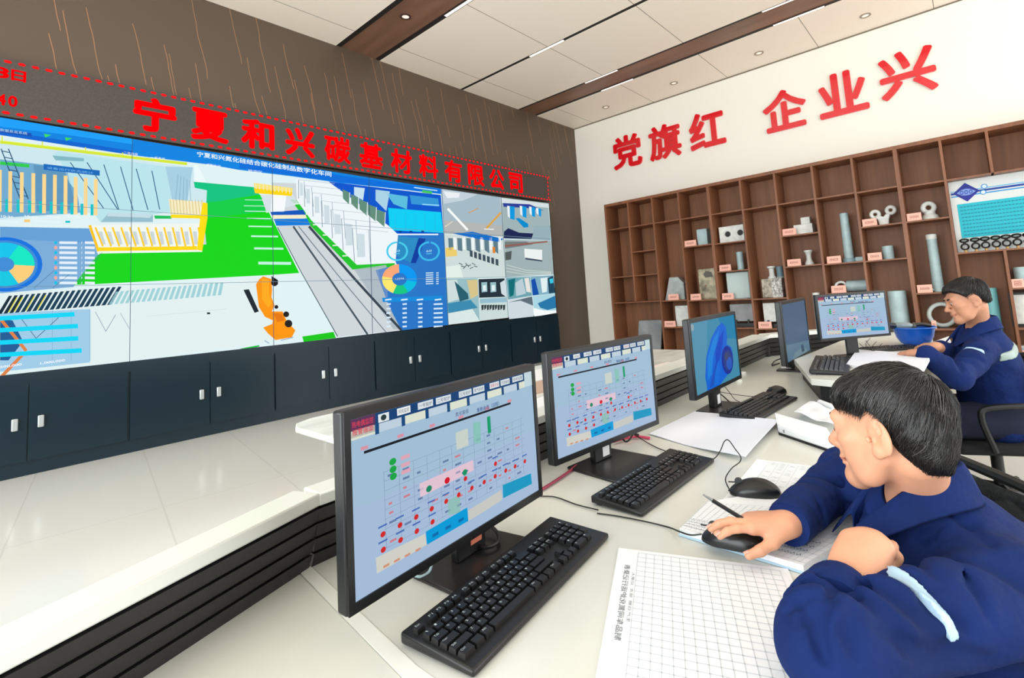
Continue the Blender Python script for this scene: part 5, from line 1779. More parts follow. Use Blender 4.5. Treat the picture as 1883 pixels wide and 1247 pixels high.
# ------------------------------------------------------------------ blue bowl with a bottle and tools in it
bp_ = onz(1684, 633, WZ)
bw = thing('plastic_bowl', 'bright blue plastic bowl on the far worktop', 'bowl', bp_)
prof = [(0.0, 0.0), (0.075, 0.0), (0.10, 0.018), (0.122, 0.055), (0.134, 0.10), (0.142, 0.125), (0.148, 0.125), (0.148, 0.130), (0.136, 0.131), (0.128, 0.10), (0.115, 0.056), (0.094, 0.024), (0.07, 0.008), (0, 0.008)]
prof = [(r_ * 0.77, h_ * 0.80) for r_, h_ in prof]
obj('wall', MB().lathe(prof, bp_, 40), mat('plastic_blue', (16, 92, 196), 0.3, 0, 0.5), bw)
obj('rim', MB().torus(bp_ + Vector((0, 0, 0.1024)), (0, 0, 1), 0.1115, 0.0045, 40, 8), mat('plastic_blue_rim', (22, 104, 210), 0.3), bw)
q0 = bp_ + Vector((-0.02, 0.045, 0.112))
bt = thing('drink_bottle', 'clear grey bottle with dark cap lying in the blue bowl', 'bottle', q0)
dr = Vector((0.64, -0.76, -0.1)).normalized()
obj('cap', MB().cyl(q0 - dr * 0.10, q0 - dr * 0.06, 0.020, 20), mat('cap_dark', (26, 36, 52), 0.35), bt)
obj('body', MB().lathe([(0.015, -0.06), (0.023, -0.04), (0.024, 0.03), (0.016, 0.05)], q0, 20, dr), mat('bottle_grey', (128, 144, 150), 0.2, 0, 0.6), bt)
q1 = bp_ + Vector((0.02, -0.03, 0.106))
tl1 = thing('hand_tool', 'dark tangle of tools lying on top in the blue bowl', 'tool', q1)
obj('handle', MB().tube(arc_path([q1 + Vector((-0.03, 0.06, 0.0)), q1 + Vector((0.01, 0.0, 0.012)), q1 + Vector((0.04, -0.05, 0.0))]), 0.012, 10), mat('tool_dark', (44, 46, 46), 0.4), tl1)
obj('jaw', MB().tube(arc_path([q1 + Vector((-0.04, 0.02, 0.0)), q1 + Vector((0.02, 0.03, 0.014)), q1 + Vector((0.05, 0.01, 0.002))]), 0.009, 10), mat('tool_grey', (110, 114, 112), 0.35, 0.4), tl1)

# ------------------------------------------------------------------ small things on the desk
for (u, v), lb, s in (((1366, 688), 'small white disc added for a desk reflection, right of the blue swirl monitor, farther', 1.0), ((1359, 702), 'small white disc added for a desk reflection, right of the blue swirl monitor, nearer', 0.8)):  # white discs added in place of two small reflections on the desk
    p = onz(u, v, DZ)
    o = obj('reflection_disc', MB().lathe([(0.022 * s, 0), (0.022 * s, 0.012 * s), (0.016 * s, 0.016 * s), (0, 0.016 * s)], p, 18), mat('reflection_white', (236, 238, 232), 0.2))
    tag(o, lb, 'cap', 'reflection discs on the desk')
p = onz(1447, 678, DZ)
o = obj('white_pad', MB().box(p + Vector((0, 0, 0.006)), (0.10, 0.06, 0.011), math.radians(10)), paper_m)
tag(o, 'small white pad before the foot of the dim monitor', 'pad')

# pen held between the fingers: see the near man's hand
# ------------------------------------------------------------------ cables
cab_blk = mat('cable_black', (18, 18, 20), 0.45)


def cable(name, lb, pts, r, m=cab_blk, n=10):
    o = obj(name, MB().tube(arc_path(pts, n), r, 8), m)
    return tag(o, lb, 'cable', 'desk cables')


def cz(*ps):
    return [onz(u, v, DZ + h) for u, v, h in ps]


cable('video_cable', 'thick black cable looping below the right corner of the nearest monitor', cz((846, 985, 0.03), (862, 992, 0.02), (888, 1006, 0.018), (911, 1001, 0.018), (917, 986, 0.02), (906, 970, 0.025), (888, 960, 0.03)), 0.0042)
cable('usb_cable', 'thin black cable running from the nearest monitor to its keyboard', cz((885, 968, 0.02), (905, 975, 0.006), (930, 992, 0.004), (944, 1008, 0.004), (949, 1020, 0.004)), 0.0018)
cable('power_cable', 'pale cable end curving out under the nearest monitor', cz((795, 1030, 0.03), (790, 1050, 0.012), (775, 1060, 0.01), (762, 1058, 0.012), (756, 1050, 0.016)), 0.0028, mat('cable_grey', (150, 176, 180), 0.4))
cable('red_cable', 'dark red cable running behind the second monitor to the nearest one', cz((968, 915, 0.006), (1000, 898, 0.006), (1040, 872, 0.006), (1060, 856, 0.006)), 0.0042, mat('cable_red', (150, 30, 66), 0.4))
cable('keyboard_cable', 'black cable from behind the nearest monitor to the second keyboard', cz((955, 905, 0.01), (985, 912, 0.004), (1020, 914, 0.004), (1060, 928, 0.004), (1100, 938, 0.005)), 0.0017)
cable('mouse_cable', 'black cable of the mouse in hand, passing the second keyboard', [M1 + Vector((-0.009, 0.064, 0.008))] + cz((1270, 984, 0.02), (1250, 978, 0.016), (1230, 970, 0.004), (1190, 960, 0.004), (1140, 950, 0.003), (1098, 944, 0.003)), 0.0017)
cable('mouse_cable', 'black cable of the free mouse, rising in a peaked loop over the sheets', [M2 + Vector((-0.022, 0.060, 0.008))] + cz((1344, 905, 0.012), (1334, 882, 0.012), (1345, 862, 0.014), (1360, 850, 0.02), (1362, 840, 0.03), (1352, 826, 0.05), (1340, 810, 0.06), (1332, 812, 0.055), (1324, 830, 0.04), (1312, 844, 0.03), (1290, 848, 0.03)), 0.0017)
cable('red_cable', 'pinkish red cable behind the second monitor by the curled sheet', cz((1128, 812, 0.012), (1150, 806, 0.01), (1172, 803, 0.008), (1195, 806, 0.006)), 0.005, mat('cable_red2', (206, 50, 90), 0.4))
cable('keyboard_cable', 'black cable from the second monitor to the back of its keyboard', cz((1160, 795, 0.02), (1180, 808, 0.006), (1205, 822, 0.004), (1230, 832, 0.005)), 0.0017)
cable('video_cable', 'black knotted cable below the right corner of the second monitor', cz((1140, 800, 0.02), (1150, 812, 0.01), (1158, 808, 0.015), (1165, 798, 0.02), (1175, 800, 0.015)), 0.0034)
cable('usb_cable', 'black cable peaking beside the blue swirl monitor', cz((1316, 736, 0.01), (1322, 720, 0.05), (1330, 710, 0.07), (1340, 720, 0.05), (1352, 735, 0.01), (1372, 745, 0.006), (1362, 750, 0.004)), 0.0016)
cable('mouse_cable', 'thin black cable from the blue swirl monitor to the mouse behind its keyboard', cz((1306, 716, 0.02), (1330, 722, 0.02), (1370, 728, 0.012), (1404, 730, 0.012)), 0.0016)
cable('video_cable', 'black cable at the foot of the blue swirl monitor', cz((1300, 712, 0.04), (1325, 725, 0.02), (1345, 742, 0.006), (1360, 748, 0.004), (1380, 740, 0.004)), 0.003)
cable('video_cable', 'black cable at the left of the dim monitor', cz((1440, 658, 0.03), (1425, 664, 0.015), (1420, 672, 0.006), (1434, 668, 0.02)), 0.004)
for q, pts in enumerate((((1600, 622), (1592, 634), (1606, 645), (1622, 632)), ((1592, 626), (1604, 640), (1618, 638)), ((1580, 632), (1596, 642), (1612, 628)))):
    cable('usb_cable', 'thin black cable in the tangle right of the far monitor, %s' % ('outer loop', 'inner loop', 'crossing strand')[q], [onz(u, v, WZ + 0.02 + 0.012 * (k % 2)) for k, (u, v) in enumerate(pts)], 0.0016)

# ================================================================== PEOPLE
class Field:
    """blended solid: capsules and ellipsoids melted together, then turned into one skin"""
    def __init__(s):
        s.p = []

    def cap(s, a, b, ra, rb=None, k=0.02, sub=False):
        s.p.append(('c', np.array(a, float), np.array(b, float), ra, ra if rb is None else rb, k, sub))
        return s

    def ell(s, c, r, M=None, k=0.02, sub=False):
        s.p.append(('e', np.array(c, float), np.array(r, float), np.eye(3) if M is None else np.array(M, float), None, k, sub))
        return s

    def fn(s, f, k=0.0, mode='and'):
        s.p.append(('f', f, mode, None, None, k, False))
        return s

    def __call__(s, P):
        d = np.full(len(P), 1e3)
        for q in s.p:
            if q[0] == 'f':
                e = q[1](P)
                if q[2] == 'add':
                    d = d + e
                else:
                    k = q[5]
                    if k > 0:
                        h = np.maximum(k - np.abs(d - e), 0) / k
                        d = np.maximum(d, e) + h * h * k * 0.25
                    else:
                        d = np.maximum(d, e)
                continue
            if q[0] == 'c':
                _, a, b, ra, rb, k, sub = q
                ab = b - a
                pa = P - a
                t = np.clip(pa @ ab / max(ab @ ab, 1e-12), 0, 1)
                e = np.sqrt(((pa - t[:, None] * ab) ** 2).sum(1)) - (ra + (rb - ra) * t)
            else:
                _, c, r, M, _, k, sub = q
                w = (P - c) @ M.T
                k0 = np.sqrt(((w / r) ** 2).sum(1))
                k1 = np.sqrt(((w / (r * r)) ** 2).sum(1))
                e = k0 * (k0 - 1) / np.maximum(k1, 1e-9)
            if sub:
                e = -e
                h = np.maximum(k - np.abs(d - e), 0) / k
                d = np.maximum(d, e) + h * h * k * 0.25
            else:
                h = np.maximum(k - np.abs(d - e), 0) / k
                d = np.minimum(d, e) - h * h * k * 0.25
        return d


def skin_of(fld, lo, hi, h):
    """closed quad surface of fld = 0 inside the box"""
    lo = np.array(lo, float)
    hi = np.array(hi, float)
    Q = 4
    n = np.ceil((hi - lo) / (h * Q)).astype(int) + 1
    cs = h * Q
    ax = [lo[i] + cs * np.arange(n[i]) for i in range(3)]
    G = np.stack(np.meshgrid(*ax, indexing='ij'), -1).reshape(-1, 3)
    c = fld(G).reshape(n)
    near = np.abs(c) < cs * 2.2
    # a fine block spans coarse points i..i+1
    blk = near[:-1, :-1, :-1].copy()
    for dx in (0, 1):
        for dy in (0, 1):
            for dz in (0, 1):
                blk |= near[dx:n[0] - 1 + dx, dy:n[1] - 1 + dy, dz:n[2] - 1 + dz]
    m = (n - 1) * Q
    f = np.repeat(np.repeat(np.repeat(c[:-1, :-1, :-1], Q, 0), Q, 1), Q, 2).astype(np.float32)
    I = np.argwhere(blk)
    off = np.stack(np.meshgrid(range(Q), range(Q), range(Q), indexing='ij'), -1).reshape(-1, 3)
    for s0 in range(0, len(I), 6000):
        ii = (I[s0:s0 + 6000, None, :] * Q + off[None]).reshape(-1, 3)
        f[ii[:, 0], ii[:, 1], ii[:, 2]] = fld(lo + ii * h)
    s = f < 0
    cnt = np.zeros(np.array(f.shape) - 1, np.int8)
    for dx in (0, 1):
        for dy in (0, 1):
            for dz in (0, 1):
                cnt += s[dx:f.shape[0] - 1 + dx, dy:f.shape[1] - 1 + dy, dz:f.shape[2] - 1 + dz]
    act = np.argwhere((cnt > 0) & (cnt < 8))
    idx = np.full(cnt.shape, -1, np.int32)
    idx[act[:, 0], act[:, 1], act[:, 2]] = np.arange(len(act))
    pos = np.zeros((len(act), 3))
    num = np.zeros(len(act))
    cor = [(a, b, d) for a in (0, 1) for b in (0, 1) for d in (0, 1)]
    for p in cor:
        for a in range(3):
            if p[a] == 0:
                q = list(p)
                q[a] = 1
                fp = f[act[:, 0] + p[0], act[:, 1] + p[1], act[:, 2] + p[2]].astype(float)
                fq = f[act[:, 0] + q[0], act[:, 1] + q[1], act[:, 2] + q[2]].astype(float)
                x = (fp < 0) != (fq < 0)
                t = np.where(x, fp / np.where(x, fp - fq, 1), 0)
                w = np.array(p, float)[None] + t[:, None] * (np.array(q, float) - np.array(p, float))[None]
                pos[x] += w[x]
                num[x] += 1
    V = lo + (act + pos / np.maximum(num, 1)[:, None]) * h
    faces = []
    for a in range(3):
        b, d = (a + 1) % 3, (a + 2) % 3
        sl0 = [slice(None)] * 3
        sl1 = [slice(None)] * 3
        sl0[a] = slice(0, -1)
        sl1[a] = slice(1, None)
        e = np.argwhere(s[tuple(sl0)] != s[tuple(sl1)])
        ok = (e[:, b] > 0) & (e[:, d] > 0) & (e[:, b] < cnt.shape[b]) & (e[:, d] < cnt.shape[d]) & (e[:, a] < cnt.shape[a])
        e = e[ok]

        def cell(db, dd):
            q = e.copy()
            q[:, b] += db
            q[:, d] += dd
            return idx[q[:, 0], q[:, 1], q[:, 2]]
        quad = np.stack([cell(-1, -1), cell(0, -1), cell(0, 0), cell(-1, 0)], 1)
        inside = s[e[:, 0], e[:, 1], e[:, 2]]
        quad[~inside] = quad[~inside][:, ::-1]
        faces.append(quad)
    Fq = np.concatenate(faces)
    Fq = Fq[(Fq >= 0).all(1)]
    me = bpy.data.meshes.new('skin')
    me.vertices.add(len(V))
    me.vertices.foreach_set('co', V.astype(np.float32).ravel())
    me.loops.add(len(Fq) * 4)
    me.loops.foreach_set('vertex_index', Fq.astype(np.int32).ravel())
    me.polygons.add(len(Fq))
    me.polygons.foreach_set('loop_start', np.arange(len(Fq), dtype=np.int32) * 4)
    me.polygons.foreach_set('use_smooth', np.ones(len(Fq), bool))
    me.update(calc_edges=True)
    me.validate()
    return me


rn_ = np.random.RandomState(11)
WAV = [(rn_.normal(size=3), rn_.uniform(0, 6.28)) for _ in range(10)]


def ripple(P, freq, amp):
    t = np.zeros(len(P))
    for v, ph in WAV:
        t += np.sin(P @ (v / np.linalg.norm(v)) * freq * (0.6 + 0.8 * abs(math.sin(ph))) + ph)
    return amp * t / 5


def axes(heading, pitch=0, roll=0):
    """rows: left, forward, up"""
    a = math.radians(heading)
    f0 = np.array([math.cos(a), math.sin(a), 0])
    l = np.array([-math.sin(a), math.cos(a), 0])
    p = math.radians(pitch)
    f = f0 * math.cos(p) + np.array([0, 0, 1]) * math.sin(p)
    u = np.cross(f, l)
    r = math.radians(roll)
    l2 = l * math.cos(r) + u * math.sin(r)
    u2 = u * math.cos(r) - l * math.sin(r)
    return np.array([l2, f, u2])


def add_head(fl, c, M, s):
    """skull, jaw and features; local x = left, y = forward, z = up"""
    def w(*p):
        return c + (np.array(p) * s) @ M

    def E(p, r, k=0.02, sub=False, rot=None):
        fl.ell(w(*p), np.array(r) * s, M if rot is None else rot @ M, k * s, sub)

    def Cp(a, b, ra, rb=None, k=0.02, sub=False):
        fl.cap(w(*a), w(*b), ra * s, (ra if rb is None else rb) * s, k * s, sub)
    E((0, -0.016, 0.036), (0.075, 0.096, 0.086), 0.01)
    E((0, 0.028, -0.026), (0.057, 0.062, 0.076), 0.03)
    for q in (-1, 1):
        Cp((q * 0.052, 0.002, -0.048), (q * 0.040, 0.040, -0.084), 0.020, 0.018, 0.03)
        Cp((q * 0.040, 0.040, -0.084), (0, 0.078, -0.098), 0.018, 0.019, 0.025)
        E((q * 0.042, 0.062, -0.018), (0.022, 0.022, 0.020), 0.025)
        E((q * 0.035, 0.056, -0.052), (0.019, 0.023, 0.024), 0.02)
    E((0, 0.082, -0.094), (0.022, 0.018, 0.017), 0.02)
    Cp((-0.038, 0.079, 0.026), (0.038, 0.079, 0.026), 0.0145, None, 0.02)
    for q in (-1, 1):
        E((q * 0.031, 0.100, 0.004), (0.018, 0.016, 0.012), 0.014, True)
        E((q * 0.031, 0.0785, 0.003), (0.0165, 0.0140, 0.0115), 0.004)
        Cp((q * 0.016, 0.0915, 0.010), (q * 0.046, 0.083, 0.011), 0.0032, None, 0.004)
        Cp((q * 0.020, 0.0905, -0.005), (q * 0.044, 0.084, -0.004), 0.0028, None, 0.005)
    Cp((0, 0.090, 0.014), (0, 0.113, -0.024), 0.0075, 0.011, 0.014)
    E((0, 0.115, -0.028), (0.0125, 0.012, 0.0105), 0.008)
    for q in (-1, 1):
        E((q * 0.012, 0.104, -0.032), (0.008, 0.011, 0.0085), 0.007)
        E((q * 0.007, 0.112, -0.0395), (0.0038, 0.005, 0.0035), 0.003, True)
    E((0, 0.092, -0.050), (0.022, 0.012, 0.014), 0.012)
    E((0, 0.0985, -0.0575), (0.022, 0.0095, 0.0062), 0.005)
    E((0, 0.0960, -0.0695), (0.019, 0.0095, 0.0068), 0.005)
    Cp((-0.024, 0.094, -0.0635), (0.024, 0.094, -0.0635), 0.0022, None, 0.004, True)
    Cp((0, 0.108, -0.0635), (0, 0.108, -0.0635), 0.003, None, 0.004, True)
    # ears
    for q in (-1, 1):
        a = math.radians(22) * q
        rot = np.array([[math.cos(a), math.sin(a), 0], [-math.sin(a), math.cos(a), 0], [0, 0, 1]])
        b = math.radians(-12)
        rot2 = np.array([[1, 0, 0], [0, math.cos(b), math.sin(b)], [0, -math.sin(b), math.cos(b)]]) @ rot
        E((q * 0.078, -0.012, -0.010), (0.0078, 0.0225, 0.036), 0.008, False, rot2)
        E((q * 0.079, -0.002, -0.037), (0.0065, 0.011, 0.013), 0.008, False, rot2)
        E((q * 0.0885, -0.003, -0.008), (0.0105, 0.0120, 0.023), 0.003, True, rot2)
        E((q * 0.082, 0.000, -0.014), (0.008, 0.006, 0.009), 0.003, True, rot2)
        E((q * 0.082, 0.009, -0.014), (0.0042, 0.0045, 0.007), 0.004, False, rot2)
        E((q * 0.083, -0.015, 0.006), (0.0035, 0.005, 0.013), 0.003, True, rot2)


def add_hand(fl, W, d, n, side, s=1.0, curl=(15, 20, 15), fan=3.0, thumb=(0.75, 0.62, -0.25), tcurl=25, splay=None, lift=0.0):
    """side +1 right hand, -1 left hand; d = pointing direction, n = back of the hand"""
    d = np.array(d, float)
    d /= np.linalg.norm(d)
    n = np.array(n, float)
    n -= d * (n @ d)
    n /= np.linalg.norm(n)
    t = np.cross(n, d) * side
    W = np.array(W, float)
    tips = []
    off = (0.027, 0.009, -0.010, -0.027)
    ln = (0.074, 0.082, 0.076, 0.060)
    mc = (0.086, 0.090, 0.085, 0.076)
    rad = (0.0095, 0.0098, 0.0093, 0.0082)
    fl.ell(W + (d * 0.048 + n * 0.001) * s, np.array((0.036, 0.056, 0.0155)) * s, np.array([t, d, n]), 0.02 * s)
    for i in range(4):
        cu = curl[i] if isinstance(curl[0], (list, tuple)) else curl
        m = W + (d * mc[i] + t * off[i] + n * (0.002 - 0.003 * abs(i - 1))) * s
        fl.cap(W + (t * off[i] * 0.55 + d * 0.012) * s, m, 0.0125 * s, 0.0112 * s, 0.018 * s)
        ang = math.radians(fan * (1.4 - i) * -1 if False else fan * (1.5 - i))
        dd = d * math.cos(ang) + t * math.sin(ang)
        a = 0
        p = m
        fl.ell(m + n * 0.002 * s, np.array((0.0105, 0.0115, 0.010)) * s, np.array([t, d, n]), 0.006 * s)
        for j, fr in enumerate((0.45, 0.30, 0.25)):
            a += math.radians(cu[j])
            q = p + (dd * math.cos(a) - n * math.sin(a)) * ln[i] * fr * s
            fl.cap(p, q, rad[i] * (1 - 0.08 * j) * s, rad[i] * (1 - 0.08 * (j + 1)) * s, 0.0045 * s)
            p = q
        tips.append((p, dd * math.cos(a) - n * math.sin(a), n * math.cos(a) + dd * math.sin(a), rad[i] * 0.76 * s))
    b0 = W + (d * 0.018 + t * 0.022 - n * 0.004) * s
    td = d * thumb[0] + t * thumb[1] + n * thumb[2]
    td /= np.linalg.norm(td)
    b1 = b0 + td * 0.042 * s
    a = math.radians(tcurl)
    td2 = td * math.cos(a) + d * math.sin(a) * 0.8 - t * math.sin(a) * 0.6
    td2 /= np.linalg.norm(td2)
    b2 = b1 + td2 * 0.033 * s
    td3 = td2 * 0.95 + d * 0.2 - t * 0.15
    td3 /= np.linalg.norm(td3)
    b3 = b2 + td3 * 0.026 * s
    fl.cap(b0, b1, 0.0165 * s, 0.0128 * s, 0.018 * s)
    fl.cap(b1, b2, 0.0122 * s, 0.0108 * s, 0.006 * s)
    fl.cap(b2, b3, 0.0108 * s, 0.0088 * s, 0.005 * s)
    tips.append((b3, td3, n, 0.0085 * s))
    return tips


skin_m = mat('skin', (216, 158, 126), 0.48, 0, 0.4, sss=0.12, noise=(9, 0.05))
skin2_m = mat('skin_tan', (200, 144, 114), 0.5, 0, 0.4, sss=0.1, noise=(9, 0.05))
hair_m = mat('hair_black', (22, 20, 20), 0.42, 0, 0.5)
navy_m = mat('navy_cotton', (16, 38, 92), 0.85, 0, 0.2, noise=(6, 0.10), bump=(13, 0.6, 0.03))
navyd_m = mat('navy_trousers', (15, 24, 50), 0.85, noise=(6, 0.1))
band_m = mat('reflective_silver', (176, 206, 226), 0.4, 0.1, 0.6)
bandg_m = mat('reflective_grey_green', (140, 158, 152), 0.45, 0.1, 0.6)
nail_m = mat('nail_pink', (232, 186, 168), 0.3)
eye_w = mat('eye_white', (196, 186, 178), 0.35)
eye_d = mat('eye_dark', (26, 18, 14), 0.15)
brow_m = mat('brow_black', (26, 22, 20), 0.8)
lip_m = mat('lip_rose', (196, 118, 104), 0.45)
shoe_m = mat('shoe_black', (24, 24, 25), 0.4)


def box_of(pts, r):
    a = np.array([list(p) for p in pts])
    return a.min(0) - r, a.max(0) + r


def hair_strands(c, M, s, crown, count, line, len_rng, seed, region, lift, wid, droop=0.25, flow=None, er=(0.086, 0.110, 0.098), ec=(0, -0.018, 0.036), cap=None):
    """fine tapering locks that follow the skull away from the crown"""
    rs = np.random.RandomState(seed)
    mb = MB()
    allp, allw, alll = [], [], []
    er = np.array(er)
    ec = np.array(ec)
    cr = np.array(crown, float)
    cr = cr / np.linalg.norm(cr / er)
    made = 0
    while made < count:
        u = rs.normal(size=3)
        u /= np.linalg.norm(u)
        p = u * er
        if not region(p + ec):
            continue
        made += 1
        L = rs.uniform(*len_rng)
        st = 7
        path = []
        wob = rs.normal(size=3) * 0.12
        h0 = rs.uniform(0.4, 1.0)
        for j in range(st + 1):
            nrm = p / (er * er)
            nrm /= np.linalg.norm(nrm)
            f = j / st
            path.append(p * (1 + lift * h0 * (math.sin(f * 2.6) * 0.9 + 0.15)) + ec)
            dv = (p - cr) / er
            dv = dv / (np.linalg.norm(dv) + 1e-6) + wob
            if flow is not None:
                dv = dv + flow(p + ec)
            dv = dv + np.array([0, 0, -droop])
            dv -= nrm * (dv @ nrm)
            dv /= np.linalg.norm(dv) + 1e-9
            p = p + dv * L / st
            p = p / np.linalg.norm(p / er)
        jc = rs.uniform(-0.010, 0.008)
        cut = [j for j, q in enumerate(path) if q[2] < line(q[1]) - jc]
        if cut:
            path = path[:cut[0] + 1]
        if len(path) < 3:
            continue
        pts = np.array([c + (q * s) @ M for q in path])
        allp.append(pts)
        allw.append(wid * rs.uniform(0.6, 1.3) * s)
        alll.append(rs.uniform(0.0008, 0.0042) * s)
    if cap is not None:
        P = np.concatenate(allp)
        off = np.concatenate([l_ * (0.3 + 0.7 * np.sin(np.linspace(0.3, 2.8, len(p)))) for p, l_ in zip(allp, alll)])
        for _ in range(2):
            d0 = cap(P)
            g = np.stack([cap(P + e) - d0 for e in np.eye(3) * 0.001], 1)
            g /= np.linalg.norm(g, axis=1)[:, None] + 1e-9
            P = P + g * np.clip(off - d0, -0.004, 0.02)[:, None]
        k = 0
        for i, p in enumerate(allp):
            allp[i] = P[k:k + len(p)]
            k += len(p)
    for p, w in zip(allp, allw):
        mb.tube([Vector(q) for q in p], [w * x for x in (1, 1, 1, 0.95, 0.9, 0.8, 0.6, 0.2)[-len(p):]], 4, False)
    return mb


def face_parts(body, c, M, s, skin_brow=True):
    """eyes and brows as parts of the body"""
    def w(*p):
        return Vector(c + (np.array(p) * s) @ M)
    for q, nm in ((1, 'left'), (-1, 'right')):
        mb = MB()
        mb.lathe([(0, 0), (0.005 * s, 0.0006 * s), (0.0085 * s, 0.003 * s), (0.0100 * s, 0.0065 * s)][::-1], w(q * 0.031, 0.0928, 0.002), 18, Vector(-M[1]))
        e = obj('eye', mb, eye_w, body)
        obj('iris', MB().lathe([(0.0062 * s, -0.0008), (0.005 * s, 0.0010 * s), (0, 0.0014 * s)], w(q * 0.031, 0.0922, 0.000), 14, Vector(M[1])), eye_d, e)
        b = MB()
        b.tube([w(q * 0.014, 0.0945, 0.026), w(q * 0.028, 0.0950, 0.031), w(q * 0.040, 0.0880, 0.030), w(q * 0.050, 0.0770, 0.024)], [0.0032 * s, 0.0046 * s, 0.0042 * s, 0.002 * s], 8)
        obj('eyebrow', b, brow_m, body)
    obj('lips', MB().tube([w(-0.021, 0.0925, -0.0632), w(-0.008, 0.1035, -0.0625), w(0.008, 0.1035, -0.0625), w(0.021, 0.0925, -0.0632)], [0.001 * s, 0.0034 * s, 0.0034 * s, 0.001 * s], 8), lip_m, body)


def nails(body, tips, s):
    for p, d, n, r in tips:
        d = d / np.linalg.norm(d)
        n = n - d * (n @ d)
        n /= np.linalg.norm(n)
        t = np.cross(d, n)
        mb = MB()
        c = p + n * (r * 0.80) + d * r * 0.25
        vs = [Vector(c + d * (x * 0.0062 * s) + t * (y * 0.0050 * s) + n * ((1 - 0.30 * y * y - 0.35 * max(0, x) ** 2 - 0.2) * 0.0022 * s)) for x in (-1, -0.3, 0.4, 1) for y in (-1, -0.5, 0, 0.5, 1)]
        mb.add(vs, [(i * 5 + j, i * 5 + j + 1, (i + 1) * 5 + j + 1, (i + 1) * 5 + j) for i in range(3) for j in range(4)])
        obj('fingernail', mb, nail_m, body)


V3 = lambda p: np.array([p[0], p[1], p[2]], float)

# ------------------------------------------------------------------ clothing helpers
def crease(fl, p, ax, r, a0, a1, depth=0.007, k=0.018, lean=0.0, n=6, ref=(0, 0, 1)):
    """a soft fold line running part of the way round a limb"""
    ax = np.array(ax) / np.linalg.norm(ax)
    e1 = np.array(ref, float) - ax * (np.array(ref, float) @ ax)
    e1 /= np.linalg.norm(e1)
    e2 = np.cross(ax, e1)
    pts = []
    for i in range(n + 1):
        a = math.radians(a0 + (a1 - a0) * i / n)
        pts.append(p + (e1 * math.cos(a) + e2 * math.sin(a)) * r + ax * lean * (i / n - 0.5))
    for i in range(n):
        t = math.sin(math.pi * (i + 0.5) / n)
        fl.cap(pts[i], pts[i + 1], depth * t, depth * t, k, True)


def collar(Nc, M, s, parent, m):
    """folded work collar: stands behind the neck and drops to an open V in front"""
    l, f, u = M
    mb = MB()
    k = 36
    rows = []
    for i in range(k + 1):
        a = math.radians(-158 + 316 * i / k)
        g = (1 - math.cos(a)) / 2
        dv = -f * math.cos(a) + l * math.sin(a)
        r1 = 0.060 + 0.022 * g
        z1 = 0.050 - 0.014 * g - 0.135 * g ** 2.6
        fw = f * (0.040 * g)
        rows.append([Nc + (dv * (r1 + 0.004) + u * (z1 - 0.05) + fw) * s, Nc + (dv * r1 + u * z1 + fw) * s, Nc + (dv * (r1 + 0.008) + u * (z1 + 0.004) + fw) * s,
                     Nc + (dv * (r1 + 0.020 + 0.006 * g) + u * (z1 - 0.026) + fw) * s, Nc + (dv * (r1 + 0.036 + 0.012 * g) + u * (z1 - 0.066 + 0.012 * g) + fw) * s])
    mb.add([Vector(p) for r in rows for p in r], [(i * 5 + j, (i + 1) * 5 + j, (i + 1) * 5 + j + 1, i * 5 + j + 1) for i in range(k) for j in range(4)])
    o = obj('collar', mb, m, parent)
    sd = o.modifiers.new('thick', 'SOLIDIFY')
    sd.thickness = 0.004 * s
    sd.offset = 0
    sb = o.modifiers.new('soft', 'SUBSURF')
    sb.levels = sb.render_levels = 1
    return o


def band(parent, fld, a, b, t0, t1, m, name, lo, hi, keep=None, h=0.004, out=0.003):
    """strip sewn round a sleeve or across a back, lying on the cloth"""
    a, b = np.array(a), np.array(b)
    L = np.linalg.norm(b - a)
    d = (b - a) / L

    def gg(P):
        s_ = (P - a) @ d / L
        e = np.maximum(t0 - s_, s_ - t1) * L
        if keep is not None:
            e = np.maximum(e, keep(P))
        q = fld(P)
        return np.maximum(np.maximum(q - out, e), -(q + 0.014))
    return obj(name, skin_of(gg, lo, hi, h), m, parent)


def hit(fld, u, v):
    q = V3(ray(u, v))
    t = np.arange(0.45, 3.4, 0.004)
    d = fld(V3(EYE) + t[:, None] * q)
    k = np.argmax(d < 0)
    return V3(EYE) + t[k] * q if d[k] < 0 else None


def fold(fld, pts, depth, k):
    P = [p for p in (hit(fld, 1400 + x / 2.054, 640 + y / 2.054) for x, y in pts) if p is not None]
    P = [P[0]] + [p for a, p in zip(P, P[1:]) if np.linalg.norm(p - a) < 0.12]
    out = []
    n = len(P) - 1
    for i in range(n):
        w0 = math.sin(math.pi * (i + 0.15) / (n + 0.3))
        w1 = math.sin(math.pi * (i + 1.15) / (n + 0.3))
        out.append((P[i], P[i + 1], depth * max(w0, 0.25), depth * max(w1, 0.25), k))
    return out


# ------------------------------------------------------------------ the near man, leaning on the desk
hc = V3(at(1634, 786, 0.94))
HM = axes(77, -9, 5)
N = V3(at(1692, 905, 0.965))
TM = axes(122, 0)
tl_, tf_, tu_ = TM
SL = N + tl_ * 0.165 - tu_ * 0.098 - tf_ * 0.035
SR = N - tl_ * 0.165 - tu_ * 0.045 + tf_ * 0.02
EL = V3(onz(1518, 1180, 0.820))
WL = V3(onz(1546, 1092, 0.815))
ER = np.array([1.475, 0.300, 0.818])
WR = V3(onz(1452, 962, 0.826))
CH = N - tu_ * 0.17 - tf_ * 0.05
PV = N + np.array([0.165, -0.30, -0.37])
KL, KR = PV + tf_ * 0.40 + tl_ * 0.12 + np.array([0, 0, -0.02]), PV + tf_ * 0.40 - tl_ * 0.12 + np.array([0, 0, -0.02])
AL, AR = KL + np.array([0.05, -0.08, -0.44]), KR + np.array([0.05, -0.05, -0.44])

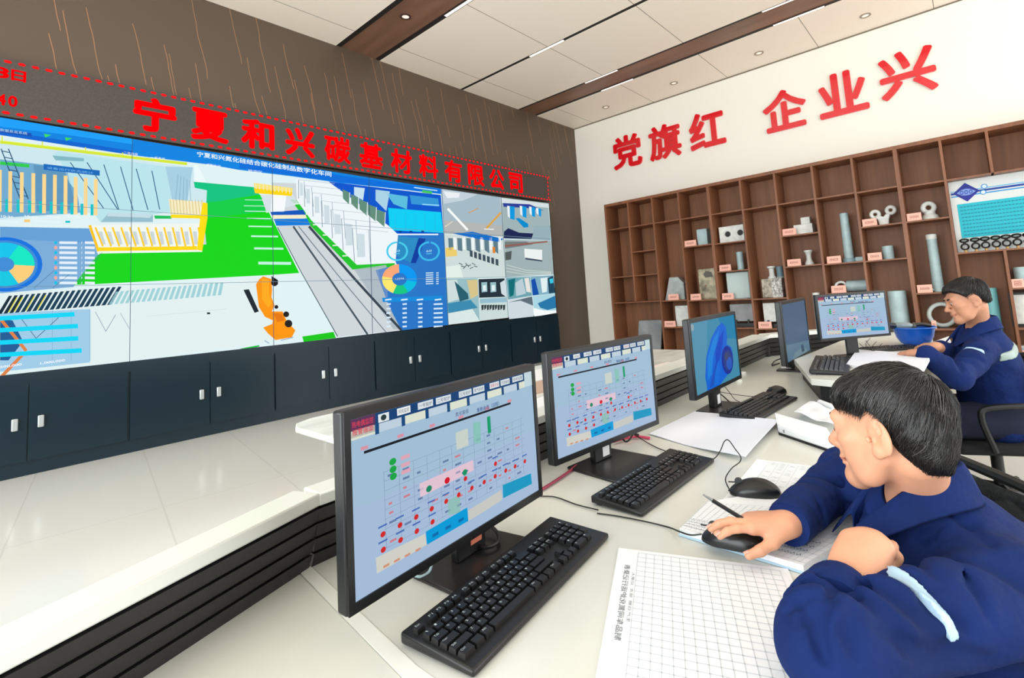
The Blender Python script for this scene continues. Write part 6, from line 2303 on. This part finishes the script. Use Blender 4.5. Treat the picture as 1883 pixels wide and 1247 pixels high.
fb = Field()
add_head(fb, hc, HM, 0.915)
nb0 = hc + np.array([0, -0.030, -0.05]) @ HM
fb.cap(nb0, N, 0.046, 0.054, 0.016)
fb.cap(N - tu_ * 0.03, CH, 0.052, 0.11, 0.03)
fb.cap(SL, SR, 0.028, 0.028, 0.03)
fb.cap(CH, PV, 0.12, 0.13, 0.06)
fb.cap(SL, EL, 0.038, 0.034, 0.03).cap(EL, WL, 0.034, 0.028, 0.02)
fb.cap(SR, ER, 0.038, 0.034, 0.03).cap(ER, WR, 0.034, 0.027, 0.02)
fb.cap(PV + tl_ * 0.09, KL, 0.08, 0.055, 0.05).cap(PV - tl_ * 0.09, KR, 0.08, 0.055, 0.05)
fb.cap(KL, AL, 0.05, 0.036, 0.02).cap(KR, AR, 0.05, 0.036, 0.02)
rd = V3(onz(1336, 962, 0.830)) - WR
rtips = add_hand(fb, WR, rd, (0.05, 0.0, 1.0), 1, 0.94, curl=((-4, 16, 16), (-8, 18, 16), (2, 22, 20), (10, 24, 22)), fan=5, thumb=(0.85, 0.50, -0.46), tcurl=16)
ld = V3(onz(1578, 1030, 0.85)) - WL
ltips = add_hand(fb, WL + ld / np.linalg.norm(ld) * 0.012, ld, (-0.50, 0.10, 0.86), -1, 1.06, curl=((70, 92, 60), (74, 95, 60), (76, 95, 60), (78, 95, 60)), fan=1, thumb=(0.92, 0.10, -0.36), tcurl=25)
lo, hi = box_of([hc, N, SL, SR, EL, ER, WR, WL, PV, KL, KR, AL, AR], 0.16)
lo[2] = 0.03
near = obj('person', skin_of(fb, lo, hi, 0.0028), skin_m)
tag(near, 'person in navy work jacket leaning on the desk, right hand on a mouse', 'person')
face_parts(near, hc, HM, 0.915)
nails(near, rtips, 0.98)
fj = Field()
fj.cap(N + tu_ * 0.006, N - tu_ * 0.085, 0.064, 0.105, 0.03)
fj.cap(N - tu_ * 0.065 - tf_ * 0.015, CH, 0.075, 0.135, 0.05)
fj.cap(SL, SR, 0.056, 0.056, 0.05)
fj.ell(CH - tu_ * 0.02, (0.185, 0.125, 0.17), TM, 0.06)
fj.cap(CH, PV + tu_ * 0.02, 0.150, 0.165, 0.06)
fj.ell(PV + tu_ * 0.06, (0.19, 0.15, 0.12), TM, 0.05)
fj.cap(SL, EL, 0.072, 0.064, 0.045)
fj.cap(EL, EL + (WL - EL) * 0.86, 0.064, 0.050, 0.02)
fj.cap(SR, ER, 0.070, 0.060, 0.035)
fj.cap(ER, ER + (WR - ER) * 0.93, 0.058, 0.044, 0.03)
ua, fa = EL - SL, WL - EL
for t, a0, a1, ln, dp in ((0.60, -60, 70, 0.05, 0.006), (0.74, -80, 60, 0.06, 0.008), (0.88, -70, 80, 0.05, 0.009), (0.42, -20, 90, -0.06, 0.005), (0.22, -60, 40, 0.07, 0.006)):
    crease(fj, SL + ua * t, ua, 0.074 - 0.008 * t, a0, a1, dp, 0.022, ln)
for t, a0, a1, ln, dp in ((0.22, -90, 40, 0.03, 0.007), (0.45, -70, 60, 0.04, 0.006), (0.66, -40, 90, 0.03, 0.005)):
    crease(fj, EL + fa * t, fa, 0.060 - 0.012 * t, a0, a1, dp, 0.018, ln)
fr_ = WR - ER
for t, a0, a1, ln, dp in ((0.10, -90, 60, 0.05, 0.007), (0.30, -60, 100, 0.05, 0.006), (0.50, -100, 30, 0.05, 0.006), (0.70, -40, 90, 0.04, 0.005)):
    crease(fj, ER + fr_ * t, fr_, 0.058 - 0.014 * t, a0, a1, dp, 0.016, ln)
fj.fn(lambda P: ripple(P, 34, 0.0050) + ripple(P[:, [1, 2, 0]], 80, 0.0016), mode='add')
fj.cap(N + tf_ * 0.085 + tu_ * 0.12, N + tf_ * 0.105 - tu_ * 0.09, 0.058, 0.020, 0.02, True)
fj.cap(nb0, N - tu_ * 0.01, 0.056, 0.060, 0.012, True)
upm = (SL + EL) / 2
bt_ = 0.56
band_ = band(None, fj, SL, EL, bt_, bt_ + 0.048, band_m, 'reflective_band', upm - 0.15, upm + 0.15, keep=lambda P: np.maximum(-((P - upm) @ np.array([-0.30, -0.30, 0.90])) + 0.040, (P - upm) @ np.array([0.55, 0.80, -0.1]) - 0.035), h=0.0035)
FOLDS = [([(310, 900), (250, 940), (215, 1000), (210, 1080), (235, 1160), (265, 1190)], 0.0075, 0.014), ([(150, 1035), (180, 1010), (205, 975)], 0.006, 0.012), ([(205, 930), (140, 950), (95, 1000)], 0.005, 0.014),
         ([(500, 830), (545, 775), (610, 720), (680, 670)], 0.006, 0.012), ([(350, 1000), (330, 1080), (350, 1160)], 0.005, 0.02), ([(560, 880), (640, 970), (760, 1050)], 0.004, 0.02), ([(640, 700), (720, 800), (800, 900), (850, 1010)], 0.004, 0.016),
         ([(330, 510), (375, 560), (385, 620)], 0.005, 0.012), ([(270, 570), (330, 600), (400, 640)], 0.005, 0.012), ([(200, 560), (230, 610), (240, 660)], 0.004, 0.012), ([(440, 1060), (540, 1120), (660, 1150)], 0.004, 0.02),
         ([(700, 620), (780, 660), (860, 740)], 0.004, 0.02), ([(600, 1180), (720, 1150), (850, 1180)], 0.005, 0.022)]
cuts = []
for pts, dp, kk in FOLDS:
    cuts += fold(fj, pts, dp, kk)
for p_, q_, r0, r1, kk in cuts:
    fj.cap(p_, q_, r0, r1, kk, True)
jk = obj('jacket', skin_of(fj, *box_of([N, SL, SR, EL, ER, WR, WL, PV], 0.22), 0.0052), navy_m, near)
band_.parent = jk
for A_, B_, r0, q_ in ((EL, WL, 0.049, 0.93), (ER, WR, 0.042, 0.99)):
    d_ = (B_ - A_) / np.linalg.norm(B_ - A_)
    e_ = A_ + (B_ - A_) * q_
    obj('cuff', MB().lathe([(r0 * 0.86, 0.010), (r0 * 0.98, 0.012), (r0 * 1.05, -0.002), (r0 * 1.06, -0.045), (r0 * 0.98, -0.05)], e_, 28, Vector(d_)), navy_m, jk)
collar(N + tu_ * 0.016 - tf_ * 0.004, axes(110, 5, 6), 0.98, jk, navy_m)
band(jk, fj, N, PV, 0.47, 0.545, bandg_m, 'reflective_back_band', CH - 0.34, CH + 0.30, keep=lambda P: (P - CH) @ tf_ + 0.02, h=0.005)
fp = Field()
fp.cap(PV + tl_ * 0.09, KL, 0.098, 0.078, 0.05).cap(PV - tl_ * 0.09, KR, 0.098, 0.078, 0.05).cap(KL, AL, 0.074, 0.062, 0.03).cap(KR, AR, 0.074, 0.062, 0.03).ell(PV, (0.17, 0.14, 0.12), TM, 0.05)
obj('trousers', skin_of(fp, *box_of([PV, KL, KR, AL, AR], 0.2), 0.012), navyd_m, near)


def shoes(par, ankles, fwd):
    for A_ in ankles:
        fs_ = Field().cap(A_ + np.array([0, 0, -0.02]), A_ + fwd * 0.14 + np.array([0, 0, -0.045]), 0.045, 0.036, 0.03).fn(lambda P, z=0.002: z - P[:, 2])
        obj('shoe', skin_of(fs_, *box_of([A_, A_ + fwd * 0.14], 0.1), 0.008), shoe_m, par)


shoes(near, (AL, AR), tf_)


def hairline(y):
    return np.interp(y, [-0.13, -0.090, -0.060, -0.034, -0.016, 0.006, 0.020, 0.034, 0.060, 0.080, 0.13], [-0.086, -0.094, -0.082, -0.040, 0.024, 0.036, 0.020, 0.030, 0.038, 0.036, 0.026])


CAPS = []


def hair_cap(c, M, s, line, amp, h, fr=0.004):
    fh = Field()

    def E(p, r, k):
        fh.ell(c + (np.array(p) * s) @ M, np.array(r) * s, M, k * s)
    E((0, -0.018, 0.038), (0.080, 0.102, 0.087), 0.01)
    E((0, 0.044, 0.066), (0.060, 0.036 + fr, 0.036), 0.03)
    E((0, -0.062, -0.004), (0.057, 0.043, 0.058), 0.03)
    E((0, -0.049, -0.050), (0.046, 0.035, 0.048), 0.05)
    fh.fn(lambda P: (line(((P - c) @ M.T / s)[:, 1]) - ((P - c) @ M.T / s)[:, 2]) * 0.8 * s, 0.014 * s)
    fh.fn(lambda P: ripple(P, 150, amp), mode='add')
    CAPS.append(fh)
    return skin_of(fh, c - 0.16 * s, c + 0.17 * s, h)


lock_m = mat('hair_lock', (22, 20, 19), 0.42, 0, 0.5)
hr = obj('hair', hair_cap(hc, HM, 0.915, hairline, 0.0022, 0.0035), hair_m, near)
crown_ = (-0.012, -0.080, 0.072)
lk = hair_strands(hc, HM, 0.915, crown_, 6500, hairline, (0.04, 0.085), 3, lambda q: q[2] > hairline(q[1]) + 0.010 + 0.02 * (abs(q[0]) > 0.05 and q[1] > -0.03), 0.060, 0.00055, 0.20, cap=CAPS[-1])
obj('locks', lk, lock_m, hr)
lk3 = hair_strands(hc, HM, 0.915, (0, -0.01, 0.06), 2600, lambda y: hairline(y) + 0.004, (0.03, 0.06), 6, lambda q: q[2] > hairline(q[1]) + 0.006 and q[1] < -0.030 and q[2] < 0.014, 0.05, 0.0005, 0.9, None, (0.0585, 0.0475, 0.066), (0, -0.049, -0.046), cap=CAPS[-1])
obj('nape_locks', lk3, lock_m, hr)
lk4 = hair_strands(hc, HM, 0.915, (0, -0.03, 0.07), 2600, hairline, (0.035, 0.06), 9, lambda q: q[1] < -0.030 and -0.055 < q[2] < 0.040, 0.05, 0.00055, 0.9, None, (0.0625, 0.0485, 0.064), (0, -0.062, -0.002), cap=CAPS[-1])
obj('back_locks', lk4, lock_m, hr)
lk2 = hair_strands(hc, HM, 0.915, crown_, 700, hairline, (0.05, 0.09), 8, lambda q: q[2] > hairline(q[1]) + 0.02, 0.080, 0.0005, 0.2, cap=CAPS[-1])
obj('light_locks', lk2, mat('hair_lock_light', (66, 60, 56), 0.4, 0, 0.5), hr)
# pen between his fingers
pa, pb = onz(1352, 946, 0.842), onz(1293, 910, 0.852)
t = thing('pen', 'black pen with silver tip sticking up between the near man\'s fingers', 'pen', pa)
pd = (pb - pa)
obj('barrel', MB().cyl(pa - pd * 0.25, pa + pd * 0.68, 0.0042, 14), mat('pen_black', (26, 28, 30), 0.3), t)
obj('tip', MB().cyl(pa + pd * 0.68, pb, 0.0038, 14, 0.0018), mat('pen_silver', (190, 196, 198), 0.25, 0.8), t)
obj('ring', MB().cyl(pa + pd * 0.66, pa + pd * 0.69, 0.0046, 14), mat('pen_silver', (190, 196, 198), 0.25, 0.8), t)

# ------------------------------------------------------------------ the far man, upright at the raised worktop
s2 = 0.93
hc2 = V3(at(1777, 551, 2.70))
HM2 = axes(113, -16, 4)
N2 = V3(at(1799, 600, 2.74))
TM2 = axes(112, 0)
l2, f2, u2 = TM2
SL2 = V3(at(1803, 647, 2.62))
SR2 = N2 * 2 - SL2 - u2 * 0.12
EL2 = V3(at(1762, 693, 2.46))
WL2 = V3(onz(1700, 649, 0.905))
ER2 = V3(at(1782, 664, 2.98))
WR2 = V3(onz(1722, 638, 0.905))
PV2 = V3(at(1830, 765, 2.76))
CH2 = N2 * 0.6 + PV2 * 0.4
KL2, KR2 = PV2 + f2 * 0.44 + l2 * 0.13, PV2 + f2 * 0.44 - l2 * 0.13
AL2, AR2 = KL2 + np.array([0, -0.04, -0.40]), KR2 + np.array([0, -0.04, -0.40])
AL2[2] = AR2[2] = 0.09
fb = Field()
add_head(fb, hc2, HM2, s2)
nb2 = hc2 + np.array([0, -0.030, -0.05]) @ HM2
fb.cap(nb2, N2, 0.049 * s2, 0.057 * s2, 0.018)
fb.cap(N2 - u2 * 0.03, CH2, 0.05, 0.11, 0.03).cap(SL2, SR2, 0.028, 0.028, 0.03).cap(CH2, PV2, 0.11, 0.12, 0.06)
fb.cap(SL2, EL2, 0.040, 0.034, 0.03).cap(EL2, WL2, 0.034, 0.027, 0.02).cap(SR2, ER2, 0.040, 0.034, 0.03).cap(ER2, WR2, 0.034, 0.027, 0.02)
fb.cap(PV2 + l2 * 0.09, KL2, 0.085, 0.06, 0.05).cap(PV2 - l2 * 0.09, KR2, 0.085, 0.06, 0.05).cap(KL2, AL2, 0.055, 0.04, 0.02).cap(KR2, AR2, 0.055, 0.04, 0.02)
d1_ = V3(onz(1645, 648, 0.892)) - WL2
t1_ = add_hand(fb, WL2, d1_, (0.1, 0.0, 1), -1, s2, curl=((2, 8, 8), (2, 8, 8), (4, 10, 8), (6, 12, 10)), fan=4)
d2_ = V3(onz(1668, 632, 0.895)) - WR2
t2_ = add_hand(fb, WR2, d2_, (0, 0.05, 1), 1, s2, curl=((6, 14, 12), (6, 16, 12), (8, 16, 12), (8, 18, 14)), fan=4)
lo, hi = box_of([hc2, N2, SL2, SR2, EL2, ER2, WR2, WL2, PV2, KL2, KR2, AL2, AR2], 0.2)
lo[2] = 0.03
far = obj('person', skin_of(fb, lo, hi, 0.0052), skin2_m)
tag(far, 'person in navy jacket sitting upright, hands on papers below the far monitor', 'person')
face_parts(far, hc2, HM2, s2)
fj2 = Field()
fj2.cap(N2 + u2 * 0.006, N2 - u2 * 0.085, 0.062, 0.100, 0.03)
fj2.cap(N2 - u2 * 0.07, CH2, 0.072, 0.125, 0.05).cap(SL2, SR2, 0.058, 0.058, 0.05).ell(CH2, (0.180, 0.125, 0.19), TM2, 0.06).cap(CH2, PV2, 0.142, 0.150, 0.06)
fj2.ell(PV2 - u2 * 0.03, (0.185, 0.155, 0.13), TM2, 0.05)
fj2.cap(SL2, EL2, 0.070, 0.062, 0.04).cap(EL2, EL2 + (WL2 - EL2) * 0.93, 0.062, 0.045, 0.03).cap(SR2, ER2, 0.07, 0.06, 0.04).cap(ER2, ER2 + (WR2 - ER2) * 0.86, 0.058, 0.045, 0.03)
for t_q, a0, a1 in ((0.3, -60, 60), (0.6, -80, 50), (0.82, -60, 90)):
    crease(fj2, SL2 + (EL2 - SL2) * t_q, EL2 - SL2, 0.068, a0, a1, 0.008, 0.025, 0.05)
    crease(fj2, EL2 + (WL2 - EL2) * t_q, WL2 - EL2, 0.056, a0, a1, 0.007, 0.02, 0.04)
fj2.fn(lambda P: ripple(P, 28, 0.006) + ripple(P[:, [1, 2, 0]], 66, 0.002), mode='add')
fj2.cap(N2 + f2 * 0.09 + u2 * 0.12, N2 + f2 * 0.11 - u2 * 0.08, 0.06, 0.02, 0.02, True)
fj2.cap(nb2, N2 - u2 * 0.01, 0.056, 0.058, 0.012, True)
jk2 = obj('jacket', skin_of(fj2, *box_of([N2, SL2, SR2, EL2, ER2, WR2, WL2, PV2], 0.24), 0.008), navy_m, far)
for A_, B_, r0 in ((EL2, WL2, 0.044), (ER2, WR2 * 0.9 + ER2 * 0.1, 0.045)):
    d_ = (B_ - A_) / np.linalg.norm(B_ - A_)
    obj('cuff', MB().lathe([(r0 * 0.86, 0.010), (r0 * 0.98, 0.012), (r0 * 1.05, -0.002), (r0 * 1.06, -0.045), (r0 * 0.98, -0.05)], A_ + (B_ - A_) * 0.97, 24, Vector(d_)), navy_m, jk2)
collar(N2 + u2 * 0.012 - f2 * 0.01, axes(112, 6), 1.0, jk2, navy_m)
um2 = (SL2 + EL2) / 2
band(jk2, fj2, SL2, EL2, 0.30, 0.38, band_m, 'reflective_band', um2 - 0.2, um2 + 0.2, out=0.004, keep=lambda P: -((P - um2) @ np.array([-0.6, 0.1, 0.78])) + 0.03, h=0.006)
band(jk2, fj2, N2, PV2, 0.20, 0.275, bandg_m, 'reflective_back_band', CH2 - 0.36, CH2 + 0.36, keep=lambda P: (P - CH2) @ f2 - 0.015, h=0.005, out=0.004)
fp = Field()
fp.cap(PV2 + l2 * 0.09, KL2, 0.105, 0.085, 0.05).cap(PV2 - l2 * 0.09, KR2, 0.105, 0.085, 0.05).cap(KL2, AL2, 0.08, 0.066, 0.03).cap(KR2, AR2, 0.08, 0.066, 0.03).ell(PV2, (0.18, 0.15, 0.12), TM2, 0.05)
obj('trousers', skin_of(fp, *box_of([PV2, KL2, KR2, AL2, AR2], 0.2), 0.014), navyd_m, far)
shoes(far, (AL2, AR2), f2)


def hairline2(y):
    return np.interp(y, [-0.13, -0.090, -0.060, -0.034, -0.016, 0.006, 0.022, 0.040, 0.064, 0.085, 0.13], [-0.040, -0.046, -0.040, -0.014, 0.030, 0.020, 0.006, 0.040, 0.060, 0.066, 0.062])


hr2 = obj('hair', hair_cap(hc2, HM2, s2, hairline2, 0.0022, 0.006, 0.004), hair_m, far)
lk = hair_strands(hc2, HM2, s2, (0.02, -0.07, 0.08), 2200, hairline2, (0.04, 0.08), 5, lambda q: q[2] > hairline2(q[1]) + 0.012, 0.06, 0.0007, 0.2, cap=CAPS[-1])
obj('locks', lk, lock_m, hr2)

# ------------------------------------------------------------------ office chairs
chm = mat('chair_black', (20, 21, 22), 0.45)
chs = mat('chair_mesh', (34, 38, 40), 0.7, alpha=0.82, noise=(120, 0.4))
che = mat('chair_fabric', (26, 27, 29), 0.9)


def office_chair(lb, loc, heading, back_z=0.84, seat_z=0.45, arm_z=0.64, s=1.0):
    t = thing('office_chair', lb, 'chair', (0, 0, 0), group='black office chairs')
    obj('seat', MB().box((0.02, 0, seat_z - 0.03), (0.46, 0.46, 0.06)), che, t, bevel=0.025, seg=3, local=True)
    fr = MB()
    zb = seat_z + 0.10
    pts = [Vector((-0.23, -0.20, zb)), Vector((-0.25, -0.225, (zb + back_z) / 2)), Vector((-0.265, -0.215, back_z - 0.02)), Vector((-0.268, 0, back_z)), Vector((-0.265, 0.215, back_z - 0.02)), Vector((-0.25, 0.225, (zb + back_z) / 2)), Vector((-0.23, 0.20, zb)), Vector((-0.225, 0, zb - 0.01)), Vector((-0.23, -0.20, zb))]
    fr.tube(arc_path(pts, 6), 0.014, 8)
    obj('back_frame', fr, chm, t, local=True)
    nx, ny = 10, 8
    mb = MB()
    vs = []
    for j in range(ny + 1):
        for i in range(nx + 1):
            y = -0.215 + 0.43 * i / nx
            z = zb + (back_z - zb - 0.015) * j / ny
            vs.append((-0.232 - 0.034 * j / ny - 0.03 * (1 - (2 * i / nx - 1) ** 2), y, z))
    mb.add(vs, [(j * (nx + 1) + i, j * (nx + 1) + i + 1, (j + 1) * (nx + 1) + i + 1, (j + 1) * (nx + 1) + i) for j in range(ny) for i in range(nx)])
    bk_ = obj('backrest', mb, chs, t, local=True)
    so = bk_.modifiers.new('thick', 'SOLIDIFY')
    so.thickness = 0.006
    obj('back_post', MB().tube([(-0.12, 0, seat_z - 0.05), (-0.24, 0, seat_z - 0.02), (-0.262, 0, zb + 0.02)], 0.02, 10), chm, t, local=True)
    for q in (-1, 1):
        obj('armrest', MB().tube(arc_path([(-0.16, q * 0.25, seat_z - 0.03), (-0.18, q * 0.275, arm_z - 0.06), (-0.13, q * 0.275, arm_z), (0.10, q * 0.275, arm_z), (0.15, q * 0.275, arm_z - 0.05), (0.10, q * 0.25, seat_z - 0.03)], 6), 0.016, 8), chm, t, local=True)
    obj('gas_column', MB().cyl((0, 0, 0.09), (0, 0, seat_z - 0.06), 0.028), chm, t, local=True)
    for q in range(5):
        a = 2 * math.pi * q / 5 + 0.3
        e = Vector((math.cos(a) * 0.29, math.sin(a) * 0.29, 0.075))
        lg = obj('leg', MB().tube([(0, 0, 0.105), e], [0.026, 0.016], 8), chm, t, local=True)
        obj('caster', MB().cyl(e + Vector((-0.012 * math.sin(a), 0.012 * math.cos(a), -0.045)), e + Vector((0.012 * math.sin(a), -0.012 * math.cos(a), -0.045)), 0.03, 16), chm, lg, local=True)
    t.location = loc
    t.rotation_euler = (0, 0, math.radians(heading))
    t.scale = (s, s, s)
    return t


c1 = office_chair('empty black mesh office chair behind the near man\'s collar', (1.865, -0.185, 0), -52, 0.80, 0.44, 0.62)
o = obj('maker_tag', MB().box((-0.27, 0.20, 0.795), (0.012, 0.05, 0.012)), mat('tag_olive', (150, 160, 70), 0.5), c1, local=True)
office_chair('black office chair the far man sits in, its arm at his hip', (PV2[0] + 0.02, PV2[1] + 0.02, 0), 112, 0.80, PV2[2] - 0.10, PV2[2] + 0.10)
office_chair('black office chair under the near man, below the picture edge', (PV[0], PV[1], 0), 122, 0.74, PV[2] - 0.11, PV[2] + 0.08)
